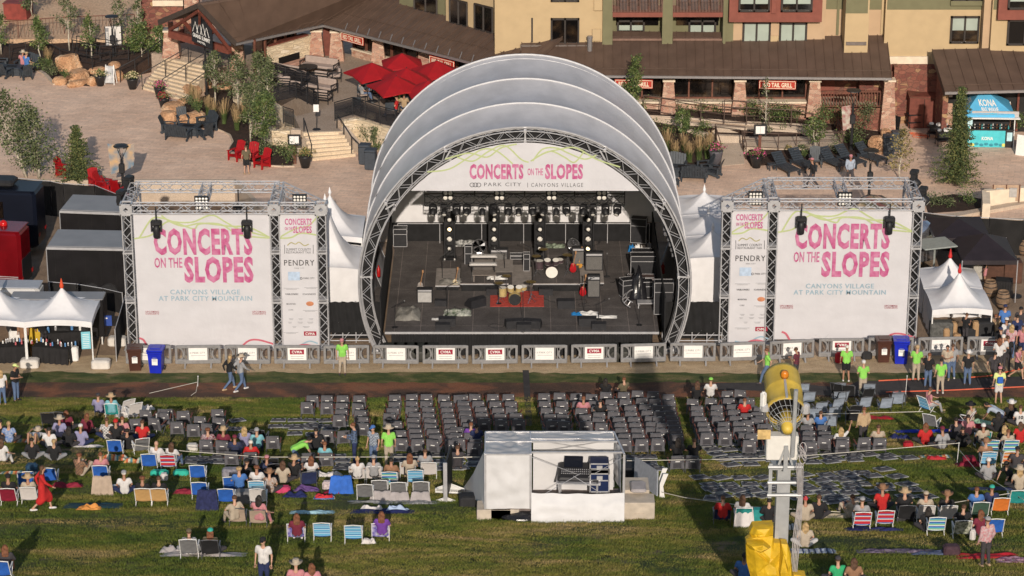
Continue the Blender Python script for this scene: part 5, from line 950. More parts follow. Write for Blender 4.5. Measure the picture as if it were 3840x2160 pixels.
mb=MB();n=150;pts=[];a=xL+.3-XC;b=xR-.3-XC
mb.grid(260,1,lambda u,v:(a+(b-a)*u,yF-10-.05+.05*math.sin(u*520)+.02*math.sin(u*97),DZ-.1-(DZ-.16+.05*math.sin(u*31))*(1-v)));mb.B_('skirt',BLKF,ST,True)
mb=MB();
for s_ in(-1,1):mb.box((s_*6.6-.1+.0,.2,1.9),(.06,12.4,2.2))
mb.box((0,7.05,(1.1+ZRW)/2),(13.4,.05,ZRW-1.1));mb.B_('side_scrim',BLKF,ST)
mb=MB();
for zz in(DZ+1.05,):mb.tb([(-6.4,6.7,zz),(6.4,6.7,zz)],.025,5)
for i in range(7):mb.tb([(-6.4+i*2.13,6.7,DZ),(-6.4+i*2.13,6.7,DZ+1.05)],.025,5)
mb.B_('rear_rail',ALU,ST)
for s_,lab,x0,x1 in((-1,'left','',''),(1,'right','','')):
 X0,X1=((Z(F(830,860)).x),xL-.2)if s_<0 else(xR+.25,Z(F(1815,860)).x)
 e=E_('stage_wing',((X0+X1)/2,7,0),label='scaffold platform with black cloth on the %s of the stage'%lab,cat='scaffold');w_=X1-X0;mb=MB();mb.box((0,1.2,1.1),(w_,4.5,.1));mb.B_('platform',DK,e)
 mb=MB();mb.grid(40,6,lambda u,v:(-w_/2+w_*u,-1.1+.05*math.sin(u*40+v*3)-.1*v*(1-v),.55+1.55*v));mb.B_('black_cloth',BLKF,e,True)
 mb=MB()
 for i in range(5):mb.tb([(-w_/2+w_*i/4,-1.0,0),(-w_/2+w_*i/4,-1.0,2.1)],.03,5)
 for zz in(.12,.4,1.05):mb.tb([(-w_/2,-1.05,zz),(w_/2,-1.05,zz)],.025,5)
 for i in range(4):mb.tb([(-w_/2+w_*i/4,-1.05,.1),(-w_/2+w_*(i+1)/4,-1.05,1.0)],.018,4)
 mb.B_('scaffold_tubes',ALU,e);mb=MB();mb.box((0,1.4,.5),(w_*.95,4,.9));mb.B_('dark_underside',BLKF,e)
def sub(x,i,side):
 e=E_('subwoofer',(x,yF-.55,0),label='black subwoofer number %s from the %s under the stage front'%(('one','two','three','four','five')[i],side),cat='speaker',group='subwoofers under the stage front');mb=MB();mb.rb((0,0,.38),(.68,.7,.76),.03);mb.B_('cabinet',mat('speaker_black',(.02,.022,.02),.6,.2,10),e);mb=MB();mb.lt([(.25,0),(.22,.03),(.08,.0),(.001,.02)],(0,-.35,.33),16,rot=Matrix.Rotation(R(90),3,'X'));mb.B_('cone',mat('cone_grey',(.045,.045,.04),.6,.1),e,True)
for i in range(5):sub(Z(H(235+68*i,1150),.4).x,i,'left');sub(Z(H(1740+72*i,1150),.4).x,i,'right end of the pleated skirt')
def P3(p,z):return Z(p,z)
yr=9.5;zr0=YP(H(1130,218),yr).z;zr1=YP(H(1130,168),yr).z;xr0=YP(H(458,190),yr).x;xr1=YP(H(1815,190),yr).x
LT=E_('lighting_truss',(XC,yr,zr0),label='long black truss of stage lights hanging behind the arch banner',cat='truss');mb=MB();truss(mb,(xr0-XC,0,.15),(xr1-XC,0,.15),.46,None,.03,.016);mb.tb([(xr0-XC,-.2,.75),(xr1-XC,-.2,.75)],.025,5);
for i in range(9):x=xr0-XC+(xr1-xr0)*i/8;mb.tb([(x,0,.3),(x,0,1.6)],.03,5)
mb.B_('lattice',BLK,LT)
LENS=mat('lamp_lens',(.75,.72,.66),.12,.05,3,spec=.9);LENSW=mat('warm_lamp_lens',(.95,.75,.4),.2,0,emit=(1,.75,.4,2.5))
def blinder(loc,lab,rz=0,n=2,s_=.2,tilt=0,m=BLK,group='blinder lights'):
 e=E_('blinder_light',loc,rz,lab,'stage light',group);mb=MB();mb.box((0,.06,0),(n*s_+.06,.16,n*s_+.06));mb.B_('housing',m,e)
 for i in range(n):
  for j in range(n):mb=MB();mb.lt([(s_*.42,0),(s_*.3,.015),(.001,.03)],((i-(n-1)/2)*s_,-.025,(j-(n-1)/2)*s_),10,rot=Matrix.Rotation(R(90),3,'X'));mb.B_('lens',LENS,e)
 e.rotation_euler.x=tilt;return e
for i,(x,t)in enumerate(((615,'left'),(965,'second from the left'),(1320,'third from the left'),(1660,'right'))):q=YP(H(x,168),yr-.35);blinder(q,'four lamp blinder above the rig truss, the %s one'%t,s_=.24)
def movinghead(loc,lab,rz=0,s_=1,pitch=.5,group='lights hanging from the rig truss'):
 e=E_('stage_light',loc,rz,lab,'stage light',group);mb=MB();mb.rb((0,0,0),(.3,.24,.12),.02);mb.B_('base',BLK,e);mb=MB();mb.box((-.17,0,-.2),(.04,.14,.34));mb.box((.17,0,-.2),(.04,.14,.34));mb.box((0,0,-.06),(.34,.1,.05));mb.B_('yoke',BLK,e)
 rm=Matrix.Rotation(math.pi-pitch,3,'X');mb=MB();mb.lt([(.08,-.16),(.14,-.1),(.15,.1),(.13,.2),(.12,.2)],(0,0,-.3),10,rot=rm);mb.B_('head',BLK,e,True);mb=MB();mb.lt([(.11,0),(.08,.02),(.001,.03)],Vector((0,0,-.3))+rm@Vector((0,0,.19)),10,rot=rm);mb.B_('lens',LENS,e);e.scale=(s_,)*3;return e
for i,x in enumerate((515,590,675,745,850,925,1025,1095,1190,1265,1350,1420,1535,1600,1685,1765)):
 q=YP(H(x,212),yr-.05);movinghead(q+Vector((0,-.25,-.1)),'dark stage light hanging %s along the rig truss'%('first second third fourth fifth sixth seventh eighth ninth tenth eleventh twelfth thirteenth fourteenth fifteenth sixteenth'.split()[i]+' from the left'),rz=(i%3-1)*.4,pitch=.6+.3*(i%2))
for i,(x,xb)in enumerate(((625,628),(928,930),(1238,1240),(1568,1566))):
 b=Z(H(xb,597),DZ);h=YP(H(x,272),b.y).z-DZ;e=E_('light_tower',b,label='black upright truss with stacked lights, %s of the four on stage'%(('leftmost','second from left','third from left','rightmost')[i]),cat='light tower',group='light towers on stage')
 mb=MB();truss(mb,(0,0,.1),(0,0,h),.5,6,.04,.02,up=(0,1,0));mb.box((0,0,.04),(.7,.7,.05));mb.box((0,.12,h*.5),(.44,.03,h*.9));mb.B_('frame',BLK,e)
 for k in range(4):
  z=h*(.24+.2*k);mb=MB();mb.rb((0,-.12,z),(.3,.22,.28),.05);mb.B_('lamp_body',BLK,e);mb=MB();mb.lt([(.10 if k!=1 else.13,0),(.08,.03),(.001,.05)],(0,-.235,z),10,rot=Matrix.Rotation(R(90),3,'X'));mb.B_('lens',LENSW if(i,k)in((0,2),(3,0))else LENS,e)
 mb=MB();mb.box((-.25,-.3,.05),(.07,.07,.1));mb.box((.25,-.3,.05),(.07,.07,.1));mb.B_('foot',PAPER,e)
CASE=mat('road_case_black',(.022,.022,.025),.5,.15,6);TWEED=mat('amp_grille',(.12,.115,.11),.8,.2,40);WOODG=mat('grey_carpet',(.28,.25,.23),.95,.12,4,bump=.3);REDRUG=mat('red_rug',(.45,.06,.045),.95,.15,5,bump=.2);CHR=mat('chrome',(.6,.6,.62),.2,.05,metal=.9)
def SZ(p):return Z(p,DZ)
def case(p,w_,d,h,rz,lab,m=CASE,cat='flight case',name='flight_case',edge=True):
 e=E_(name,SZ(p),R(rz),lab,cat);mb=MB();mb.rb((0,d/2,h/2+.06),(w_,d,h),.015);mb.B_('body',m,e)
 if edge:
  mb=MB()
  for z in(.07,h+.05,h*.7+.06):mb.box((0,-.003,z),(w_+.01,.02,.025));mb.box((w_/2+.003,d/2,z),(.02,d,.025));mb.box((-w_/2-.003,d/2,z),(.02,d,.025))
  for a in(-1,1):mb.box((a*w_/2,-.003,h/2+.06),(.025,.02,h))
  mb.box((0,d-.01,h+.062),(w_,.02,.02));mb.B_('edging',ALU,e)
 return e
def riser(c0,c1,h,lab,carpet=None,dep=None):
 a=Z(c0,DZ);b=Z(c1,DZ);w_=b.x-a.x;d=dep;e=E_('riser',((a.x+b.x)/2,a.y,DZ),label=lab,cat='riser');mb=MB();mb.box((0,d/2,h-.04),(w_,d,.08));mb.B_('platform',carpet or DK,e);mb=MB();mb.box((0,d/2,(h-.08)/2),(w_-.1,d-.1,h-.08));mb.B_('skirt',BLKF,e);mb=MB();mb.box((0,-.01,h-.05),(w_,.03,.05));mb.B_('edge',ALU,e);return e
riser(H(530,815),H(695,820),.28,'low riser with grey carpet at the left of the keyboard riser',WOODG,2.4);riser(H(700,820),H(1028,815),.42,'black riser carrying the keyboards',None,2.9);riser(H(1192,820),H(1512,822),.42,'black riser under the white drum kit',None,3.1);riser(H(1515,785),H(1675,780),.2,'low riser with grey carpet right of the white drum kit',WOODG,2.6)
mb=MB();a=SZ(H(902,925));b=SZ(H(1268,925));mb.box(((a.x+b.x)/2,a.y+1.05,DZ+.012),(b.x-a.x,2.1,.016));tag(mb.B_('red_rug',REDRUG),'bright red rug under the yellow drum kit','rug')
mb=MB();a=SZ(H(1048,790));mb.box((a.x+.65,a.y+1.6,DZ+.012),(1.25,3.0,.016));tag(mb.B_('grey_carpet',WOODG),'grey carpet strip between the two risers','rug')
mb=MB();a=SZ(H(800,745));mb.box((a.x+.9,a.y+.9,DZ+.435),(1.9,1.8,.016));tag(mb.B_('grey_carpet',WOODG),'grey carpet under the keyboards on the black riser','rug')
def drum(mb,c,r,d,axis='Z',tilt=0,mi=0,head=1):
 rot=Matrix.Rotation(R(90),3,'X')if axis=='Y' else Matrix.Rotation(tilt,3,'X');mb.lt([(r,-d/2),(r,d/2)],c,18,mi,rot=rot);mb.lt([(r*.98,d/2+.012),(.001,d/2+.013)],c,18,head,rot=rot);mb.lt([(r*.98,-d/2-.012),(.001,-d/2-.013)],c,18,head,rot=rot)
def drumkit(p,z,lab,shell,head,bass_front,rz=0):
 e=E_('drum_kit',Z(p,z),R(rz),lab,'drum kit');
 for nm,c,r,d,ax,ti in(('bass_drum',(0,0,.30),.30,.42,'Y',0),('tom_drum',(-.2,.15,.72),.16,.2,'Z',.35),('tom_drum',(.2,.15,.72),.16,.2,'Z',.35),('floor_tom',(-.6,.55,.42),.21,.4,'Z',0),('snare_drum',(.4,.6,.6),.18,.14,'Z',.1)):
  mb=MB();drum(mb,c,r,d,ax,ti);mb.B_(nm,[shell,head if nm!='bass_drum' else bass_front],e)
 for c in((-.75,.2,1.0),(.75,.25,1.05),(.8,.75,.85),(-.4,.9,1.1)):
  mb=MB();mb.lt([(.23,0),(.08,.02),(.001,.04)],c,14);mb.B_('cymbal',mat('brass_cymbal',(.5,.36,.14),.3,.1,metal=.8),e);mb=MB();mb.tb([(c[0],c[1],0),c],.014,4);[mb.tb([(c[0],c[1],.25),(c[0]+.25*math.cos(k),c[1]+.25*math.sin(k),0)],.012,4)for k in(0,2.1,4.2)];mb.B_('stand',CHR,e)
 mb=MB();mb.cyl((0,1.0,.45),.17,.08,12);mb.tb([(0,1,0),(0,1,.45)],.03,5);mb.B_('stool',BLK,e)
DWH=mat('drum_head_white',(.75,.72,.66),.5,.04)
drumkit(H(1320,720),DZ+.44,'drum kit with a big white bass drum on the right riser',mat('drum_shell_dark',(.10,.07,.08),.3,.2,metal=.3),DWH,DWH);drumkit(H(1070,905),DZ+.03,'yellow gold drum kit with a black bass head on the red rug',mat('drum_shell_gold',(.52,.40,.18),.35,.1,metal=.2),DWH,BLK)
def amp(p,z,w_,h,lab,rz=0,face=TWEED):
 e=E_('guitar_amp',Z(p,z),R(rz),lab,'amplifier');mb=MB();mb.rb((0,.17,h/2),(w_,.34,h),.02);mb.B_('cabinet',CASE,e);mb=MB();mb.box((0,-.004,h*.42),(w_*.86,.02,h*.7));mb.B_('grille',face,e);mb=MB();mb.box((0,-.004,h*.88),(w_*.86,.02,h*.1));mb.B_('control_panel',ALU,e)
amp(H(963,655),DZ,.9,.95,'black guitar amplifier at the right end of the keyboard riser');amp(H(1608,680),DZ+.2,.9,.95,'black guitar amplifier on the right carpeted riser');amp(H(458,900),DZ,.75,.72,'grey fronted guitar amplifier on a small dolly at stage left',face=mat('grille_silver',(.38,.37,.36),.7,.1));amp(H(1605,865),DZ,.62,1.15,'tall black bass speaker cabinet beside the red guitar')
amp(H(1500,640),DZ+.44,.6,.9,'small black amplifier behind the white drum kit');
case(H(292,525),.68,.55,.95,0,'silver edged flight case alone at the back left of the stage');case(H(1950,712),1.35,.6,.95,0,'long black flight case at the right side of the stage');case(H(1950,625),1.2,.6,.5,0,'black case stacked behind the long case');case(H(1908,500),.8,.5,1.3,-12,'tall dusty black rack at the back right corner');case(H(2080,985),.9,.5,1.6,0,'tall upright silver edged case at the front right corner');case(H(1850,870),.7,.5,.9,20,'black case leaning open behind the curved frame');case(H(1965,870),.6,.5,.8,5,'dark case with a white sheet beside the curved frame');case(H(1930,780),1.3,.5,.35,0,'flat brown topped case under the long case',mat('case_brown',(.09,.06,.055),.6))
case(H(1090,610),.75,.35,.22,0,'low silver cart at the back between the light towers',CASE,'cart','low_cart');case(H(755,690),.35,.3,1.3,0,'slim black rack of gear at the left of the keyboards');case(H(1150,690),.3,.3,.9,0,'small black gear rack left of the white drum kit')
def keyboard(p,z,w_,lab):
 e=E_('keyboard',Z(p,z),0,lab,'keyboard');mb=MB();mb.rb((0,.18,.78),(w_,.36,.1),.02);mb.B_('body',mat('key_silver',(.42,.40,.39),.5,.05),e);mb=MB();mb.box((0,.06,.835),(w_*.9,.14,.02));mb.B_('keys',PAPER,e);mb=MB();[mb.tb([(s*w_*.4,.3-.3*k,0),(s*w_*.4,.3*k,.75)],.02,5)for s in(-1,1)for k in(0,1)];mb.B_('stand',BLK,e)
keyboard(H(855,745),DZ+.44,1.35,'wide pale keyboard on the black riser');keyboard(H(860,690),DZ+.44,1.3,'upper pale keyboard behind the wide one')
mb=MB();mb.box((0,.4,.35),(1.15,.7,.04));[mb.box((x,y,.17),(.05,.05,.34))for x in(-.5,.5)for y in(.1,.7)];tag(mb.B_('slatted_bench',mat('wood_grey',(.2,.17,.15),.8,.15),None,False,Z(H(862,760),DZ+.44)),'slatted bench in front of the pale keyboards','bench')
def wedge(p,rz,lab,s_=1,m=CASE):
 e=E_('floor_monitor',SZ(p),R(rz),lab,'floor monitor','wedge monitors on the stage floor');mb=MB();w_=.36*s_;mb.add([(-w_,0,0),(w_,0,0),(w_,.5*s_,0),(-w_,.5*s_,0),(-w_,.02,.12*s_),(w_,.02,.12*s_),(w_,.28*s_,.4*s_),(-w_,.28*s_,.4*s_),(-w_,.5*s_,.34*s_),(w_,.5*s_,.34*s_)],[(3,2,1,0),(0,1,5,4),(4,5,6,7),(7,6,9,8),(2,3,8,9),(0,4,7,8,3),(1,2,9,6,5)]);mb.B_('cabinet',m,e);mb=MB();mb.sb([(-w_*.85,.05,.155*s_),(w_*.85,.05,.155*s_),(w_*.85,.25*s_,.37*s_),(-w_*.85,.25*s_,.37*s_)],.01);mb.B_('grille',TWEED,e)
for p,rz,t,s_ in((H(582,1065),180,'black wedge monitor in front of the left microphone',.95),(H(612,1030),180,'wedge monitor just behind the front left one',1.1),(H(1055,1045),190,'wedge monitor left of the central microphone',1.1),(H(1132,1065),180,'small front wedge at the centre of the stage lip',.95),(H(1200,1045),170,'wedge monitor right of the central microphone',1.1),(H(1565,1030),178,'wedge monitor at right beside the scattered white papers',1.15),(H(1640,1060),180,'front wedge monitor at the right',.95),(H(778,905),215,'tall tilted wedge monitor left of the red rug',1.2),(H(572,900),175,'small wedge beside the grey fronted amplifier',.8),(H(1418,910),180,'flat grey wedge between the red rug and the red guitar',1.15),(H(925,825),180,'wedge with a pale top in front of the keyboard riser',.95),(H(1280,825),180,'wedge with a pale top in front of the white drum kit riser',.95)):wedge(p,rz,t,s_)
def mi(p,h,lab,rz=0,boom=True,z=DZ):
 e=E_('microphone_stand',Z(p,z),R(rz),lab,'microphone stand','microphone stands on stage');mb=MB();mb.cyl((0,0,0),.14,.03,12);mb.tb([(0,0,0),(0,0,h)],.016,5);
 if boom:mb.tb([(-.15,0,h-.1),(.45,-.1,h+.25)],.013,5)
 mb.B_('stand',BLK,e);mb=MB();mb.ell((.47 if boom else 0,-.1 if boom else 0,h+.27 if boom else h),.035,.035,.05,8);mb.B_('microphone',mat('mic_grey',(.2,.2,.2),.4,metal=.5),e)
for p,h,t,rz,b in((H(1125,1045),1.65,'tall straight microphone stand at the centre front of the stage',0,0),(H(612,985),1.5,'boom microphone stand in front of the grey fronted amplifier',10,1),(H(1540,960),1.55,'boom microphone stand beside the red guitar',-10,1),(H(1915,1050),1.0,'low microphone stand with a red cable reel at the right front',0,0),(H(578,765),1.45,'boom microphone stand on the left carpeted riser',40,1),(H(255,1065),1.1,'black microphone stand at the far left front',0,1),(H(1695,720),1.2,'pale tripod stand right of the carpeted riser',0,0),(H(1640,1010),.8,'short stand behind the right front wedge',0,1),(H(960,905),.9,'low boom stand at the left edge of the red rug',160,1),(H(1175,650),1.0,'stand at the left edge of the white drum kit riser',200,1),(H(1000,720),1.2,'boom stand over the keyboards',190,1)):mi(p,h,t,rz,b)
def fan(p,lab,rz=0):
 e=E_('floor_fan',SZ(p),R(rz),lab,'fan');mb=MB();mb.lt([(.36,-.05),(.38,0),(.36,.05),(.33,.05),(.33,-.05),(.36,-.05)],(0,0,.42),20,rot=Matrix.Rotation(R(90),3,'X'));[mb.tb([(0,-.06,.42),(.35*math.cos(k*.7),-.06,.42+.35*math.sin(k*.7))],.006,3)for k in range(9)];mb.box((0,.05,.03),(.5,.4,.05));mb.B_('cage',CHR,e);mb=MB()
 for k in range(4):a=k*1.57+.4;mb.sb([(0,.0,.42),(.3*math.cos(a-.3),-.03,.42+.3*math.sin(a-.3)),(.32*math.cos(a+.2),.03,.42+.32*math.sin(a+.2))],.008)
 mb.B_('blades',CHR,e)
fan(H(828,565),'round silver floor fan standing between two light towers');fan(H(1470,560),'dark floor fan behind the white drum kit',-35)
def guitar(p,lab,m,z=DZ):
 e=E_('guitar',Z(p,z),0,lab,'guitar');mb=MB();mb.ell((0,0,.25),.17,.04,.2,12);mb.ell((0,0,.42),.13,.04,.14,10);mb.B_('body',m,e);mb=MB();mb.bar((0,-.02,.4),(.12,.02,1.05),.05,.03);mb.box((.13,.02,1.1),(.08,.03,.14));mb.B_('neck',mat('maple_neck',(.32,.17,.08),.5,.1),e);mb=MB();[mb.tb([(0,.1,.3),(k,.3,0)],.012,4)for k in(-.2,.2)];mb.B_('stand',BLK,e)
guitar(H(1532,860),'red electric guitar on a stand beside the bass cabinet',mat('guitar_red',(.35,.01,.015),.3,.1));guitar(H(1465,700),'red guitar resting beside the white drum kit',MS['guitar_red'],DZ+.44);guitar(H(1508,670),'sunburst guitar behind the red guitar',mat('guitar_sun',(.5,.25,.05),.3,.2),DZ+.2);guitar(H(665,810),'guitar lying in the left riser front with cream body',mat('guitar_cream',(.5,.42,.28),.4,.1));guitar(H(428,830),'small guitar neck showing above the grey fronted amplifier',WOODG)
def cloth(p,w_,d,h,m,lab,seed=0,z=None,rz=0,name='cloth',cat='cloth',q=None,n=10,sl=False,floor=.012):
 q=q or(SZ(p)if z is None else Z(p,z));rr=random.Random(seed);ox,oy=rr.uniform(0,50),rr.uniform(0,50);mb=MB()
 def f(u,v):
  x=(u-.5)*w_*(1+.12*mnoise.noise(Vector((v*3+ox,1,0))));y=(v-.5)*d*(1+.12*mnoise.noise(Vector((u*3+oy,2,0))));e_=min(1,6*min(u,1-u,v,1-v));zz=floor+e_*h*max(0,.5+mnoise.noise(Vector((u*4+ox,v*4+oy,0)))*1.1)+.2*floor*math.sin(9*u)
  if sl:M_=Matrix.Rotation(rz,2);zz+=-SL*((M_@Vector((x,y))).y)
  return(x,y,zz)
 mb.grid(n,n,f);o=mb.B_(name,m,None,True,q,rz);return tag(o,lab,cat)
GCL=mat('dusty_cloth',(.20,.19,.17),.9,.2,5);cloth(H(345,980),1.2,1.6,.5,GCL,'crumpled grey cloth lying at the left of the stage',1);cloth(H(530,1010),.35,.3,.03,PAPER,'sheet of white paper on the left stage floor',2)
cloth(H(680,970),1.3,.8,.18,mat('green_cloth',(.05,.08,.04),.9,0,rgb2=(.5,.5,.45),scale=6),'green and white crumpled cloth near the left wedge monitors',3);cloth(H(1490,975),.5,.4,.08,mat('blue_cloth',(.02,.2,.5),.7),'bright blue cloth beside the white papers at stage right',4);cloth(H(1570,972),.9,.5,.1,PAPER,'crumpled white sheet beside the blue cloth',5);cloth(H(1670,995),1.3,.4,.08,PAPER,'scattered white papers right of the front wedge',6);cloth(H(725,500),1.4,.8,.2,mat('litter_white',(.08,.08,.08),.8,0,rgb2=(.6,.6,.58),scale=7),'heap of white cable ends behind the left light tower',7);cloth(H(1335,515),1.1,.6,.12,mat('cable_green',(.05,.06,.04),.8,0,rgb2=(.4,.48,.36),scale=8),'pale green cable heap behind the white drum kit',8);cloth(H(640,760),1.2,.6,.2,GCL,'grey towel on the left carpeted riser',9,z=DZ+.3);cloth(H(950,730),1.0,.5,.15,PAPER,'white sheet trailing off the keyboard riser',10,z=DZ+.45)
cloth(H(1865,545),.4,.4,.3,MS['blue_cloth'],'small blue bag at the back right of the stage',11);cloth(H(1910,540),.5,.4,.3,PAPER,'white bag next to the small blue bag',12)
BLKP=mat('black_plastic_sheet',(.015,.015,.018),.25,.2,2,bump=.5);cloth(H(1905,860),.9,.9,1.5,BLKP,'black plastic draped over gear at the right of the stage',13)
e=E_('curved_frame',SZ(H(1860,935)),0,'curved silver frame ladder lying at the right of the stage','frame');mb=MB();pa=[(1.0*math.cos(2.2+t*.16)+.6,1.4*math.sin(2.2+t*.16)+.4,.3)for t in range(12)];pb=[(x*.8+.1,y*.8,.5)for x,y,z in pa];mb.tb(pa,.03,5);mb.tb(pb,.03,5);[mb.tb([a,b],.02,4)for a,b in zip(pa[::2],pb[::2])];mb.B_('tubes',ALU,e);mb=MB();mb.box((.8,.2,.25),(1.0,.5,.04));[mb.box((x,y,.12),(.04,.04,.25))for x in(.35,1.25)for y in(0,.4)];mb.B_('base',ALU,e)
for p,t in((H(145,720),'red fire extinguisher at the left edge of the stage'),(H(2075,700),'red fire extinguisher at the right edge of the stage')):
 mb=MB();mb.lt([(.08,0),(.09,.05),(.09,.42),(.03,.5),(.03,.56)],(0,0,0),10);mb.box((0,-.03,.58),(.05,.16,.04));tag(mb.B_('fire_extinguisher',mat('extinguisher_red',(.45,.01,.01),.35),None,True,SZ(p)),t,'fire extinguisher')
for i,p in enumerate((H(1240,1048),H(640,1000),H(1700,760),H(1000,900),H(1350,900),H(1600,920),H(1000,1045),H(760,560),H(1650,500))):
 rr=random.Random(i);mb=MB();x=y=0;pts=[];a=rr.random()*6
 for k in range(22):a+=rr.gauss(0,.7);x+=.12*math.cos(a);y+=.1*math.sin(a);pts.append((x,y,.015))
 mb.tb(pts,.012,4);tag(mb.B_('stage_cable',BLK,None,False,SZ(p)),ORD[i]+' thin black cable snaking over the stage floor','cable','cables on the stage floor')
for s_,p,t in((-1,H(165,460),'left'),(1,H(2075,420),'right')):
 q=YP(p,5.6);e=E_('line_array',q,label='column of small light fixtures clamped inside the %s leg of the arch'%t,cat='speaker array');
 for k in range(9):mb=MB();mb.rb((s_*.09*k*(.9 if k>4 else.6)*.9,0,1.0-.26*k),(.3,.3,.2),.03,ry if False else 0);mb.B_('cabinet',mat('array_grey',(.14,.14,.15),.5,.3),e)
def tower(side):
 L_=side<0;Yt=5.35 if L_ else 6.0
 tl=G if L_ else I
 xs=[YP(tl(x,700),Yt).x for x in((85,1080,1395)if L_ else(215,528,1500))]
 zt=YP((G(500,255)if L_ else I(1000,230)),Yt).z;w_=.42;zc=zt
 e=E_('truss_tower',((xs[0]+xs[2])/2,Yt,0),label='aluminium truss frame with two white banners on the %s of the stage'%('left' if L_ else 'right'),cat='truss tower')
 o=e.location;
 Yb=Z((G(500,110)if L_ else I(1000,85)),zt).y
 def lp(x,y,z):return Vector((x-o.x,y-o.y,z))
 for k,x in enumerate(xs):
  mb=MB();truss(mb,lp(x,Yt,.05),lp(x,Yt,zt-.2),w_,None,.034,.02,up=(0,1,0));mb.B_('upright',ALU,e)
  mb=MB();mb.box(lp(x,Yt+.27,zt/2-.1),(.42,.02,zt-.7));mb.B_('added_shade_strip',BLKF,e)  # added black strip standing in for the shade behind each upright
  for zz in(2.35,4.8):mb=MB();mb.box(lp(x,Yt,zz),(w_+.08,w_+.08,.08));mb.box(lp(x,Yt,zz+.14),(w_+.08,w_+.08,.03));mb.B_('coupling',ALU,e)
  mb=MB();c=lp(x,Yt,zt);s=.25
  for a in(-s,s):
   for b in(-s,s):mb.box(c+Vector((a,b,0)),(.07,.07,.55));mb.box(c+Vector((a,0,b)),(.07,.55,.07));mb.box(c+Vector((0,a,b)),(.55,.07,.07))
  for yy in(-s-.03,):
   pl=[(-.25,-.25),(.25,-.25),(.25,.25),(-.25,.25)];dm=[(0,-.12),(.12,0),(0,.12),(-.12,0)]
   vs=[c+Vector((u,yy,v))for u,v in pl+dm];mb.add(vs,[(0,1,5,4),(1,2,6,5),(2,3,7,6),(3,0,4,7)])
  mb.B_('corner_block',ALU,e)
 mb=MB();truss(mb,lp(xs[0]+.25,Yt,zt),lp(xs[1]-.25,Yt,zt),w_,None,.034,.02);mb.B_('top_truss',ALU,e);mb=MB();truss(mb,lp(xs[1]+.25,Yt,zt),lp(xs[2]-.25,Yt,zt),w_,None,.034,.02);mb.B_('top_truss',ALU,e)
 far=xs[0]if L_ else xs[2];mid=xs[1];near=xs[2]if L_ else xs[0]
 def T_(a,b,n='top_truss'):mb=MB();truss(mb,a,b,w_,None,.034,.02);mb.B_(n,ALU,e)
 T_(lp(far,Yb,zt),lp(mid,Yb,zt));T_(lp(far,Yt+.25,zt),lp(far,Yb,zt));T_(lp(mid,Yt+.25,zt),lp(mid,Yb,zt));T_(lp((far+mid)/2,Yt+.25,zt),lp((far+mid)/2,Yb,zt));T_(lp(near,Yt+.25,zt),lp(mid,Yb,zt),'diagonal_truss')
 for x in(far,mid):mb=MB();truss(mb,lp(x,Yb,.05),lp(x,Yb,zt-.2),w_,None,.034,.02,up=(0,1,0));mb.B_('upright',ALU,e)
 for x in xs:mb=MB();mb.box(lp(x,Yt,.03),(.8,.8,.05));mb.B_('base_plate',mat('steel_plate',(.3,.3,.3)),e)
 return xs,zt,Yt,Yb,e
def banner(c0,c1,c2,c3,Y,lab,nm='stage_banner'):
 P=[YP(p,Y)for p in(c0,c1,c2,c3)];o=Vector((sum(p.x for p in P)/4,Y,P[3].z));b=E_(nm,o,label=lab,cat='banner');xl=(P[0].x+P[3].x)/2;xr=(P[1].x+P[2].x)/2;zt=(P[0].z+P[1].z)/2;zb=(P[2].z+P[3].z)/2
 mb=MB();mb.grid(30,16,lambda u,v:Vector((xl+(xr-xl)*u,Y+.035*mnoise.noise(Vector((u*4+Y,v*5,xl)))*math.sin(3.14*v)*math.sin(3.14*u),zb+(zt-zb)*v))-o);mb.grid(2,2,lambda u,v:Vector((xr+(xl-xr)*u,Y+.03,zb+(zt-zb)*v))-o);mb.B_('cloth',BANW,b,True)
 fr=MB();
 for k in range(13):
  for xx in(xl,xr):fr.bar(Vector((xx-(.08 if xx==xl else-.08),Y,zb+(zt-zb)*k/12))-o,Vector((xx,Y,zb+(zt-zb)*k/12))-o,.015,.015)
 fr.B_('ties',BLK,b);return b
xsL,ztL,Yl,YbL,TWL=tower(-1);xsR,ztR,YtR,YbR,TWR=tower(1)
YA=Yl-.1;OFF=.05
bl=banner(G(108,300),G(1042,296),G(1068,1210),G(152,1210),YA,'large white banner with pink lettering and a skyline ribbon left of the stage')
def T2(b,s,m,c0,c1,Y,bold=.03,sp=1):return bput(b,'lettering',m,s,c0,c1,Y,bold,sp,OFF)
T2(bl,'CONCERTS',PINK,G(252,572),G(914,388),YA,.045,1.1);T2(bl,'ON THE',PINK,G(254,658),G(440,588),YA,.02,1.05);T2(bl,'SLOPES',PINK,G(458,760),G(922,580),YA,.045,1.1);T2(bl,'CANYONS VILLAGE',SKYI,G(360,838),G(834,805),YA,.012,1.12);T2(bl,'AT PARK CITY MOUNTAIN',SKYI,G(282,882),G(915,848),YA,.012,1.12)
for x0 in(193,918):T2(bl,'UPCOMING',CRIM,G(x0,962),G(x0+90,950),YA,.01,1.2);T2(bl,'CONCERTS',CRIM,G(x0,975),G(x0+90,964),YA,.01,1.2)
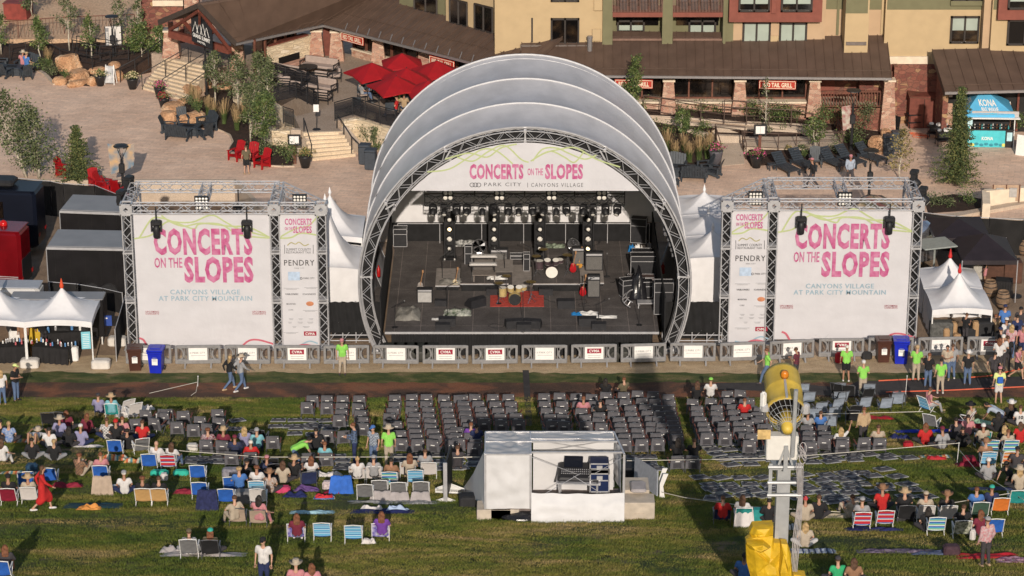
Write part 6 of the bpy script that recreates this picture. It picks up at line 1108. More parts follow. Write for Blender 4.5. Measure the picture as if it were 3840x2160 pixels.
def ribbons(b,tl,ox,oy,Y,s_=1):
 for pts in(((115,460),(220,440),(270,400),(340,345),(430,350),(520,345),(640,300),(740,350),(830,395),(1040,450)),((300,302),(360,345),(450,375),(560,355),(680,365),(760,375),(900,385),(1040,455)),((150,455),(230,330),(300,320),(420,360),(520,392),(560,360),(700,362),(820,430),(960,450),(1045,455))):cur(b,[tl(x+ox,y+oy)for x,y in pts],LIME,.075,Y,off=.025)
 cur(b,[tl(150+ox,1135+oy),tl(180+ox,1150+oy),tl(212+ox,1208+oy)],CORAL,.1,Y,off=.025);cur(b,[tl(832+ox,1208+oy),tl(890+ox,1155+oy),tl(960+ox,1148+oy),tl(1068+ox,1178+oy)],CORAL,.09,Y,off=.025)
 cur(b,[tl(330+ox,1200+oy),tl(390+ox,1155+oy),tl(430+ox,1185+oy),tl(470+ox,1150+oy)],mat('ink_faint',(.5,.5,.52),.6),.02,Y,off=.025)
ribbons(bl,G,0,0,YA)
def sponsor(b,tl,X0,Y0,Y,mir=1):
 c=lambda x,y:tl(X0+x,Y0+y)
 T2(b,'CONCERTS',PINK,c(38,75),c(220,30),Y,.03,1.08);T2(b,'ON THE',PINK,c(38,110),c(90,88),Y,.02);T2(b,'SLOPES',PINK,c(94,130),c(220,82),Y,.03,1.08)
 cur(b,[c(0,165),c(80,160),c(150,130),c(262,145)],LIME,.08,Y,off=.025);cur(b,[c(10,155),c(70,120),c(130,95),c(200,80),c(262,15)],LIME,.07,Y,off=.025)
 cur(b,[c(55,215),c(80,195),c(110,205),c(135,192),c(170,215),c(200,205)],mat('ink_olive',(.36,.33,.17),.6),.05,Y,off=.025);T2(b,'SUMMIT COUNTY',GREYI,c(48,250),c(215,232),Y,.0);T2(b,'RESTAURANT TAX',GREYI,c(48,268),c(215,254),Y,.0)
 for x in(36,230):cur(b,[c(x,210),c(x+1,240),c(x,270)],GREYI,.025,Y,off=.025)
 T2(b,'PENDRY',BLK,c(34,350),c(238,312),Y,.0,1.15);T2(b,'PARK CITY',GREYI,c(105,372),c(170,364),Y,0,1.2)
 a=YP(c(50,450),Y)-b.location;mb=MB();mb.box((a.x+.35,-.03,a.z+.2),(.55,.01,.42));mb.B_('print_block',mat('print_pale_blue',(.42,.52,.66),.6),b)
 T2(b,'PARK CITY',GREYI,c(165,442),c(240,430),Y,.01);T2(b,'o',GREYI,c(140,446),c(158,428),Y,.01)
 T2(b,'VABLONSKI',GREYI,c(40,550),c(128,538),Y,.02);T2(b,'IOANNIDES',GREYI,c(160,550),c(248,538),Y,.01);T2(b,'MOUNTAIN',GREYI,c(50,616),c(110,605),Y,.01);T2(b,'CORE',GREYI,c(62,655),c(95,646),Y,.0)
 a=YP(c(208,610),Y)-b.location;mb=MB();mb.ell((a.x,-.03,a.z),.19,.01,.12,12);mb.B_('print_round',mat('print_orange',(.5,.2,.1),.6),b)
 for x,y,w_ in((30,505,100),(170,500,90),(160,655,95),(65,712,30),(130,712,30),(200,712,30),(60,735,25),(125,735,35),(190,735,40),(90,765,25),(160,765,45),(30,805,95)):a=YP(c(x,y),Y)-b.location;mb=MB();[mb.box((a.x+w_*.0072*.5*(1),-.03,a.z-.05*k),(w_*.0072*(1 if k==0 else.7),.008,.025))for k in(0,1)];mb.B_('fine_print',mat('ink_light_grey',(.36,.36,.38),.6),b)
 a=YP(c(168,827),Y)-b.location;b2=YP(c(252,798),Y)-b.location;mb=MB();mb.box(((a.x+b2.x)/2,-.03,(a.z+b2.z)/2),(b2.x-a.x,.01,b2.z-a.z));mb.B_('red_block',CRIM,b);bput(b,'lettering',PAPER,'CVMA',c(178,822),c(242,804),Y,.02,1.1,.05)
 cur(b,[c(30,895),c(110,905),c(200,865),c(262,880)],SKYI,.07,Y,off=.025);cur(b,[c(2,925),c(80,920),c(150,890),c(215,895),c(270,925)],CORAL,.09,Y,off=.025)
bs=banner(G(1100,292),G(1355,290),G(1382,1205),G(1128,1205),YA,'narrow white sponsor banner on the right of the left truss tower');sponsor(bs,G,1100,292,YA)
YA2=YtR-.1
br_=banner(I(572,268),I(1492,264),I(1438,1142),I(540,1150),YA2,'large white banner with pink lettering and a skyline ribbon right of the stage')
T2(br_,'CONCERTS',PINK,I(688,532),I(1340,355),YA2,.045,1.1);T2(br_,'ON THE',PINK,I(680,620),I(858,548),YA2,.02,1.05);T2(br_,'SLOPES',PINK,I(866,722),I(1336,545),YA2,.045,1.1);T2(br_,'CANYONS VILLAGE',SKYI,I(763,798),I(1228,765),YA2,.012,1.12);T2(br_,'AT PARK CITY MOUNTAIN',SKYI,I(680,840),I(1308,808),YA2,.012,1.12)
for x0 in(588,1298):T2(br_,'UPCOMING',CRIM,I(x0,922),I(x0+88,910),YA2,.01,1.2);T2(br_,'CONCERTS',CRIM,I(x0,935),I(x0+88,924),YA2,.01,1.2)
ribbons(br_,I,450,-42,YA2)
bs2=banner(I(260,268),I(512,264),I(480,1168),I(232,1168),YA2,'narrow white sponsor banner on the left of the right truss tower');sponsor(bs2,I,252,262,YA2)
def bighead(p,Y,lab,s_=1.7,rz=0):
 e=E_('moving_head_light',YP(p,Y),rz,lab,'stage light','moving head lights on the towers');mb=MB();mb.tb([(0,0,-.1),(0,0,.55)],.035,5);mb.rb((0,0,-.2),(.5,.36,.22),.05);mb.B_('base',BLK,e);mb=MB();mb.box((-.22,0,-.42),(.06,.2,.4));mb.box((.22,0,-.42),(.06,.2,.4));mb.box((0,0,-.28),(.44,.14,.06));mb.B_('yoke',BLK,e);mb=MB();mb.lt([(.13,-.45),(.16,-.4),(.17,0),(.13,.15),(.001,.2)],(0,0,-.5),12);mb.B_('head',BLK,e,True)
for p,Y,t in((G(262,325),Yl-.4,'left moving head light hanging over the large left banner'),(G(878,325),Yl-.4,'right moving head light hanging over the large left banner'),(I(735,300),YtR-.4,'left moving head light hanging over the large right banner'),(I(1335,300),YtR-.4,'right moving head light hanging over the large right banner')):bighead(p,Y,t)
e=bighead(G(822,205),Yl+1.2,'moving head light lying on top of the left tower frame');
for p,Y,t in((G(572,222),Yl+.3,'square blinder on the middle of the left tower top truss'),(G(1238,210),Yl+.5,'square blinder above the left sponsor banner'),(I(422,190),YtR+.3,'square blinder above the right sponsor banner'),(I(1030,195),YtR+.3,'square blinder on the middle of the right tower top truss')):blinder(YP(p,Y),t,0,4,.15,0,group='square blinders on the towers')
for p,Y,t in((G(80,90),YbL,'small dark lights bunched at the back left corner of the left tower'),(G(30,185),Yl+1.6,'stacked dark lights on the left side of the left tower'),(I(1500,50),YbR,'small dark light at the back right corner of the right tower'),(I(1560,165),YtR+1.6,'stacked dark lights on the right side of the right tower')):movinghead(YP(p,Y)+Vector((0,0,.3)),t,1.2,1.6,.9,'small lights at the tower corners')
FLAG=mat('orange_flag',(.6,.07,.02),.7,.1)
def hp(x0,x1,y0,y1,z0,eave,peak,lab,walls='',flag=None,val=.28,legs=True,name='peaked_tent',m=WVIN,finial=True,group=None,p=1.75):
 e=E_(name,((x0+x1)/2,(y0+y1)/2,z0),label=lab,cat='tent',group=group);a=(x1-x0)/2;b=(y1-y0)/2;n=16;mb=MB()
 rings=9;vs=[]
 for k in range(rings+1):
  r=k/rings
  for i in range(4*n):
   s_,f=divmod(i,n);f=f/n*2-1;cx,cy=((f,-1),(1,f),(-f,1),(-1,-f))[s_];q=r;zz=eave+(peak-eave)*(1-r)**p;
   if r>.7:zz+=0.10*(1-abs(f)**2)*-1*(r-.7)/.3*0+.12*(1-f*f)*(r-.7)/.3
   t=(1-r);l=math.hypot(cx,cy);k2=1-t*(1-1/l)
   vs.append((a*cx*q*k2,b*cy*q*k2,zz))
 N4=4*n;mb.add(vs,[(k*N4+i,k*N4+(i+1)%N4,(k+1)*N4+(i+1)%N4,(k+1)*N4+i)[::-1]for k in range(rings)for i in range(N4)]);mb.B_('canopy',m,e,True)
 mb=MB();
 o=rings*N4;vv=[Vector(v)for v in vs[o:]];mb.add(vv+[v-Vector((0,0,val*(1-.35*0)))for v in vv],[(i,(i+1)%N4,N4+(i+1)%N4,N4+i)for i in range(N4)]);mb.B_('valance',m,e)
 if legs:
  for sx in(-1,1):
   for sy in(-1,1):mb=MB();mb.tb([(sx*a*.98,sy*b*.98,0),(sx*a*.98,sy*b*.98,eave)],.035,6);mb.B_('pole',WHT,e)
 for wl in walls:
  mb=MB();A_,B_={'f':((-a,-b),(a,-b)),'b':((a,b),(-a,b)),'l':((-a,b),(-a,-b)),'r':((a,-b),(a,b))}[wl];mb.grid(24,5,lambda u,v:(A_[0]+(B_[0]-A_[0])*u+(.04*math.sin(u*23)*(1-v)if wl in 'lr' else 0),A_[1]+(B_[1]-A_[1])*u+(.04*math.sin(u*23)*(1-v)if wl in 'fb' else 0),eave*v));mb.B_('side_wall',m,e,True)
 if flag:mb=MB();mb.lt([(.07,0),(.10,.1),(.03,.42),(.001,.5)],(0,0,peak-.05),8);mb.B_('flag',flag,e)
 elif finial:mb=MB();mb.lt([(.05,0),(.09,.12),(.01,.4)],(0,0,peak-.03),8);mb.B_('finial',m,e)
 return e
q=Z(G(1548,912),1.2);xw=Z(G(1440,912),1.2).x;xe=Z(G(1645,912),1.2).x
def peak_of(p,yc):return YP(p,yc).z
ww=3.3
hp(xe-ww,xe,q.y,q.y+ww,1.2,YP(G(1600,672),q.y).z-1.2,peak_of(G(1462,205),q.y+ww/2)-1.2,'white high peaked tent squeezed between the left tower and the dome','flr')
hp(xe-ww,xe,q.y+ww+.1,q.y+2*ww+.1,1.2,2.2,3.9,'white tent behind the peaked one left of the dome','blr')
xl2=Z(I(2,885),1.2).x;q2=Z(I(80,890),1.2)
for k,(pp,t)in enumerate(((I(122,400),'front'),(I(68,290),'middle'),(I(28,140),'rear'))):
 y0=q2.y+k*3.15;hp(xl2-.6,xl2+2.5,y0,y0+3.1,1.2,2.15,peak_of(pp,y0+1.55)-1.2,'%s one of three white peaked tents between the dome and the right tower'%t,'flr' if k==0 else 'lr')
fr=Z(E(640,1340));fm=Z(E(205,1300));bk=Z(E(752,1205));dx=fr.x-fm.x;ey=2.15;dy=3.0
for k in range(3):
 x1=fr.x-k*dx;lab=('rightmost white bar tent with an orange flag on its peak','second white bar tent with an orange flag, left of the first','white bar tent cut by the left edge')[k]
 pk=peak_of(E(440,790)if k==0 else E(60,775),fr.y+dy/2);hp(x1-dx,x1,fr.y,fr.y+dy,0,YP(E(610,1030),fr.y).z,pk,lab,flag=FLAG,group='white bar tents')
ra=Z(J(568,1000));rb=Z(J(1012,1005));w2=rb.x-ra.x
ev=YP(J(560,790),ra.y).z;hp(ra.x,rb.x,ra.y,ra.y+w2,0,ev,peak_of(J(768,510),ra.y+w2/2),'front white peaked tent full of boxes at the right, red flag on top','lb',flag=mat('red_flag',(.5,.02,.02),.7));hp(ra.x,rb.x,ra.y+w2+.05,ra.y+2*w2,0,ev,peak_of(J(733,400),ra.y+w2*1.5),'rear white peaked tent joined behind the merchandise tent','lrb',flag=MS['red_flag'])
def popup(p0,p1,pk,zb,eave,lab,dep,rz=0):
 a=Z(p0,zb+eave);b=Z(p1,zb+eave);w_=b.x-a.x;e=E_('pop_up_canopy',((a.x+b.x)/2,a.y+dep/2,zb),label=lab,cat='canopy',group='black pop up canopies');hp=peak_of(pk,a.y+dep/2)-zb;mb=MB();c=[Vector((-w_/2,-dep/2,eave)),Vector((w_/2,-dep/2,eave)),Vector((w_/2,dep/2,eave)),Vector((-w_/2,dep/2,eave))]
 for i in range(4):mb.add([c[i],c[(i+1)%4],Vector((0,0,hp))],[(0,1,2)]);mb.add([c[i],c[(i+1)%4],c[(i+1)%4]-Vector((0,0,.22)),c[i]-Vector((0,0,.22))],[(0,1,2,3)])
 mb.B_('canopy',mat('black_canopy',(.022,.016,.02),.6,.15,2,bump=.2),e)
 for v in c:mb=MB();mb.tb([v,(v.x,v.y,0)],.025,5);mb.B_('pole',ALU,e)
popup(J(800,425),J(1205,420),J(975,225),0,2.2,'nearer black pop up canopy over the bar counter, upper right',3.4);popup(J(600,180+80),J(1010,260),J(850,115),0,2.3,'farther black pop up canopy against the mesh fence',3.3)
def Wh(p,h):
 q=Z(p,h)
 if q.y>=-1:return q
 d=ray(*p);t=(SL*(-1-CAM.y)+h-CAM.z)/(d.z+SL*d.y);return CAM+d*t
def boxvehicle(name,lab,cat,A_,B_,C_,zr,body,roof,length=None,coach=False):
 a=Z(A_,zr);b=Z(B_,zr);c=Z(C_,zr);L_=(a-c);L_.z=0;wv=b-a;wv.z=0;l=length or L_.length;d=L_.normalized();nrm=Vector((-d.y,d.x,0));w_=abs(wv.dot(nrm));
 e=E_(name,(a-d*l/2+nrm*w_/2)*1.0,math.atan2(d.y,d.x),lab,cat);e.location.z=0;z0=.45
 mb=MB();mb.rb((0,0,(zr+z0)/2),(l,w_,zr-z0),.16 if coach else.04);mb.B_('body',body,e,coach and False)
 mb=MB();mb.rb((0,0,zr+.02),(l*.995,w_*.97,.06),.03);mb.B_('roof',roof,e)
 for x in((-l*.32,l*.3)if coach else(l*.05,l*.05+.9)):
  for s in(-1,1):mb=MB();mb.cyl((x,s*(w_/2-.12)+(.12 if s<0 else-.12)*0,.48),.48,.2,18,rot=Matrix.Rotation(R(90),3,'X'));mb.B_('wheel',BLK,e)
 return e,l,w_,zr
NAVYC=mat('coach_midnight',(.006,.008,.016),.35,.1,1,coat=.15,spec=.3);REDCO=mat('coach_red',(.14,.003,.006),.25,.15,1,coat=.3,spec=.4);TRB=mat('trailer_black',(.012,.011,.012),.35,.15,2);TRR=mat('trailer_roof_grey',(.24,.24,.25),.45,.08,1)
e,l,w_,zr=boxvehicle('touring_coach','midnight blue touring coach parked at the far left behind the red one','coach',E(235,150),E(345,75),E(-60,140),3.5,NAVYC,NAVYC,12,True)
mb=MB();mb.rb((l/2-4.4,-.15,zr+.1),(4.6,w_*.5,.12),.04);mb.B_('white_roof_strip',WHT,e);mb=MB();mb.rb((l/2-2.0,-.1,zr+.3),(1.6,1.1,.35),.1);mb.B_('roof_air_unit',BLK,e);mb=MB();mb.box((-.5,-w_/2-.005,2.5),(l*.8,.02,.9));mb.B_('side_windows',GLS,e);mb=MB();mb.box((l/2+.005,-.5,1.1),(.02,.25,.15));mb.box((l/2+.005,.7,1.1),(.02,.25,.15));mb.B_('tail_light',mat('tail_red',(.4,.01,.01),.3),e)
e,l,w_,zr=boxvehicle('touring_coach','glossy dark red touring coach with a red roof beacon, far left','coach',E(130,425),E(262,355),E(-60,415),3.3,REDCO,REDCO,12,True)
mb=MB();mb.ell((l/2-1.1,.1,zr+.1),.2,.2,.22,12);mb.B_('roof_beacon',mat('beacon_red',(.5,.01,.01),.2),e,True);mb=MB();mb.box((l/2-3.3,-.2,zr+.06),(2.2,w_*.5,.06));mb.B_('roof_hatch',WHT,e);mb=MB();mb.box((l/2+.004,0,1.2),(.02,w_*.85,1.3));mb.B_('engine_grille',BLK,e);mb=MB();mb.box((l/2+.02,-.75,.85),(.03,.2,.2));mb.box((l/2+.02,.75,.85),(.03,.2,.2));mb.B_('tail_light',MS['tail_red'],e);mb=MB();[mb.box((l/2-2.2,-w_/2-.006,.62+.09*k),(4,.02,.035))for k in range(5)];mb.B_('side_louvres',ALU,e);mb=MB();mb.box((-l*.25,-w_/2-.004,2.4),(l*.7,.02,.8));mb.B_('side_windows',GLS,e)
for nm,A_,B_,C_,z in(('rear black box trailer with a pale grey roof, next to the fence',E(832,288),E(800,176),E(405,272),2.8),('front black box trailer with a grey roof beside the left truss tower',E(835,530),E(845,410),E(315,520),2.8)):
 e,l,w_,zr=boxvehicle('box_trailer',nm,'trailer',A_,B_,C_,z,TRB,TRR);
 mb=MB();mb.box((0,-w_/2-.01,zr-.05),(l,.04,.12));mb.B_('edge_trim',ALU,e);mb=MB();[mb.box((-l/2+l*(k+.5)/5,-w_/2-.012,1.6),(.015,.02,2.2))for k in range(5)];mb.B_('panel_seams',BLACKIN,e);mb=MB();mb.box((-l/2-.02,0,1.6),(.06,w_*.96,2.2));mb.B_('front_panel',TRR,e)
e,l,w_,zr=boxvehicle('drinks_trailer','dark drinks trailer with a grey roof behind the white bar tents','trailer',E(700,882),E(768,826),E(60,880),2.3,TRB,TRR)
e,l,w_,zr=boxvehicle('delivery_van','white and grey van roof showing above the bar tents at the far left','van',E(265,805),E(338,748),E(-80,800),2.4,mat('van_white',(.55,.54,.53),.3,.05),mat('van_roof',(.36,.37,.4),.35,.05),6,True)
SCRIM=mat('black_scrim',(.014,.013,.013),.85,.35,1.5,bump=.5,bscale=1.2)
def scrim(pts,zt,lab,z0=0,name='mesh_fence'):
 P=[Z(p,zt)for p in pts];e=E_(name,(P[0].x,P[0].y,z0),label=lab,cat='fence');P=[Vector((p.x-P[0].x,p.y-P[0].y,0))for p in P]
 for i in range(len(P)-1):
  a,b=P[i],P[i+1];d=(b-a).normalized();n=Vector((-d.y,d.x,0));k=max(6,int((b-a).length/.4));mb=MB();mb.grid(k,5,lambda u,v:a.lerp(b,u)+n*(.07*math.sin(u*(b-a).length*2.3+v*2)*math.sin(3.1*v+.2))+Vector((0,0,(zt-z0)*v-.06*abs(math.sin(u*(b-a).length*1.3))*v)));mb.B_('black_mesh',SCRIM,e,True)
  m=max(1,int((b-a).length/2.4))
  for j in range(m+1):q=a.lerp(b,j/m);mb=MB();mb.tb([q,q+Vector((0,0,zt-z0+.03))],.025,5);mb.B_('post',ALU,e)
  mb=MB();mb.tb([a+Vector((0,0,zt-z0)),b+Vector((0,0,zt-z0))],.02,5);mb.B_('top_rail',ALU,e)
scrim([E(-120,20),E(60,45),E(340,72),(E(430,88)),E(640,98),E(840,178),E(960,260)],1.95,'long black mesh fence between the coaches and the plaza on the left')
scrim([J(500,70),J(760,100),J(1000,112),J(1253,125),J(1400,128)],1.95,'long black mesh fence behind the canopies on the right')
scrim([E(335,755),E(520,770),E(700,800),E(830,830)],1.1,'low barrier draped in black cloth beside the drinks trailer',name='cloth_barrier')
scrim([E(780,1080),E(850,850)],1.6,'black cloth screen between the trailer and the left tower',name='cloth_screen')
e=E_('silver_trailer',Z(J(520,500),0),R(25),'rounded polished metal trailer behind the right truss tower','trailer');SILV=mat('polished_metal',(.55,.56,.6),.18,.25,1.5,metal=.9);mb=MB()
prof=[(-1,.5),(-1.15,.9),(-1.15,1.5),(-.95,2.1),(-.5,2.45),(0,2.55),(.5,2.45),(.95,2.1),(1.15,1.5),(1.15,.9),(1,.5)];n=len(prof);vs=[]
for k,(y,s)in enumerate(((-.0,.35),(.15,.75),(.5,.95),(1.1,1),(5,1),(5.5,.9),(5.8,.5))):vs+=[(x*s,y,.5+(z-.5)*(s*.6+.4))for x,z in prof]
mb.add(vs,[(k*n+i,k*n+i+1,(k+1)*n+i+1,(k+1)*n+i)for k in range(6)for i in range(n-1)]+[tuple(range(n-1,-1,-1))]);mb.B_('body',SILV,e,True);mb=MB();mb.box((0,.9,2.3),(.9,.5,.15),rx=.3);mb.B_('window',GLS,e);lettering('3092',(-.1,.02,1.3),(.75,-.02,0),(0,.06,.28),CORAL,e,.02);mb=MB();mb.cyl((-1.05,3,.4),.4,.2,14,rot=Matrix.Rotation(R(90),3,'Y'));mb.B_('wheel',BLK,e)
mb=MB();q=Z(J(600,300),2.3);mb.rb((0,0,0),(1.8,1.5,.08),.03,.3);mb.tb([(0,0,-.05),(0,.0,-2.3)],.05,5);tag(mb.B_('awning_roof',mat('grey_glass_roof',(.30,.32,.30),.3,.1),None,False,q),'grey flat awning beside the polished trailer','awning')
BARR=mat('barricade_plastic',(.23,.225,.225),.55,.12,5,bump=.1)
def barricade():
 e=E_('crowd_barrier');mb=MB();w_=2.12;h=1.04
 mb.rb((0,0,h-.07),(w_-.1,.11,.15),.03);mb.rb((0,0,.25),(w_,.18,.22),.03)
 for s in(-1,1):mb.rb((s*(w_/2-.06),0,.6),(.12,.1,.86),.02);mb.rb((s*.43,0,.6),(.09,.09,.72),.015)
 mb.box((0,.0,.6),(.8,.05,.66));mb.B_('frame',BARR,e)
 for s in(-1,1):
  mb=MB();mb.tb([(s*(.96-.30*math.cos(t)),0,.62+.34*math.sin(t))for t in[k*.35-1.4 for k in range(9)]],.055,5);mb.B_('curved_brace',BARR,e)
  for x in(.5,.6):mb=MB();mb.box((s*x,0,.62),(.035,.06,.68));mb.B_('bar',BARR,e)
 for s in(-1,1):mb=MB();mb.add([(s*.6-.04,-.34,0),(s*.6+.04,-.34,0),(s*.6+.04,.34,0),(s*.6-.04,.34,0),(s*.6-.03,-.05,.3),(s*.6+.03,-.05,.3),(s*.6+.03,.05,.3),(s*.6-.03,.05,.3)],[(3,2,1,0),(4,5,6,7),(0,1,5,4),(1,2,6,5),(2,3,7,6),(3,0,4,7)]);mb.B_('foot',BARR,e)
 return e
BR=barricade();bx=[375+124.3*i for i in range(18)];byl=[(320,921),(1300,921),(1870,913),(2120,903),(2230,901),(2520,899)]
def interp(x):
 for(a,b),(c,d)in zip(byl,byl[1:]):
  if x<=c:return b+(d-b)*(x-a)/(c-a)
 return byl[-1][1]
SIGN={2:'P',1:'P',3:'C',4:'P',5:'P',6:'C',7:'C',8:'P',9:'C',10:'P',11:'P',12:'P',13:'P',14:'C',16:'P',17:'C',0:'P'}
whr={0:'behind the bins at the left tower',1:'second from the left end',2:'behind the walking couple',3:'left of the usher in lime',4:'behind the usher in lime',5:'at the left foot of the arch',6:'below the left subwoofers',7:'below the yellow drum kit side of the skirt',8:'at the head of the central cable path',9:'just right of the central cable path',10:'below the right subwoofers',11:'at the right foot of the arch',12:'in front of the right stage wing',13:'behind the usher walking left',14:'behind the usher with the red backpack',15:'behind the brown and blue bins at the right tower',16:'in front of the merchandise tent',17:'at the right end of the line'}
for i,x in enumerate(bx):
 p=Z(F(x,interp(x)),0);p2=Z(F(x+20,interp(x+20)),0);rz=math.atan2(p2.y-p.y,p2.x-p.x)+(.04*math.sin(i*2.1));o=copy_tree(BR,p,rz,'grey plastic crowd barrier '+whr[i],'barrier','grey crowd barriers along the stage front')
 if i in SIGN:
  e=E_('barrier_sign',p+Vector((.01,-.075,.62)),rz,('white sign with a red block ' if SIGN[i]=='C' else 'white grey-lettered sign ')+whr[i],'sign','white signs on the crowd barriers');mb=MB();mb.box((0,0,0),(.86,.02,.62));mb.B_('board',PAPER,e)
  if SIGN[i]=='C':mb=MB();mb.box((0,-.014,.12),(.66,.008,.24));mb.B_('red_block',CRIM,e);lettering('CVMA',(-.24,-.02,.05),(.48,0,0),(0,0,.14),PAPER,e,.02,1.1);mb=MB();[mb.box((0,-.013,-.1-.1*k),(.6,.006,.012))for k in(0,1)];mb.B_('ruled_line',GREYI,e)
  else:lettering('PARK CITY',(-.24,-.014,.03),(.58,0,0),(0,0,.09),GREYI,e,.0,1.2);mb=MB();[mb.tb([(-.36+.05*k+.04*math.cos(t*.8),-.014,.075+.04*math.sin(t*.8))for t in range(9)],.006,3)for k in range(2)];mb.box((0,-.013,-.06),(.66,.006,.02));mb.B_('fine_print',MS['ink_light_grey'],e)
cleanup(BR)
tote(G(125,1352),0,4,BBR,'brown wheelie bin at the left end of the barriers',1.14);tote(G(268,1368),0,-4,BBL,'blue recycling bin at the left end of the barriers',1.2);tote(I(1285,1296),0,3,BBR,'brown wheelie bin below the large right banner',1.14);tote(I(1405,1306),0,-3,BBL,'blue recycling bin below the large right banner',1.2)
def bag(p,w_,d,h,m,lab,name='tent_weight',cat='weight',z=None,rz=0,q=None,group=None):
 mb=MB();mb.rb((0,0,h/2),(w_,d,h),min(.06,h*.3));mb.box((0,0,h+.005),(w_*.7,d*.6,.02));return tag(mb.B_(name,m,None,False,q or(Wh(p,0)if z is None else Z(p,z)),rz),lab,cat,group)
WB=mat('weight_white',(.62,.58,.53),.7,.08,3)
for p,t in((E(205,1335),'white box weight at the middle pole of the bar tents'),(E(688,1340),'white box weight at the front right pole of the bar tents'),(E(798,1185),'white box weight at the rear right pole of the bar tents')):bag(p,.85,.55,.42,WB,t)
CLB=mat('black_tablecloth',(.016,.015,.016),.9,.2,3,bump=.3)
def dtable(a,b,d,h,lab,m=CLB,z=0,name='draped_table'):
 A_=Z(a,z);B_=Z(b,z);L_=(B_-A_).length;e=E_(name,(A_+B_)/2,math.atan2(B_.y-A_.y,B_.x-A_.x),lab,'table');mb=MB();mb.box((0,d/2,h-.03),(L_,d,.06));mb.B_('tabletop',m,e);mb=MB();mb.grid(36,3,lambda u,v:(-L_/2+L_*u,-.02-.05*(1-v)*(1+math.sin(u*40)),(h-.03)*v));mb.grid(8,3,lambda u,v:(L_/2+.05*(1-v),d*u,(h-.03)*v));mb.grid(8,3,lambda u,v:(-L_/2-.05*(1-v),d*(1-u),(h-.03)*v));mb.B_('tablecloth',m,e,True);return e
t1=dtable(E(-60,1310),E(195,1300),.7,.78,'black draped bar table at the left, covered with cans');t2=dtable(E(225,1300),E(470,1320),.7,.78,'black draped bar table with white cans beside the tent pole');t3=dtable(E(330,1215),E(600,1200),.8,.8,'black draped back bar table under the bar tent')
def cans(e,L_,n,seed,lab,grp,h=.82,d=.6,big=False):
 rr=random.Random(seed)
 for i in range(n):
  x=(i/(n-1)-.5)*L_+rr.gauss(0,.03);mb=MB();hh=rr.uniform(.13,.24)*(1.5 if big else 1);r=.04*(1.6 if big else 1);mb.lt([(r,0),(r,hh*.75),(r*.5,hh)],(0,0,0),8);c=rr.choice([('white',WHT),('white',WHT),('pink',mat('can_pink',(.5,.12,.14),.4)),('grey',ALU),('blue',mat('can_blue',(.1,.25,.5),.4))])
  tag(mb.B_('drink_can',c[1],None,False,e.matrix_basis@Vector((x,rr.uniform(.1,d),h))),c[0]+' '+lab+', '+ORD[i]+' from the left','can',grp)
cans(t1,2.1,16,1,'can standing on the left bar table','cans on the bar tables');cans(t2,2.2,16,2,'can standing on the bar table beside the tent pole','cans on the bar tables');cans(t3,2.6,8,3,'bottle or dispenser on the back bar table','cans on the bar tables',.82,.6,True)
e=E_('cooler_box',Z(E(555,1190),0)+Vector((.1,.6,.6)),0,'white cooler front banner with blue lettering inside the bar tent','banner');mb=MB();mb.box((0,0,.45),(2.6,.1,.5));mb.B_('board',mat('bud_blue',(.03,.07,.30),.5,.05),e);lettering('BUD LIGHT',(-1.1,-.06,.3),(2.2,0,0),(0,0,.32),PAPER,e,.03)
e=E_('price_board',Z(E(595,1320),0)+Vector((0,-.05,.95)),R(8),'light blue price list hung on the front right pole of the bar tent','sign');mb=MB();mb.box((0,0,.3),(.42,.02,.85));mb.B_('board',mat('price_blue',(.20,.52,.62),.6,.05),e);mb=MB();[mb.box((0,-.014,.6-.09*k),(.3,.005,.022))for k in range(8)];mb.B_('print',PAPER,e)
bag(E(262,1180),.75,.6,.95,mat('cooler_yellow',(.55,.36,.03),.5,.08),'yellow plastic container inside the bar tent','cooler','cooler',0);bag(E(120,1180),.7,.5,.75,WHT,'white drinks cooler on the left inside the bar tent','cooler','cooler',0);bag(E(500,1290),.5,.4,.7,WHT,'white sack beside the end of the bar table','sack','sack',0)
bag(E(340,1150),.5,.35,1.3,mat('fridge_blue',(.05,.22,.35),.4,.3,4),'blue printed fridge inside the bar tent','fridge','fridge',0);bag(E(300,870),.9,.5,.28,WB,'white folded canvas by the barrier at the left tower','canvas','canvas',0,q=Z(E(880-70,1180),0)+Vector((1.2,.3,0)))
CARD=mat('cardboard',(.40,.25,.13),.85,.1,4);BAGB=mat('black_bag',(.018,.018,.02),.7,.2,5)
for p,w_,h,t in((J(680,1000),.3,.55,'tall cardboard box at the left in the merchandise tent'),(J(722,985),.45,.75,'open cardboard box on top of the others in the merchandise tent'),(J(762,1005),.4,.3,'low cardboard box beside the black duffel'),(J(893,995),.32,.85,'upright narrow cardboard box right of the merchandise seller')):bag(p,w_,.4,h,CARD,t,'cardboard_box','box',0)
bag(J(830,995),.85,.45,.55,BAGB,'black duffel bag with white marks in the merchandise tent','duffel_bag','bag',0);bag(J(640,985),1.1,.6,.8,mat('folded_chairs_grey',(.09,.09,.085),.8,.3,8),'stack of folded grey chairs at the left in the merchandise tent','chair_stack','chairs',0);bag(J(955,985),.9,.7,.85,BAGB,'pile of black bagged chairs at the right in the merchandise tent','chair_pile','chairs',0);dtable(J(850,1008),J(1000,1012),.5,.12,'low white table edge at the front of the merchandise tent',WHT)
e=E_('bar_counter',Z(J(1085,600),0),0,'dark wooden bar counter crowded with bottles under the black canopy','bar counter');mb=MB();mb.rb((.1,.5,.55),(1.9,.8,1.1),.02);mb.B_('cabinet',mat('walnut',(.09,.04,.025),.5,.2,4),e);mb=MB();mb.rb((-1.1,.5,.5),(.6,.7,1.0),.02);mb.B_('fridge',mat('fridge_steel',(.4,.38,.34),.4),e)
rr=random.Random(9)
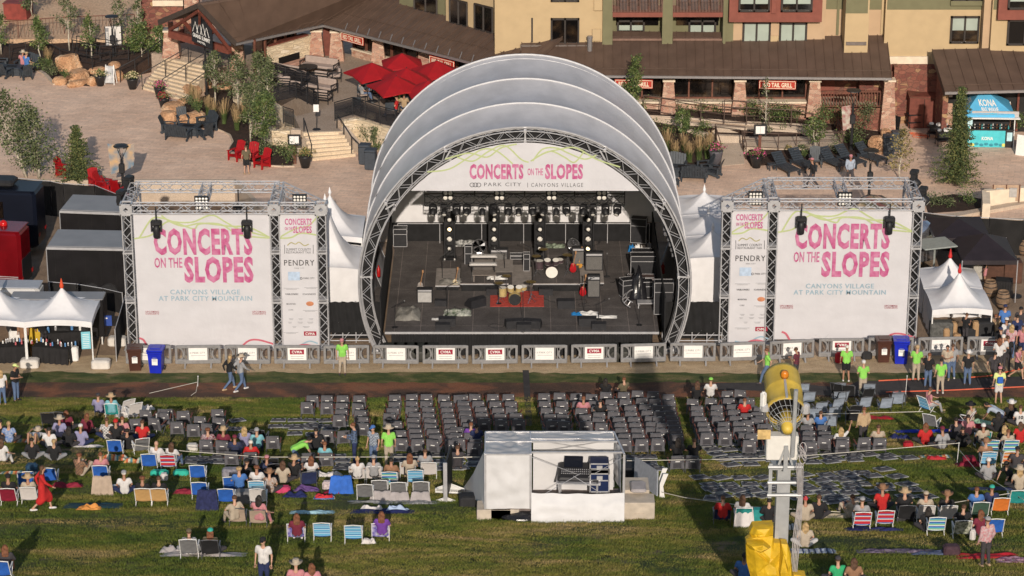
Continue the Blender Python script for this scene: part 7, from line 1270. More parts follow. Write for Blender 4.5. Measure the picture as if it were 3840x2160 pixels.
for i in range(18):mb=MB();h=rr.uniform(.15,.32);mb.lt([(.04,0),(.04,h*.6),(.014,h*.8),(.014,h)],(0,0,0),7);tag(mb.B_('bottle',rr.choice([BLK,ALU,MS['bottle_amber'],WHT]),None,False,e.location+Vector((-.8+.1*i,rr.uniform(.2,.8),1.1))),'small bottle on the dark wooden bar counter, '+ORD[i]+' from the left','bottle','bottles on the wooden bar counter')
dtable(J(1035,680),J(1160,690),.7,.75,'small black draped table below the dark wooden bar');OAK=mat('oak_barrel',(.20,.13,.08),.8,.3,5)
for p,t in((J(1095,770),'oak barrel in front of the black draped table'),(J(1000,690),'oak barrel half hidden behind the merchandise tent'),(J(1168,360),'oak barrel behind the black canopies'),(J(1253,380),'dark barrel at the right edge behind the canopies')):
 e=E_('oak_barrel',Z(p,0),0,t,'barrel','oak barrels');mb=MB();mb.lt([(.26,0),(.34,.25),(.36,.42),(.34,.6),(.26,.86),(.24,.86),(.24,.82),(.001,.82)],(0,0,0),16);mb.B_('staves',OAK,e,True);mb=MB();[mb.lt([(r,z),(r+.006,z+.02),(r,z+.05)],(0,0,0),16)for r,z in((.285,.06),(.345,.25),(.345,.55),(.29,.74))];mb.B_('hoop',BLK,e)
mb=MB();mb.lt([(.33,0),(.33,.06),(.06,.1),(.001,.1)],(0,0,0),16);tag(mb.B_('umbrella_base',BLK,None,False,Z(J(1187,690),0)),'round metal base at the foot of the canopy pole','base')
ROPE=mat('white_rope',(.62,.58,.5),.8,.1);HOSE=mat('orange_hose',(.62,.12,.06),.6,.1)
def rope(pts,h,lab,m=ROPE,r=.014,name='rope',cat='rope'):
 mb=MB();mb.tb([Wh(p,h)for p in pts],r,4);return tag(mb.B_(name,m),lab,cat)
rope([K(1020,430),K(1449,482),L(775,552),M(1335,598),N(0,603)],.75,'white rope fence line crossing the left seating');rope([N(1240,625),O(240,678),O(660,668),O(880,655),Q(300,705),Q(780,665)],.75,'white rope fence line right of the sound tent');rope([O(1010,376),Q(240,487),Q(570,478)],.6,'white rope above the blue camp chairs');rope([N(1490,850),O(120,930),O(560,990),O(1150,1025)],.25,'white rope lying loosely toward the snow machine mast');rope([Q(720,1022),Q(1000,975),Q(1090,960),Q(1200,930)],.6,'white rope near the orange chair at the right');rope([Q(780,700),Q(880,820),Q(1166,1000)],.5,'white rope slanting from the stake to the right edge')
rope([L(-80,70),L(285,-15)],.5,'thin rope strung over the left lawn to a bent stake');rope([L(285,-15),L(272,60),L(235,86)],.03,'loose rope end hanging beside the stake')
def stake(p,h,lab):mb=MB();mb.tb([(0,0,0),(.03,0,h)],.014,5);mb.lt([(.03,0),(.03,.03)],(.03,0,h),6);tag(mb.B_('rope_stake',WHT,None,False,Wh(p,0)),lab,'stake')
stake(Q(770,790),.9,'white rope stake in the right crowd');stake(K(1215,350),.9,'white rope stake by the left camp chairs');stake(Q(465,390),1.0,'rope stake with a small banner at the blue chairs');stake(L(285,20),.5,'short stake on the dirt strip')
rope([J(185,1308),J(360,1300),J(530,1292)],.05,'orange hose along the upper edge of the mat path, left piece',HOSE,.035,'orange_hose','hose');rope([J(850,1284),J(1000,1272),J(1253,1215)],.05,'orange hose along the upper edge of the mat path, right piece',HOSE,.035,'orange_hose','hose');rope([J(240,1392),J(330,1388)],.05,'short orange hose piece at the stake',HOSE,.035,'orange_hose','hose');rope([J(350,1388),J(700,1378),J(1253,1352)],.05,'long orange hose along the lower edge of the mat path',HOSE,.035,'orange_hose','hose')
CHG=mat('chair_fabric_grey',(.115,.112,.125),.85,.15,6);CHP=mat('chair_pocket',(.06,.058,.066),.85,.15,6);ARMR=mat('arm_redwood',(.16,.05,.03),.6,.2,6);TUBE=mat('chair_tube',(.16,.16,.17),.4,.1,metal=.5)
def campchair(fab,pocket,name='camp_chair',logo=True):
 e=E_(name);w_=.56;mb=MB();mb.grid(4,4,lambda u,v:((u-.5)*(w_-.04),-.23+.46*v,.36-.04*math.sin(3.14*u)*math.sin(3.14*v)));mb.B_('seat',fab,e,True)
 mb=MB();
 def bk(u,v):a=1-.12*v*v;return((u-.5)*(w_-.02)*a,-.26-.10*v+.03*math.sin(3.14*u),.28+.56*v)
 mb.grid(6,5,bk);mb.grid(6,5,lambda u,v:(lambda p:(p[0],p[1]-.03,p[2]))(bk(1-u,v)));mb.B_('backrest',fab,e,True)
 mb=MB();mb.grid(3,3,lambda u,v:(lambda p:(p[0],p[1]-.045,p[2]))(bk(.2+.6*u,.08+.4*v)));mb.B_('back_pocket',pocket,e)
 if logo:mb=MB();mb.box((0,-.355,.62),(.17,.008,.03));mb.B_('logo',PAPER,e);mb=MB();mb.box((w_/2-.07,-.385,.78),(.03,.01,.04));mb.B_('corner_tag',PAPER,e)
 mb=MB()
 for s in(-1,1):x=s*w_/2;mb.tb([(x*.99,-.26,.2),(x*.87,-.37,.86)],.016,4);mb.tb([(x,-.26,.0),(x,.24,.36)],.014,4);mb.tb([(x,.24,.0),(x,-.2,.34)],.014,4)
 mb.tb([(-w_*.43,-.37,.86),(w_*.43,-.37,.86)],.018,4);mb.tb([(-w_/2,-.26,.02),(w_/2,-.26,.02)],.012,4);mb.B_('frame',TUBE,e)
 for s in(-1,1):mb=MB();mb.rb((s*(w_/2+.015),-.02,.56),(.06,.5,.035),.01);mb.B_('armrest',ARMR,e)
 return e
CC=campchair(CHG,CHP)
CHAIRS=[]
def cc(p,lab,rz=0,s_=1):
 q=Wh(p,.5);q.z=gh(q.x,q.y);q.y+=.3;q.z=gh(q.x,q.y)
 o=copy_tree(CC,q,rz+random.gauss(0,.11),lab,'camp chair','grey camp chairs set up in rows');CHAIRS.append(q);return o
cols=[(M,'of the leftmost block of rows',[(135,200,100,247,2),(245,200,235,250,2),(350,200,342,300,3),(468,200,500,400,5)]),(M,'behind the straw hatted usher',[(725,195,695,330,4),(735,385,780,510,3),(842,190,882,515,9),(948,190,1018,520,9)]),(M,'in the block left of the cable path',[(1082,195,1140,520,9),(1198,200,1265,470,8)]),(N,'touching the cable path on its left',[(60,195,100,350,5),(160,190,215,365,5),(282,190,345,375,5),(388,190,465,370,5),(20,430,30,510,3),(150,540,150,540,1)]),(N,'of the wide block right of the cable path',[(650,185,695,380,5),(765,180,800,385,5),(870,185,950,385,5),(990,190,1065,400,6),(1102,175,1230,515,9),(1215,175,1345,515,9),(1320,165,1465,510,9),(1428,170,1500,440,7),(1530,190,1600,480,9)]),(O,'of the block left of the snow machine',[(185,315,260,540,7),(305,310,385,540,7),(395,260,505,540,8),(500,255,555,590,8),(540,310,650,520,6),(615,370,690,580,5)]),(O,'just right of the snow machine',[(925,490,955,600,4),(1040,490,1050,570,3)])]
for tl_,lb,cl in cols:
 for ci,(x0,y0,x1,y1,n)in enumerate(cl):
  for k in range(n):
   t=(k/(n-1))**.9 if n>1 else 0;cc(tl_(x0+(x1-x0)*t+random.gauss(0,2),y0+(y1-y0)*t),'grey camp chair '+ORD[k]+' down column '+ORD[ci]+' '+lb)
for tl_,pts,lb in((L,[(45,235),(180,250),(435,235),(310,290),(370,345),(450,300),(20,260),(125,330),(250,350)],'above the straw cowboy hat'),(K,[(1050,275),(1215,270),(1140,205),(1280,200),(1410,215)],'near the teal chair'),(L,[(350,470),(480,475),(545,560),(680,565),(850,440),(1110,570),(1250,570),(700,400)],'left of the bending usher'),(M,[(350,455),(240,450),(325,340),(1300,515)],'in front of the leftmost block'),(O,[(65,695),(178,695),(1165,590)],'of the front pair beside the sound tent'),(Q,[(95,665),(215,668),(310,672),(0,655)],'beside the standing woman in khaki')):
 for k,(x,y)in enumerate(sorted(pts)):cc(tl_(x,y),ORD[k]+' grey camp chair from the left '+lb)
def flatchair():
 e=E_('folded_chair');mb=MB();mb.rb((0,0,.05),(.56,.62,.06),.02);mb.B_('folded_fabric',CHG,e);mb=MB();mb.rb((.0,.02,.095),(.40,.36,.03),.01);mb.B_('back_pocket',CHP,e);mb=MB()
 for s in(-1,1):mb.tb([(s*.29,-.38,.06),(s*.27,.36,.07)],.016,4)
 mb.tb([(-.28,-.38,.06),(.28,-.38,.06)],.014,4);mb.tb([(-.26,.36,.07),(.26,.36,.07)],.014,4);mb.box((0,.05,.114),(.2,.035,.006));mb.B_('frame',mat('chair_tube_pale',(.38,.38,.38),.4,.1),e);return e
FC=flatchair()
def fc(p,lab,rz=0,s_=1.08):q=W(p);o=copy_tree(FC,q,rz+random.gauss(0,.12),lab,'folded chair','folded grey chairs lying flat',sc_=s_);o.rotation_euler.x=-math.atan(SL)if q.y<-1 else 0
fl=[(L,285,580,580,1),(L,285,890,1250,4),(L,330,870,1220,4),(L,358,560,600,1),(M,385,30,340,4),(M,410,20,280,3),(M,440,10,140,2),(L,600,230,450,4),(L,575,250,440,3),(M,610,320,400,1),(M,640,350,400,1),(M,668,360,360,1),(M,692,345,345,1),(M,600,760,1300,5),(M,630,750,1300,5),(M,660,900,1290,3),(M,690,1060,1190,2),(N,600,30,60,1),(N,640,20,20,1),(N,690,20,20,1),(N,605,1290,1400,2),(N,640,1290,1400,2),(N,670,1300,1420,2),(N,695,1320,1450,2),(O,592,275,400,2),(O,620,300,640,4),(O,650,335,640,4),(O,685,370,700,4),(O,718,425,555,2),(O,640,900,1230,3),(O,668,930,1237,3),(O,700,960,1080,2),(Q,745,60,350,4),(Q,770,40,160,2),(Q,760,360,490,2),(O,805,215,630,4),(O,855,290,680,4),(O,880,290,560,3),(O,895,330,700,4),(O,925,360,640,3),(O,945,310,310,1),(O,790,900,1200,3),(O,820,860,1180,3),(O,850,900,1230,3),(O,880,940,1237,3),(O,910,900,1200,3),(O,940,860,1100,2),(O,965,1100,1200,2),(Q,830,340,340,1),(Q,848,110,215,2),(Q,872,270,415,2),(Q,885,60,155,2),(Q,915,205,470,3),(Q,945,340,510,2),(Q,965,130,270,2),(Q,992,470,590,2),(Q,990,60,60,1),(Q,1010,30,190,2)]
nf=0
RC={}
for tl_,y,x0,x1,n in fl:
 RC[tl_]=RC.get(tl_,-1)+1
 lb={L:'on the left grass',M:'beside the ushers',N:'next to the sound tent',O:'near the snow machine mast',Q:'at the right end'}[tl_]
 for k in range(n):fc(tl_(x0+(x1-x0)*(k/(n-1)if n>1 else 0)+random.gauss(0,4),y+random.gauss(0,4)),'folded grey chair '+ORD[k]+' of the '+ORD[RC[tl_]%25]+' flat row '+lb,.25 if tl_ in(O,Q)else 0);nf+=1
cleanup(CC);cleanup(FC)
print('upright',len(CHAIRS),'flat',nf)
SKINS=[mat('skin_light',(.50,.29,.20),.6,.04),mat('skin_tan',(.38,.20,.13),.6,.04)]
COL=dict(w=(.6,.58,.57),k=(.015,.015,.017),g=(.30,.30,.31),n=(.02,.03,.09),b=(.06,.16,.42),c=(.18,.42,.48),l=(.24,.58,.10),r=(.45,.02,.02),m=(.16,.02,.04),p=(.48,.20,.22),o=(.45,.15,.07),y=(.66,.72,.28),t=(.42,.30,.18),e=(.42,.35,.27),v=(.25,.24,.38),u=(.15,.05,.3),q=(.04,.38,.30),d=(.10,.15,.26),a=(.12,.10,.06),i=(.33,.38,.46),s=(.26,.14,.08),x=(.05,.045,.05),G=(.03,.34,.14))
def cm(k):
 if k[0]=='#':
  m=MS.get('plaid_'+k[1:]);
  if m:return m
  c=COL[k[1]];m=mat('plaid_'+k[1:],c,.9,0);n,l,b=nodes_of(m);tc=n.new('ShaderNodeTexCoord');ck=n.new('ShaderNodeTexChecker');ck.inputs['Scale'].default_value=16;ck.inputs[1].default_value=c+(1,);ck.inputs[2].default_value=tuple(v*.35+.03 for v in c)+(1,);l.new(tc.outputs['Object'],ck.inputs[0]);l.new(ck.outputs[0],b.inputs['Base Color']);return m
 if k[0]=='*':c=COL[k[1]];return mat('floral_'+k[1],c,.9,0,rgb2=tuple(min(1,v*.3+.35)for v in c),scale=16,detail=6)
 return mat('cloth_'+k,COL[k],.9,.12,5,bump=.25,bscale=9)
HAIR=dict(b=(.09,.045,.025),k=(.02,.015,.012),y=(.40,.27,.13),r=(.17,.065,.03),w=(.62,.58,.52),R=(.45,.05,.06))
V=Vector
def pose(name):
 S=dict(hip=V((0,0,.94)),nk=V((0,0,1.46)),hd=V((0,.02,1.62)));st=name[0]
 J={}
 def legs(kl,al,kr,ar,hx=.09):J['L']=[S['hip']+V((-hx,0,-.02)),V(kl),V(al)];J['R']=[S['hip']+V((hx,0,-.02)),V(kr),V(ar)]
 def arms(el,wl,er,wr):
  s=S['nk'];J['l']=[s+V((-.18,0,-.05)),V(el),V(wl)];J['r']=[s+V((.18,0,-.05)),V(er),V(wr)]
 if name=='s':legs((-.1,.02,.5),(-.11,0,.09),(.1,.02,.5),(.13,-.02,.09));arms((-.25,-.03,1.14),(-.26,.06,.9),(.25,-.03,1.14),(.24,.08,.9))
 elif name=='p':legs((-.1,.02,.5),(-.12,0,.09),(.1,.02,.5),(.12,.02,.09));arms((-.25,.0,1.14),(-.08,.27,1.15),(.25,.0,1.14),(.07,.27,1.17));S['hd']=V((0,.06,1.61))
 elif name=='w':legs((-.1,.2,.54),(-.1,.28,.10),(.1,.0,.52),(.1,-.36,.16));arms((-.24,-.18,1.18),(-.22,-.12,.94),(.24,.14,1.16),(.2,.34,1.0));S['nk']=V((0,.04,1.45));S['hd']=V((0,.08,1.61))
 elif name=='b':S['hip']=V((0,-.15,.88));S['nk']=V((0,.35,1.14));S['hd']=V((0,.5,1.2));legs((-.1,-.02,.46),(-.11,-.12,.09),(.1,.06,.48),(.12,.04,.09));arms((-.18,.42,.86),(-.08,.52,.66),(.18,.42,.86),(.08,.54,.64))
 elif name=='c':S['hip']=V((0,-.02,.46));S['nk']=V((0,-.12,.98));S['hd']=V((0,-.08,1.14));legs((-.12,.42,.48),(-.13,.55,.09),(.12,.42,.48),(.13,.5,.09));arms((-.27,-.02,.7),(-.2,.22,.62),(.27,-.02,.7),(.2,.22,.62))
 elif name=='d':S['hip']=V((0,-.02,.46));S['nk']=V((0,-.06,.99));S['hd']=V((.02,-.01,1.15));legs((-.1,.42,.48),(-.05,.62,.09),(.14,.40,.48),(.2,.5,.09));arms((-.3,.06,.75),(-.08,.3,.72),(.3,-.1,.74),(.36,.12,.62))
 elif name=='g':S['hip']=V((0,0,.13));S['nk']=V((0,-.02,.64));S['hd']=V((0,.04,.80));legs((-.2,.42,.42),(-.12,.62,.09),(.2,.42,.42),(.12,.62,.09));arms((-.28,.08,.4),(-.14,.36,.42),(.28,.08,.4),(.14,.36,.42))
 elif name=='x':S['hip']=V((0,0,.13));S['nk']=V((0,.0,.65));S['hd']=V((.0,.06,.81));legs((-.4,.3,.14),(.0,.44,.09),(.4,.3,.14),(.02,.36,.13));arms((-.27,-.02,.4),(-.2,.22,.24),(.27,-.02,.4),(.2,.22,.24))
 elif name=='h':S['hip']=V((0,0,.13));S['nk']=V((0,-.24,.58));S['hd']=V((0,-.24,.75));legs((-.12,.44,.3),(-.14,.84,.09),(.12,.46,.14),(.14,.9,.09));arms((-.27,-.34,.34),(-.26,-.44,.06),(.27,-.34,.34),(.26,-.44,.06))
 elif name=='k':S['hip']=V((0,-.1,.3));S['nk']=V((0,.16,.74));S['hd']=V((0,.26,.88));legs((-.12,.25,.1),(-.12,-.2,.08),(.12,.25,.1),(.12,-.2,.08));arms((-.22,.3,.5),(-.12,.45,.3),(.22,.3,.5),(.12,.45,.28))
 elif name=='l':S['hip']=V((0,0,.12));S['nk']=V((0,-.52,.14));S['hd']=V((0,-.68,.17));legs((-.14,.38,.5),(-.14,.6,.09),(.14,.38,.5),(.14,.62,.09));arms((-.4,-.5,.1),(-.3,-.72,.14),(.4,-.5,.1),(.3,-.72,.14))
 elif name=='u':S.update(dict(hip=V((0,-.02,.46)),nk=V((0,-.08,.98)),hd=V((0,-.04,1.14))));legs((-.12,.42,.48),(-.13,.55,.09),(.12,.42,.48),(.13,.5,.09));arms((-.27,-.02,.7),(-.2,.22,.62),(.34,.06,1.06),(.42,.16,1.3))
 return S,J
def capsule(mb,a,b,ra,rb,n=8):
 d=(b-a);L_=d.length;
 if L_<1e-5:d=V((0,0,1));L_=1e-4
 q=V((0,0,1)).rotation_difference(d.normalized()).to_matrix();pr=[(max(1e-4,ra*math.cos(t)),ra*math.sin(t))for t in(-1.55,-1.0,-.5,0)]+[(max(1e-4,rb*math.cos(t)),L_+rb*math.sin(t))for t in(0,.5,1.0,1.55)]
 mb.lt(pr,a,n,rot=q)
def remesh(mb,vox,name):
 me=mb.mesh(name,[]);o=bpy.data.objects.new(name,me);sc.collection.objects.link(o);r=o.modifiers.new('r','REMESH');r.mode='VOXEL';r.voxel_size=vox;s=o.modifiers.new('s','SMOOTH');s.iterations=3;s.factor=.5
 dg=bpy.context.evaluated_depsgraph_get();m2=bpy.data.meshes.new_from_object(o.evaluated_get(dg));bpy.data.objects.remove(o);bpy.data.meshes.remove(me);vs=[tuple(v.co)for v in m2.vertices];fs=[tuple(p.vertices)for p in m2.polygons];bpy.data.meshes.remove(m2);r=MB();r.v=vs;r.f=fs;r.m=[0]*len(fs);return r
def trunk(mb,S,g):
 h,n=S['hip'],S['nk'];up=(n-h).normalized();x=V((1,0,0))
 for s in(-1,1):
  capsule(mb,h+x*s*.065,h+up*.2+x*s*.055,.098+g,.09+g);capsule(mb,h+up*.2+x*s*.055,n-up*.16+x*s*.085,.09+g,.098+g);capsule(mb,n-up*.16+x*s*.085,n-up*.07+x*s*.13,.09+g,.062+g)
PC={}
def bodymesh(ps):
 if('b',ps)in PC:return PC['b',ps]
 S,J=pose(ps);mb=MB();trunk(mb,S,0);h,n,hd=S['hip'],S['nk'],S['hd'];capsule(mb,n-(hd-n)*.3,hd-(hd-n)*.3,.062,.052)
 mb.ell(hd,.076,.093,.108,12,k=8);f=V((0,1,0))if ps!='l' else V((0,.2,1));capsule(mb,hd+f*.03-(hd-n).normalized()*.075,hd+f*.05-(hd-n).normalized()*.085,.05,.035);capsule(mb,hd+f*.085,hd+f*.105-(hd-n).normalized()*.02,.012,.016)
 for s in(-1,1):mb.ell(hd+V((s*.078,0,0)),.014,.022,.03,6,k=4)
 for k in 'lr':a,b,c=J[k];capsule(mb,a,b,.052,.04);capsule(mb,b,c,.04,.027);d=(c-b).normalized();capsule(mb,c,c+d*.07,.028,.032)
 for k in 'LR':
  a,b,c=J[k];capsule(mb,a,b,.088,.058);capsule(mb,b,c,.056,.038);t=c+V((0,.15,-.045));capsule(mb,c+V((0,-.03,-.04)),t,.042,.034)
 r=remesh(mb,.026,'person_body')
 for k in 'lr':
  a,b,c=J[k];d=(c-b).normalized();s=-1 if k=='l' else 1;sx=d.cross(V((0,0,1))if abs(d.z)<.8 else V((0,1,0))).normalized();nn=sx.cross(d);pc=c+d*.09
  for i,(o,l)in enumerate(((-.03,.058),(-.010,.072),(.010,.068),(.03,.05))):p=pc+sx*o;r.tb([p,p+d*l*.55+nn*.008,p+d*l*.9+nn*.03],[.009,.008,.006],5)
  r.tb([c+d*.04-sx*s*.03,c+d*.07-sx*s*.055,c+d*.1-sx*s*.058+nn*.01],[.011,.010,.007],5)
 r.cur=1
 for s in(-1,1):r.ell(hd+f*.088+V((s*.03,0,.018)),.012,.008,.008,6,1,4)
 r.ell(hd+f*.092-(hd-n).normalized()*.048,.026,.008,.008,6,1,4);r.m=[0]*(len(r.f)-3*6*5)+[1]*0+r.m[len(r.f)-3*6*5:]if 0 else r.m
 me=r.mesh('person_body',[SKINS[0],BLK],True);PC['b',ps]=me;return me
def topmesh(ps,lg):
 if('t',ps,lg)in PC:return PC['t',ps,lg]
 S,J=pose(ps);mb=MB();trunk(mb,S,.022);
 for k in 'lr':
  a,b,c=J[k];e_=a.lerp(b,.62)if lg=='h' else b;capsule(mb,a,e_,.07,.062 if lg=='h' else.056)
  if lg=='L':capsule(mb,b,c,.056,.042)
 me=remesh(mb,.032,'shirt').mesh('shirt',[BLK],True);PC['t',ps,lg]=me;return me
def botmesh(ps,sh):
 if('o',ps,sh)in PC:return PC['o',ps,sh]
 S,J=pose(ps);mb=MB();h=S['hip'];up=(S['nk']-h).normalized()
 for s in(-1,1):capsule(mb,h+V((s*.065,0,0)),h+up*.12+V((s*.06,0,0)),.118,.108)
 for k in 'LR':
  a,b,c=J[k]
  if sh=='s':capsule(mb,a,a.lerp(b,.8),.106,.088)
  elif sh=='d':capsule(mb,a,b,.14,.15);capsule(mb,b,b.lerp(c,.25),.15,.15)
  else:capsule(mb,a,b,.104,.074);capsule(mb,b,b.lerp(c,.93),.072,.056)
 if sh=='d':capsule(mb,J['L'][1],J['R'][1],.13,.13);capsule(mb,h,(J['L'][1]+J['R'][1])/2,.14,.15)
 me=remesh(mb,.034,'trousers').mesh('trousers',[BLK],True);PC['o',ps,sh]=me;return me
def shoemesh(ps):
 if('s',ps)in PC:return PC['s',ps]
 S,J=pose(ps);mb=MB()
 for k in 'LR':c=J[k][2];capsule(mb,c+V((0,-.04,-.035)),c+V((0,.15,-.045)),.052,.042)
 me=remesh(mb,.026,'shoes').mesh('shoes',[BLK],True);PC['s',ps]=me;return me
def hairmesh(ty,ps):
 if('h',ty,ps)in PC:return PC['h',ty,ps]
 mb=MB();hd=V((0,0,0));mb.ell((0,-.022,.022),.09,.098,.108,12,k=8,z0=-.25)
 if ty=='l':
  for i in range(5):x=(i-2)*.038;capsule(mb,V((x,-.06,.0)),V((x*1.15,-.115+abs(i-2)*.012,-.26)),.044,.03)
 if ty=='p':capsule(mb,V((0,-.1,.06)),V((0,-.15,-.16)),.035,.018)
 if ty=='u':mb.ell((0,-.07,.12),.05,.05,.045,8)
 if ty=='c':
  for i in range(8):a=i*.8;mb.ell((.06*math.cos(a),-.03+.06*math.sin(a),.06),.055,.055,.05,8)
 me=remesh(mb,.02,'hair').mesh('hair',[BLK],True);PC['h',ty,ps]=me;return me
def hatmesh(ty):
 if('H',ty)in PC:return PC['H',ty]
 mb=MB()
 if ty=='c':mb.ell((0,-.015,.045),.1,.108,.095,14,k=6,z0=0);mb.add([(-.07,.07,.05),(.07,.07,.05),(.06,.17,.035),(0,.19,.035),(-.06,.17,.035),(0,.09,.06)],[(0,1,2,3,4)]);mb.add([(-.07,.07,.045),(.07,.07,.045),(.06,.17,.03),(0,.19,.03),(-.06,.17,.03)],[(4,3,2,1,0)])
 elif ty=='b':mb.ell((0,-.01,.02),.102,.112,.12,14,k=7,z0=-.1)
 else:
  r=.21 if ty=='w' else.23;n=20;prof=[(r,.05),(r*.8,.04),(.108,.055),(.104,.12),(.09,.17),(.03,.165 if ty=='w' else.14),(.001,.16 if ty=='w' else.135)];mb.lt(prof,(0,0,0),n);mb.lt([(.11,.05),(r*.8,.032),(r,.042)],(0,0,0),n)
  if ty=='w':mb.v=[(x,y,z+(.5*x*x*(2.2)if math.hypot(x,y)>.13 else 0))for x,y,z in mb.v]
 me=mb.mesh('hat',[BLK],True);PC['H',ty]=me;return me
def part(name,me,m,par,loc=None):
 o=bpy.data.objects.new(name,me);sc.collection.objects.link(o);o.parent=par;
 if loc is not None:o.location=loc
 o.material_slots[0].link='OBJECT';o.material_slots[0].material=m;return o
NP=[0]
def per(ps,p,rz,top,bot,hair,lab,hat='',q=None,h=None,s_=None,sleeve='h',shoe=None,z=None,group=None):
 """top: colour; bot: colour+type ; hair: colour+type ; hat: type+colour"""
 NP[0]+=1;rr=random.Random(NP[0]);
 q=q or(Wh(p,h or 0)if z is None else Z(p,z));
 if z is None and h:q.z=gh(q.x,q.y)
 s_=(s_ or 1)*rr.uniform(.97,1.04);body=bpy.data.objects.new('person',bodymesh(ps));sc.collection.objects.link(body);body.location=q;body.rotation_euler.z=R(rz)+rr.gauss(0,.08);body.scale=(s_*1.03,s_*1.03,s_)
 body.material_slots[0].link='OBJECT';body.material_slots[0].material=SKINS[rr.random()<.4]
 tag(body,lab,'person',group);S,J=pose(ps)
 if top[0]=='^':top=top[1:];sleeve='L'
 part('shirt',topmesh(ps,sleeve),cm(top),body);bt=bot[-1]if bot[-1]in 'SD' and len(bot)>1 else '';part('dress' if bt=='D' else 'shorts' if bt=='S' else 'trousers',botmesh(ps,{'S':'s','D':'d','':'l'}[bt]),cm(bot[:-1]if bt else bot),body)
 part('shoes',shoemesh(ps),cm(shoe or rr.choice('wkxt')),body);hd=S['hd']
 if hair:hc=HAIR[hair[0]];part('hair',hairmesh(hair[1:]or 's',0),mat('hair_'+hair[0],hc,.7,.3,12),body,hd)
 if hat:part('hat',hatmesh(hat[0]),cm(hat[1:]),body,hd+V((0,0,.015)))
 return body
def beach(p,fab,lab,rz=0,s_=1,tb=WHT,ps=None,low=.3):
 q=Wh(p,.35*s_);q.z=gh(q.x,q.y);e=E_('beach_chair',q,R(rz),lab,'beach chair','folding chairs brought by the crowd');w_=.58*s_;f=fab;mb=MB()
 mb.grid(5,6,lambda u,v:((u-.5)*w_*.94,(-.24-.22*v)*s_+.02,(low+.52*v)*s_+.03*math.sin(3.14*v)-.02*math.sin(3.14*u)*(v<.2)));mb.B_('backrest',f,e,True);mb=MB();mb.grid(4,4,lambda u,v:((u-.5)*w_*.94,(-.24+.5*v)*s_,(low-.01+.05*v)*s_-.03*math.sin(3.14*u)));mb.B_('seat',f,e,True);mb=MB()
 for s in(-1,1):x=s*w_/2;mb.tb([(x,-.2*s_,low*s_),(x*.97,-.48*s_,(low+.56)*s_),(0,-.49*s_,(low+.585)*s_)],.017,5);mb.tb([(x,-.3*s_,0),(x,.25*s_,(low+.22)*s_),(x,-.3*s_,(low+.24)*s_)],.014,4);mb.tb([(x,.3*s_,0),(x,-.25*s_,low*s_)],.014,4)
 mb.tb([(-w_/2,-.3*s_,.02),(w_/2,-.3*s_,.02)],.014,4);mb.B_('frame',tb,e);mb=MB();[mb.rb((s*w_/2,-.02*s_,(low+.25)*s_),(.05,.42*s_,.025),.008)for s in(-1,1)];mb.B_('armrests',tb,e)
 return e
def strp(name,cols,sc_=9,ax=2):
 m=mat(name,cols[0],.8,0);n,l,b=nodes_of(m);tc=n.new('ShaderNodeTexCoord');sp=n.new('ShaderNodeSeparateXYZ');l.new(tc.outputs['Object'],sp.inputs[0]);mu=n.new('ShaderNodeMath');mu.operation='MULTIPLY';mu.inputs[1].default_value=sc_;l.new(sp.outputs[ax],mu.inputs[0]);fr=n.new('ShaderNodeMath');fr.operation='FRACT';l.new(mu.outputs[0],fr.inputs[0]);r=ramp(n,[(i/len(cols),c)for i,c in enumerate(cols)]);r.color_ramp.interpolation='CONSTANT';l.new(fr.outputs[0],r.inputs[0]);l.new(r.outputs[0],b.inputs['Base Color']);return m
BLC=mat('chair_blue',(.025,.12,.48),.75,.15,5);RSTR=strp('stripe_red_blue',[(.55,.03,.04),(.7,.7,.7),(.05,.15,.4),(.55,.03,.04),(.55,.03,.04)],5);BSTR=strp('stripe_sea',[(.05,.35,.65),(.5,.7,.8),(.03,.2,.5),(.3,.6,.75)],6);GSTR=strp('stripe_green_blue',[(.03,.1,.45),(.7,.75,.75),(.25,.5,.25),(.1,.4,.6)],5);OSTR=strp('stripe_orange',[(.6,.12,.05),(.7,.6,.5),(.7,.3,.08)],5);PSTR=mat('purple_print',(.05,.02,.35),.8,0,rgb2=(.6,.58,.75),scale=5);TEALC=mat('chair_teal',(.02,.25,.24),.75,.15);PLUM=mat('chair_maroon',(.22,.01,.03),.75,.15);WCH=mat('chair_white',(.62,.58,.56),.7,.05);BEI=mat('chair_beige',(.40,.31,.24),.8,.1,5);NAV=mat('chair_navy',(.02,.03,.09),.8,.2,5);TANC=mat('chair_tan',(.50,.30,.12),.8,.08);SGR=mat('chair_slate',(.30,.35,.43),.75,.15,4);GRC=mat('chair_grey_cloth',(.16,.16,.165),.8,.15)
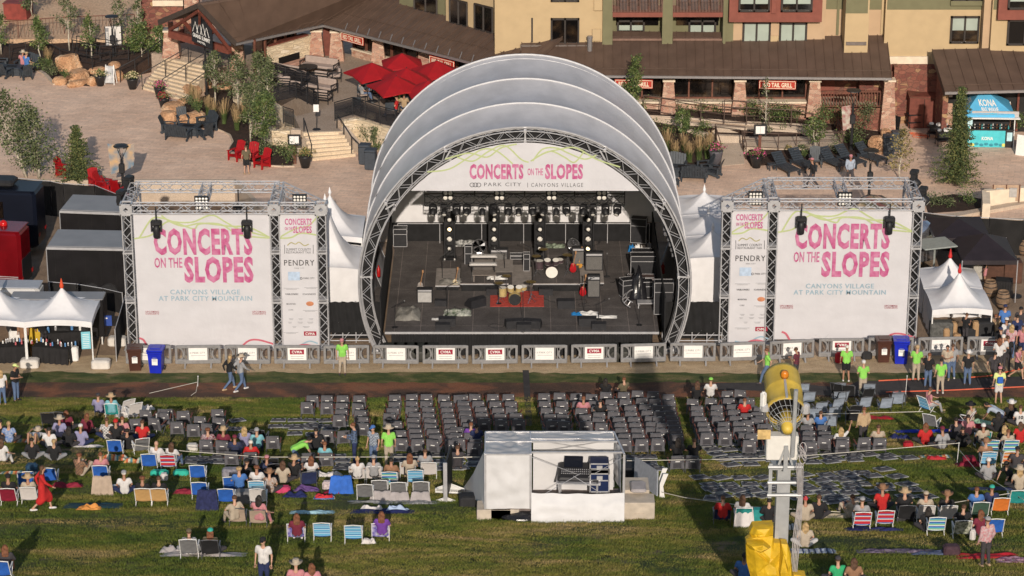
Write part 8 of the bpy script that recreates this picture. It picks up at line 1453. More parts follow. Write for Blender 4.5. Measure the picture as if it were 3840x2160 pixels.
for p,f,t,rz in((K(790,150),NAV,'navy camp chair beside the teal one',0),(K(875,165),TEALC,'teal camp chair at the left',0),(K(385,235),BAGB,'left black low chair above the dense left group',0),(K(455,230),BAGB,'right black low chair above the dense left group',0),(K(970,140),WCH,'tipped white framed chair left of the cream bag',35),(K(1030,165),WCH,'tipped white framed chair touching the cream bag',30),(L(830,620),BAGB,'black camp chair behind the navy plaid man',10),(L(760,400),BAGB,'black camp chair above the grey beanie',-10),(L(870,660),BAGB,'black camp chair left of the long haired woman in beige',5),(K(1090,440),GRC,'bare silver folding frame chair by the white rope',20),(K(900,450),BLC,'bright blue chair with a round white emblem',0),(K(1165,560),BLC,'blue beach chair of the bald man',0),(K(1310,565),RSTR,'red and white striped chair beside the bald man',0),(K(390,670),BLC,'high blue chair behind the woman in red',0),(K(200,700),BLC,'low blue chair beside the dark cooler box',10),(K(790,650),BLC,'small blue chair of the bare shouldered woman',0),(K(75,830),PLUM,'maroon and white chair at the lower left',0),(K(235,820),WCH,'white framed chair beside the red dress',0),(K(20,1400),BLC,'blue chair at the bottom left corner',0),(L(290,670),BLC,'light framed blue chair standing empty',0),(L(305,800),BLC,'blue chair next to the navy cloth',0),(L(545,760),BLC,'upper bright blue chair of the close pair',0),(L(505,850),BLC,'front bright blue chair with pockets',0),(L(735,790),BSTR,'chair with a pale fabric back between two women',0),(L(745,850),WCH,'grey white chair with straight arms',0),(L(1120,720),NAV,'navy chair of the redheaded woman',10),(L(590,1000),BEI,'left beige camp chair near the middle',0),(L(745,1010),BEI,'right beige camp chair near the middle',0),(L(1030,1115),PSTR,'left purple and white printed chair',0),(L(1228,1110),BSTR,'left empty striped sea blue chair',0),(M(432,1145),BSTR,'right empty striped sea blue chair',0),(M(625,1130),PSTR,'right purple and white printed chair',0),(L(225,1235),GRC,'grey low chair of the man in plaid',0),(L(385,1240),BAGB,'black low chair of the woman in olive',0),(M(458,720),WCH,'pink white chair of the blond woman in the middle row',0),(M(580,720),WCH,'white chair of the man in a grey cap',0),(M(690,760),GSTR,'green striped chair of the dark haired man',0),(M(820,690),WCH,'white printed chair behind the teal one',0),(M(875,745),BSTR,'teal and white striped chair at the end of the row',0),(M(970,690),WCH,'pinkish white chair with small lettering',0),(M(620,820),GRC,'left draped grey chair in the middle group',0),(M(755,835),GRC,'middle draped grey chair',0),(M(915,830),GRC,'right draped grey chair',0),(M(515,850),GRC,'plain grey camp chair in the draped group',0),(O(365,1040),NAV,'navy chair of the man in the red jersey',0),(O(505,1050),TEALC,'green chair hung with a white cloth',0),(Q(205,1120),RSTR,'left red and blue striped chair',0),(Q(340,1110),RSTR,'right red and blue striped chair',0),(Q(465,1080),BAGB,'black chair hung with a white towel',0),(Q(580,1080),WCH,'left cream chair in the lower right group',0),(Q(710,1080),WCH,'right cream chair in the lower right group',0),(Q(642,1150),GSTR,'big green and blue striped beach chair',0),(Q(795,1170),mat('camo_print',(.10,.12,.07),.8,0,rgb2=(.5,.5,.42),scale=9),'patterned chair right of the green striped one',0),(Q(900,1060),mat('chair_green',(.05,.10,.07),.8,.15),'dark green chair of the woman in blue',0),(Q(1020,1035),mat('chair_orange',(.65,.18,.03),.8,.1),'bright orange backed chair at the right',0),(Q(1120,990),TEALC,'turquoise chair with a white card at the right edge',0),(Q(985,1160),BLC,'blue chair behind the floral blouse',0),(Q(920,640),TEALC,'tall aqua chair of the man in a white cap',0),(Q(965,690),GSTR,'green striped chair in the right crowd',0),(Q(1080,690),GSTR,'striped chair behind the orange one',0),(Q(950,760),BSTR,'blue striped chair of the woman in a brown hat',0),(Q(1075,760),OSTR,'orange and red striped beach chair',0),(Q(600,440),BSTR,'blue striped lounge chair of the reclining man',-50),(Q(625,540),GRC,'empty grey patterned chair on the right lawn',-30),(Q(800,540),PLUM,'red chair lying behind the black hat',60)):beach(p,f,t,rz,1.0,WHT if f not in(BEI,BAGB,NAV)else TUBE)
e=beach(K(1120,830),TANC,'left half of the tan and grey two seat chair');e=beach(K(1240,830),TANC,'right half of the tan and grey two seat chair')
for i,(x,y)in enumerate(((70,350),(75,400),(50,440),(230,380),(215,430),(340,435),(160,480),(40,490),(410,410),(150,510),(250,350),(20,540),(130,360),(430,400))):
 beach(Q(x,y),SGR if i%3 else BAGB,('slate blue','black')[i%3==0]+' camp chair '+ORD[i]+' of the loose cluster right of the snow machine',rz=(i*47)%50-25,s_=.95,tb=TUBE)
for i,(x,y)in enumerate(((900,215),(935,270),(1010,340),(1140,210),(1150,270),(985,380),(905,350))):beach(O(x,y),SGR,ORD[i]+' slate blue camp chair close to the snow machine drum',rz=(x*7)%40-20,s_=.95,tb=TUBE)
PICN=strp('blanket_stripe',[(.5,.12,.05),(.55,.5,.4),(.1,.25,.25),(.6,.3,.1)],3,0);GRY=mat('blanket_grey',(.36,.33,.33),.9,.1,4);NVB=mat('blanket_navy',(.012,.018,.09),.9,.2,4);
for p,w_,d,m,t,sd in((K(725,910),2.1,1.0,mat('blanket_teal',(.01,.05,.07),.9,.1),'dark teal blanket lying empty on the lower left lawn',1),(K(690,935),.9,.4,mat('orange_towel',(.6,.25,.06),.8,.2,4),'orange folded towel on the dark teal blanket',2),(K(880,550),1.2,.6,PICN,'striped mexican blanket behind the bare shouldered woman',3),(K(1050,570),.9,.5,PICN,'bright orange striped blanket heap',4),(K(120,410),2.2,.5,PICN,'pale striped blanket of the woman in blue print',5),(K(670,450),1.4,.4,WCH,'white blanket beside the man in lavender',6),(K(980,215),1.0,.5,WCH,'white and green towels beside the teal chair',7),(K(1140,160),.7,.4,WCH,'cream bag with a towel by the folded chairs',8),(K(190,655),2.0,.5,PICN,'patterned shade cloth behind the red dress',9),(K(520,760),1.2,.5,PLUM,'dull pink blanket right of the high blue chair',10),(L(330,1295),2.8,.6,GRY,'grey mauve blanket under the man in plaid',11),(L(90,1270),.8,.5,GRY,'pale grey bag at the left end of the mauve blanket',12),(L(1150,975),1.6,.6,mat('blanket_ice',(.35,.55,.62),.9,.15,3),'crumpled ice blue blanket above the purple chair',13),(M(640,995),2.3,.7,NVB,'navy blanket with white folded chairs on it',14),(M(560,985),.9,.35,WCH,'white folded chair on the navy blanket, left',15),(M(740,990),.9,.4,mat('pale_blue_cloth',(.4,.5,.68),.9,.1),'pale blue cloth on the navy blanket',16),(L(1020,855),.9,.4,NVB,'folded striped chairs left of the pink pouch',17),(L(1240,870),.8,.4,RSTR,'folded pink and navy chairs on the grass',18),(L(1320,830),.9,.4,PLUM,'red folded chair beside the blue cloth',19),(L(1100,810),1.0,.4,mat('purple_heap',(.12,.06,.2),.9,.2),'purple clothes heap behind the folded chairs',20),(L(200,830),1.0,.4,PLUM,'dark pink blanket beside the tan chair',21),(L(1270,700),1.1,.4,WCH,'white blanket right of the redheaded woman',22),(M(700,930),3.4,.6,strp('blanket_houndstooth',[(.5,.5,.5),(.04,.04,.04)],22,0),'black and white checked blanket in front of the draped chairs',23),(M(540,1220),.5,.3,WCH,'white towel beside the right purple chair',24),(O(960,1290),1.6,.7,strp('blanket_blue_grey',[(.5,.52,.55),(.05,.07,.15),(.35,.4,.5)],5,0),'blue and grey striped blanket of the long haired blonde',25),(O(1090,1060),1.8,.6,mat('blanket_cream',(.50,.42,.30),.9,.15,5),'cream patterned blanket beside the man in black',26),(O(830,1140),.5,.5,strp('bag_stripe',[(.5,.5,.5),(.1,.1,.1)],8,0),'striped bag right of the mast',27),(Q(410,1310),2.6,.5,mat('blanket_aubergine',(.05,.03,.07),.9,0,rgb2=(.2,.16,.22),scale=8),'long dark quilted blanket at the lower right',28),(Q(640,1320),1.6,.5,mat('blanket_slate',(.09,.11,.2),.9,.2),'slate blue blanket in the long row',29),(Q(950,1340),2.1,.8,mat('blanket_red',(.55,.015,.03),.9,.12,3),'bright red blanket behind the woman in floral blouse',30),(Q(1120,1360),1.4,.8,mat('blanket_pink_check',(.15,.03,.08),.9,0,rgb2=(.6,.35,.42),scale=9),'pink checked blanket at the right edge',31),(Q(590,600),2.6,.6,mat('blanket_royal',(.01,.03,.35),.8,.3,3),'royal blue tarp behind the red haired woman',32),(Q(430,640),.9,.4,NVB,'dark folded things beside the royal blue tarp',33),(Q(300,520),1.4,.8,mat('red_cover',(.4,.01,.02),.7,.2,3),'crumpled red cover beside the slate chairs',34),(Q(640,750),1.3,.5,PICN,'pink patterned towel below the red haired woman',35),(Q(650,765),.8,.25,MS['red_cover'],'red strip towel on the pink one',36),(Q(990,940),1.9,.6,mat('tarp_navy',(.04,.05,.12),.7,.3,4),'navy tarp behind the orange chair',37),(Q(920,555),1.0,.5,mat('blanket_mint',(.3,.5,.35),.9,.2,4),'mint blanket of the crouching woman',38),(Q(280,1180),2.0,.5,NVB,'dark striped ground cloth under the red striped chairs',39),(Q(840,800),1.0,.7,PLUM,'dark red heap beside the stake',40),(Q(860,580),1.2,.3,PLUM,'red cloth in front of the coral top',41)):
 cloth(p,w_,d,.09 if w_>1.2 else.2,m,t,sd,name='blanket' if w_>1 else 'towel',cat='blanket' if w_>1 else 'towel',q=W(p),sl=W(p).y<-1,n=14,floor=.03)
def drape(p,w_,h,m,lab,d=.5,nm='draped_cloth'):
 q=Wh(p,0);mb=MB();mb.grid(10,8,lambda u,v:((u-.5)*w_*(1-.35*v),-.1+(-.25+.5*v if v<.6 else.05+.3*(v-.6))*d+.03*math.sin(u*20),h*min(1,v*1.6)+.02*math.sin(u*9)));o=mb.B_(nm,m,None,True,q);tag(o,lab,'cloth')
drape(L(1370,830),.95,.75,BLC,'bright blue cloth draped over a chair in the middle group');drape(L(360,950),.85,.8,mat('knit_navy',(.02,.025,.08),.95,.3,9),'navy knitted blanket draped over a chair');drape(K(800,815),.85,.75,BEI,'beige blanket draped over a low chair');drape(M(630,910),.9,.4,GRY,'grey cloth hanging from the left draped chair');drape(M(760,915),.8,.38,GRY,'grey cloth hanging from the middle draped chair');drape(M(910,920),.8,.42,GRY,'grey cloth hanging from the right draped chair');drape(O(510,1120),.75,.75,WCH,'white cloth hanging over the green chair');drape(Q(465,1125),.75,.6,BAGB,'black jacket hung over the towelled chair')
for p,a,b,c,m,t in((K(250,650),.45,.35,.38,mat('cooler_navy',(.015,.05,.1),.5),'dark navy cooler box behind the woman in red'),(K(1240,670),.7,.3,.22,mat('cooler_mint',(.03,.45,.33),.6),'left mint green folding table top'),(K(1405,670),.6,.3,.22,MS['cooler_mint'],'right mint green folding table top'),(K(1275,710),.28,.25,.3,WCH,'white bag between the mint tables'),(K(900,795),.35,.3,.25,WCH,'pink dotted bag beside the man in white'),(L(930,820),.55,.35,.25,mat('pouch_pink',(.55,.05,.14),.7),'hot pink pouch on the grass'),(L(245,505),.45,.35,.3,WB,'white cushion on the rope line'),(L(1262,800),.35,.25,.35,mat('tote_print',(.5,.42,.42),.8,.3,9),'printed tote beside the bright blue cloth'),(L(650,900),.8,.5,.5,GRC,'grey gear bag between the beach chairs'),(L(540,700),.7,.4,.35,mat('quilt_grey',(.22,.21,.24),.9,.3,7),'grey quilted bundle near the light framed blue chair'),(Q(480,690),.4,.3,.25,MS['red_cover'],'red soft cooler beside the red haired woman'),(Q(735,1325),.55,.4,.35,mat('pack_plum',(.06,.03,.04),.8,.2),'plum coloured backpack on the long blanket row'),(Q(860,1240),.2,.2,.4,WCH,'white insulated bottle beside the patterned chair'),(Q(235,168),.5,.3,.35,BAGB,'black and white backpack against the barrier'),(Q(840,800),.5,.4,.4,PLUM,'maroon bag by the rope stake'),(K(1115,400),.5,.4,.3,MS['red_cover'],'red bag beside the first camp chairs'),(N(120,950),.8,.6,.45,BAGB,'black equipment bag left of the sound tent'),(Q(75,190),.42,.25,.5,MS['red_cover'],'red backpack worn against the barrier by the usher'),(O(600,1090),.4,.35,.5,TEALC,'green cooler bag beside the hanging white cloth')):bag(p,a,b,c,m,t,'bag','bag')
ev="per"
PE='''s|K|20,122|5|w|d|yl|woman in white top and jeans cut by the left edge|
p|K|128,92|-120|k|d|ks|man in black shirt and cap holding a khaki bag, far left|cy
c|K|770,205|0|^v|n|b|man in dark cap and lavender shirt in the navy chair|cx
c|K|868,210|0|^c|c|y|woman in a straw sun hat and aqua top in the teal chair|st
x|K|75,415|0|*b|x|yp|blond woman in a blue printed blouse at the far left|
l|K|270,405|175|w|tS|b|person lying on their back with bare knees raised|we
x|K|255,545|0|^k|g|k|dark haired man in a black vest, left one of two|
x|K|425,555|0|^k|g|yp|blond woman in a black vest, right one of two|
x|K|388,462|0|w|x|k|dark haired woman in white top in front of the lavender couple|
x|K|468,375|0|^v|x|y|woman in a pale straw hat and lavender top|se
x|K|520,325|10|m|x|rl|long red haired woman in the dense left group|
x|K|632,440|0|^v|n|y|man in pale blue shirt and white cap sitting on the grass|cw
x|K|680,345|-20|^m|x|rl|woman with long auburn hair and maroon top|
x|K|540,450|0|^k|x|kl|woman in black with long dark hair behind the man in pale blue|
x|K|835,388|0|#w|n|b|man in a green and white plaid shirt, left crowd|
x|K|955,372|0|p|x|r|woman in a pink top beside the plaid man|
x|K|905,400|0|k|x|b|person with a bright red bandana above the blue emblem chair|br
x|K|992,470|0|k|x|kc|curly haired person in dark top right of the blue emblem chair|
x|K|1110,405|0|r|n|b|person in red top by the first camp chairs|
c|K|1225,600|-10|^w|g||bald man in white shirt in the left crowd|
c|K|1345,600|-15|w|d|bl|woman in white with a hat in her hand beside the bald man|
d|K|15,590|-10|w|w|bl|woman in cream top leaning at the left edge|
g|K|622,672|-40|#s|e|rc|man in a brown checked shirt with knees up|
c|K|785,690|10|p|p|ru|bare shouldered woman with an orange top|
x|K|970,815|0|w|n|w|man in white t-shirt and grey cap on the grass|cg
w|K|335,945|-80|^r|rD|bl|woman in a red dress walking across the lower left lawn|
c|K|75,870|0|k|x|k|person in a black hat in the maroon chair|ck
c|K|225,865|0|e|x|w|person in a straw hat in the white framed chair|st
c|K|1115,880|0|k|x|rc|auburn haired person in the left half of the two seat chair|
c|K|1240,880|0|k|x|b|brown haired person in the right half of the two seat chair|
c|K|50,1430|0|^x|o|rl|brown haired woman in black lace at the bottom left corner|
x|L|225,1290|0|#w|g|b|man in grey plaid and a khaki cap on the mauve blanket|ca
x|L|385,1292|0|a|x|rl|woman in olive top and cap on the mauve blanket|cq
s|L|790,1545|175|w|n|b|man in white t-shirt and black cap walking at the bottom|ck
x|L|1030,1545|0|p|x|b|person in a wide beige cowboy hat at the bottom edge|we
x|L|1150,1560|0|p|x|rl|brown haired woman beside the beige cowboy hat|
c|L|365,515|0|*m|x|rc|person in a red floral shirt in a grey chair|
c|L|485,515|0|m|x|b|person in a big straw cowboy hat|wt
c|L|570,570|0|^#n|n|b|man in a navy shirt and red cap next to the straw cowboy hat|cm
c|L|690,610|0|^r|x|w|white haired woman in a red jacket|
c|L|735,515|0|c|n|b|person in a grey beanie and pale blue shirt|bg
c|L|640,505|0|v|x|yl|blond woman in violet between the hats|
b|L|1040,640|-80|l|d|b|usher in lime shirt and black cap bending over a chair|ck
c|L|1250,620|0|c|x|r|man in a bright cyan shirt in a camp chair|
x|L|810,712|0|#n|n|r|man in navy plaid with a pink cap on the grass|cp
x|L|655,745|-30|^k|x|b|man in a black cap and black top among the seated women|ck
x|L|930,752|0|e|x|bl|woman with long brown hair and beige top|
g|L|1015,715|-30|k|x|b|person in a straw hat with crossed legs|st
c|L|1145,730|0|w|x|rl|redheaded woman in a white blouse|
c|L|735,810|0|w|x|rc|curly haired woman behind the pale backed chair|
x|L|830,825|0|*s|x|b|woman in a brown hat and rusty blouse|ws
c|L|600,830|0|b|x|yc|short blond person beside the blue chairs|
d|L|560,1060|30|e|e|b|man leaning from the left beige camp chair|
d|L|750,1065|-20|p|p|kl|dark haired woman in the right beige camp chair|
c|L|1035,1185|0|m|d|rl|woman in maroon in the left purple chair|
p|M|440,655|100|^#d|n|r|tall man in a denim plaid shirt holding a tan jacket|
s|M|575,660|150|#i|d|b|man in pale plaid and light blue cap looking down|cb
s|M|685,672|0|l|e|w|usher in lime shirt, khaki trousers and a straw hat|se
c|M|458,775|0|w|x|yu|blond woman with a bun in the pink white chair|
c|M|578,770|0|g|x|b|man in a grey cap in the white chair|cg
c|M|705,790|0|s|x|k|dark haired man with bare brown shoulders|
c|M|832,760|0|e|x|rl|woman with brown hair behind the teal striped chair|
c|M|945,720|0|g|x|b|man in grey in the pinkish white chair|
c|M|635,1190|0|u|g|rl|woman in purple in the right purple chair|
c|M|1272,520|0|u|x|r|person in a plum shirt in the camp chair rows|
c|M|1312,530|0|n|x|k|dark haired man in navy in the camp chair rows|
w|G|765,1490|-60|^k|d|yl|blond woman in black walking along the dirt strip|
w|G|840,1500|-60|^g|d|b|man in a cream cowboy hat and grey shirt walking|we
s|G|1530,1385|180|l|e|r|usher in lime shirt and pink cap standing at the barriers|cp
c|N|930,330|0|p|x|r|person in pink in the middle of the chair block|
c|N|1050,345|0|k|x|k|dark haired person in the middle of the chair block|
c|N|1090,185|0|k|x|kl|dark haired woman at the top row of the chair block|
c|N|1212,180|30|a|x|r|person in olive turning right in the top row|
c|N|1605,640|0|k|x|kl|dark haired woman of the front pair beside the sound tent|
c|O|180,700|0|k|x|b|man of the front pair beside the sound tent|
c|O|200,300|0|k|x|bl|woman in black at the top of the right chair block|
c|O|290,285|0|w|x|b|man in a lime cap and white shirt|cl
w|I|500,1452|70|l|d|r|usher in lime shirt striding left past the barriers|
p|I|695,1435|60|#m|x|b|woman in a dark red plaid shirt behind the yellow drum|
c|O|372,1095|0|^r|n|b|man in a red and white jersey in the navy chair|
c|O|505,1095|-10|w|x|bl|woman with brown hair behind the white cloth|
x|O|675,1095|0|^k|x|k|person in black sitting left of the mast|
x|O|915,1085|0|e|e|Ru|woman with bright red hair and cream top|
x|O|1005,1075|0|^k|x|b|man in black beside the red haired woman|
x|O|915,1260|0|e|w|yl|woman with very long blond hair on the striped blanket|
x|O|510,1480|-20|b|x|kp|person at the bottom left of the yellow pads|
x|O|1130,1500|0|G|x|b|man in green t-shirt and dark cap at the bottom|cx
x|O|1235,1510|0|s|x|bl|woman with long brown hair at the bottom|
c|O|935,510|0|g|x|b|man in grey in the camp chairs right of the mast|
c|O|1015,505|0|b|x|b|person in blue hood right of the mast|
u|O|1150,620|0|w|x|yl|blond girl raising an arm in the front row|
c|O|515,420|0|r|x|r|person in an orange red top in the right chair block|
s|Q|112,300|0|l|kS|w|usher in lime shirt and black shorts|
p|Q|210,390|0|l|e|w|usher in lime shirt and white cap seen from behind|cw
p|Q|525,302|0|l|e|y|usher in lime with a khaki cap at the mat path|ct
p|Q|595,340|-30|k|d|r|woman in black top and jeans on the mat path|
s|Q|668,372|0|l|e|k|usher in lime shirt with dark hair and red belt|
p|Q|705,290|160|e|d|k|man in a beige shirt laughing, facing the camera|
s|Q|735,285|0|g|d|b|woman in grey behind the man in beige|
s|Q|828,325|0|k|d|y|man in black t-shirt and white cowboy hat|ww
s|Q|1012,430|0|y|wS|b|man in a yellow t-shirt and white shorts with a blue bag|cp
w|Q|1120,292|-120|p|kS|k|girl in pink and black walking at the right edge|
p|Q|1030,240|-20|*w|x|w|woman with pale curls and floral shirt|cw
s|J|1110,1110|20|w|eS|b|man in a white printed t-shirt and cap by the merchandise tent|cw
s|J|1100,1010|0|b|x|b|man in a blue shirt and cap at the merchandise tent side|cn
u|J|1050,980|-60|t|x|r|woman raising her arms beside the merchandise tent|
d|Q|610,470|-60|p|g|b|man reclining in the blue striped lounge chair|
x|Q|850,545|30|e|x|y|woman in a black wide hat|sk
b|Q|1005,600|80|i|n|k|person in pale blue bending over the mint blanket|
x|Q|1085,540|0|k|x|bl|woman with a white cowboy hat at the right edge|ww
x|Q|1140,565|0|w|x|b|child in a white jersey with the number ten|
x|Q|830,620|0|p|x|k|dark haired woman in a coral top|
x|Q|800,690|0|^k|x|k|person in black sitting by the rope stake|
c|Q|918,690|0|e|x|b|man in a white cap in the tall aqua chair|bw
x|Q|580,675|0|^r|x|rl|red haired woman in a red shirt on the blue tarp|
x|Q|680,700|20|^g|x|b|man in grey with a dark red cap|cm
s|Q|212,680|10|^t|x|r|woman in a khaki jumper standing in the front row|
c|Q|300,700|0|e|x|b|person in beige in the front row right of the standing woman|
x|Q|1045,690|0|k|x|yl|blond woman in black in the far right group|
x|Q|1140,665|0|r|x|bl|woman in red cut by the right edge|
x|Q|950,885|0|^g|x|w|man in grey t-shirt and white cap on the grass|bw
c|Q|935,790|0|s|x|b|woman in a brown felt hat|ws
c|Q|1065,720|0|e|x|r|bald looking man in the striped chair at the right|
h|Q|1095,895|-70|k|x|k|person in black leaning back on one arm|
x|Q|1135,945|0|e|x|yl|long haired blond woman in a straw hat|se
c|Q|880,1085|0|b|x|r|woman in a vivid blue shirt|
c|Q|970,1070|0|^n|x|b|man in a navy jacket and grey green cap|cq
x|Q|325,1065|0|r|x|b|woman in red with a brown hat|ws
c|Q|455,1100|0|k|x|r|woman in a pale straw hat above the towelled chair|st
c|Q|580,1115|0|e|x|b|man in a beige cap in the left cream chair|ce
c|Q|705,1115|0|k|x|b|man in a brown felt hat in the right cream chair|ws
c|Q|207,1150|0|g|x|b|man in a grey cap in the left red striped chair|cg
x|Q|595,1190|0|k|x|kl|dark haired girl beside the green striped chair|
d|Q|800,1200|0|k|x|b|person in black behind the patterned chair|
x|Q|905,1210|20|m|x|rl|woman with dark red hair next to the floral blouse|
s|Q|935,1395|30|^*p|x|b|woman in a pink floral blouse and grey cap standing at the lower right|cg
g|Q|150,1105|40|e|e|b|person with bare feet stretched beside the red striped chair|
s|Q|1060,235|0|k|x|b|person in black at the barrier end, right|
w|Q|980,330|-40|x|x|k|person in dark clothes carrying gear on the mat path|
p|J|1070,1180|20|k|x|b|man in black in the queue by the merchandise tent corner|cn
s|J|1150,1150|-30|*p|d|yl|blond woman in a floral top near the merchandise tent|
s|J|1190,1080|10|n|x|k|man in navy standing on the dirt right of the barriers|
p|J|1060,1260|-20|w|x|rl|woman in white with long hair by the last barrier|
s|J|1215,1020|-10|x|d|b|man in dark clothes far right behind the barriers|ck
w|J|1235,1160|150|p|nS|bp|child in pink walking at the right edge of the dirt|
x|Q|1010,600|0|k|x|kl|woman in black beside the bending person in pale blue|
x|Q|760,640|0|x|x|k|person in dark grey left of the coral top|
x|Q|1120,820|0|x|x|b|man in charcoal behind the leaning person|ck
s|E|165,1210|170|^s|sS|bl|woman with long hair working in the bar tent|
b|E|300,1215|30|k|x|k|bartender in black bending in the bar tent|
x|K|10,400|0|k|x|k|person in black cut by the left edge, upper crowd|
x|L|1180,500|0|k|x|k|person hidden behind the camp chair near the bending usher|
c|M|1175,700|0|x|x|b|person hidden beside the black panel|
'''
for ln in PE.strip().split('\n'):
 ps,tl_,xy,rz,top,bot,hair,lab,hat=(ln.split('|')+[''])[:9];x,y=map(float,xy.split(','));p=globals()[tl_](x,y)
 if ps in 'cdu':
  q=Wh(p,.0 if tl_ in '' else.15);q.z=gh(q.x,q.y);q.y+=.12;q.z=gh(q.x,q.y)-.04
 else:q=Wh(p,.04)if ps in 'xghl' else Wh(p,0)
 b_=per(ps,p,float(rz),top,bot,hair,lab,hat,q=q)
 if '10' in lab or 'ten' in lab.split()[-1:]:lettering('10',(-.09,-.16,.38),(.18,0,0),(0,0,.16),BLK,b_,.02)
per('s',0,20,'a','kS','b','young man in olive t-shirt and black shorts before the red chairs',q=Z(A(1915,1352),PZ),s_=.97);per('d',0,-20,'b','t','b','man in a blue shirt and tan cap on the left bench','ct',q=Z(A(215,560),PZ));per('d',0,-15,'p','d','y','woman in pink in a pale hat leaning on the man in blue','se',q=Z(A(185,548),PZ))
per('w',0,60,'^k','x','r','man in black with a pink cap walking left behind the right truss','cp',q=Z(D(425,1470),PZ));per('w',0,170,'^i','x','r','man in a pink cap and grey shirt facing the stage rear','cp',q=Z(D(715,1440),PZ))
for p,rz,t,h_,lb in((B(745,785),-60,'g','k','woman in grey at the left parasol table'),(B(830,700),170,'k','b','diner in black behind the left parasol pole'),(B(1025,845),10,'y','k','man in a yellow shirt under the front parasol'),(B(1068,880),0,'t','y','blond woman beside the man in yellow'),(B(998,905),90,'r','b','diner in red by the glass railing'),(B(1210,690),180,'k','b','diner in black in the shade of the parasols')):per('c',0,rz,t,'d',h_,lb,q=Z(p,TZ))
per('p',0,-60,'k','x','b','seller in black t-shirt standing inside the merchandise tent',q=Z(J(795,985),0)-V((0,.9,0)),s_=.93);per('s',0,90,'k','pS','b','bartender in black at the wooden bar',q=Z(J(962,605),0))
mb=MB();mb.rb((0,-.2,1.2),(.26,.12,.32),.04);tag(mb.B_('drawstring_bag',BLC,None,False,Wh(Q(1012,430),0)),'blue drawstring bag on the back of the man in yellow','bag')
bl0=W(N(195,1040));br0=W(N(1330,1045));fl0=W(N(580,1047));fr0=W(N(1217,1047));zt0=fl0.z
e=E_('sound_tent',(fl0+fr0)/2,label='boxy white sound mixing tent on a concrete plinth at the centre of the lawn',cat='tent');o=e.location
def hh(pb,pt):a=Wh(pb,0);return YP(pt,a.y).z-a.z
yf=fl0.y;xA=YP(N(228,700),yf).x;xB=YP(N(553,700),yf).x;xC=YP(N(1220,700),yf).x
zTf=YP(N(380,578),yf).z
zB=zt0
def l(x,y,z):return V((x-o.x,y-o.y,z-o.z))
zPl=YP(N(390,968),yf).z
zR=zTf+.03;yb=Z(N(700,420),zR).y
WV=mat('tent_plastic',(.6,.595,.605),.55,.05,1.5,bump=.9,bscale=1.6);CB=mat('concrete_block',(.50,.43,.35),.85,.12,3)
def ws(a,b,c,d,nm,n=22,am=.075,m=WV):mb=MB();a,b,c,d=map(V,(a,b,c,d));nn=(b-a).cross(d-a).normalized();mb.grid(n,n,lambda u,v:a.lerp(b,u).lerp(d.lerp(c,u),v)+nn*am*(mnoise.noise(V((u*4,v*5,a.x)))+.5*math.sin(u*18+v*3)*(.6-abs(v-.5)))*math.sin(3.14*u)**.3);mb.B_(nm,m,e,True)
ws(l(xA,yf,zPl),l(xB,yf,zPl),l(xB,yf,zTf),l(xA,yf,zTf),'front_panel');ym=Z(N(400,488),zTf+.03).y
ws(l(xA,yf,zTf),l(xB,yf,zTf),l(xB,ym,zR),l(xA,ym,zR),'roof_panel',m=mat('clear_plastic_roof',(.36,.37,.39),.25,.08,1.5,bump=.3));ws(l(xA,ym,zR+.01),l(xB,ym,zR+.01),l(xB,yb,zR),l(xA,yb,zR),'roof_panel',m=MS['clear_plastic_roof']);ws(l(xB,ym+.1,zR),l(xC-.3,ym+.1,zR),l(xC-.35,yb,zR),l(xB,yb,zR),'roof_panel',m=MS['clear_plastic_roof'])
ws(l(xB+.1,yb-.1,zB+.2),l(xC-.3,yb-.1,zB+.2),l(xC-.3,yb-.1,zR),l(xB+.1,yb-.1,zR),'back_panel',18);ws(l(xA,yb,zPl),l(xA,yf,zPl),l(xA,yf,zTf),l(xA,yb,zTf),'side_panel');ws(l(xB,yf,zPl),l(xB,yb,zPl),l(xB,yb,zTf),l(xB,yf,zTf),'divider_panel')
ws(l(xC-.1,yf,zPl+.6),l(xC-.3,yb,zPl+.6),l(xC-.3,yb,zTf),l(xC-.1,yf,zTf),'side_panel')
tip=Wh(N(60,835),.0);mb=MB();a=l(xA,yf+.5,zTf);b=l(xA-.02,yf+.1,zPl+.05);t0=tip-o;mb.add([a,a.lerp(t0,.5)+V((0,0,-.15)),t0,t0.lerp(b,.5)+V((0,-.1,.05)),b,a.lerp(b,.5)],[(0,1,5),(1,2,3),(1,3,5),(3,4,5)]);mb.B_('loose_flap',WV,e)
zs=YP(N(900,850),yf).z;mb=MB();mb.grid(30,12,lambda u,v:l(xB+.02+(xC-xB)*u,yf-.05-.32*math.sin(min(1,(1-v)*1.1)*1.5)+.05*mnoise.noise(V((u*7,v*4,1)))-.03,zB+.02+(zs-zB-.05*math.sin(3*u))*v+.03*mnoise.noise(V((u*5,v*6,4)))));mb.B_('front_skirt',WV,e,True)
mb=MB()
P3s=[(xA,yf),(xB,yf),(xC,yf),(xA,yb),(xB,yb),(xC-.3,yb)]
for x,y in P3s:mb.box(l(x,y,(zPl+zTf)/2),(.08,.08,zTf-zPl))
for a,b in(((xA,yf,zTf),(xB,yf,zTf)),((xB,yf+.2,zTf-.02),(xC,yf+.2,zTf-.02)),((xA,ym,zR),(xC-.2,ym,zR)),((xB,ym+.25,zR),(xC-.3,ym+.25,zR)),((xA,yb,zR),(xC-.3,yb,zR)),((xB,yf,zTf),(xB,yb,zR)),((xA,yf,zTf),(xA,yb,zR)),((xC,yf,zTf),(xC-.3,yb,zR)),((xC,yf,zPl),(xC,yf,zTf))):mb.bar(l(*a),l(*b),.06,.06)
mb.B_('frame',ALU,e)
mb=MB();
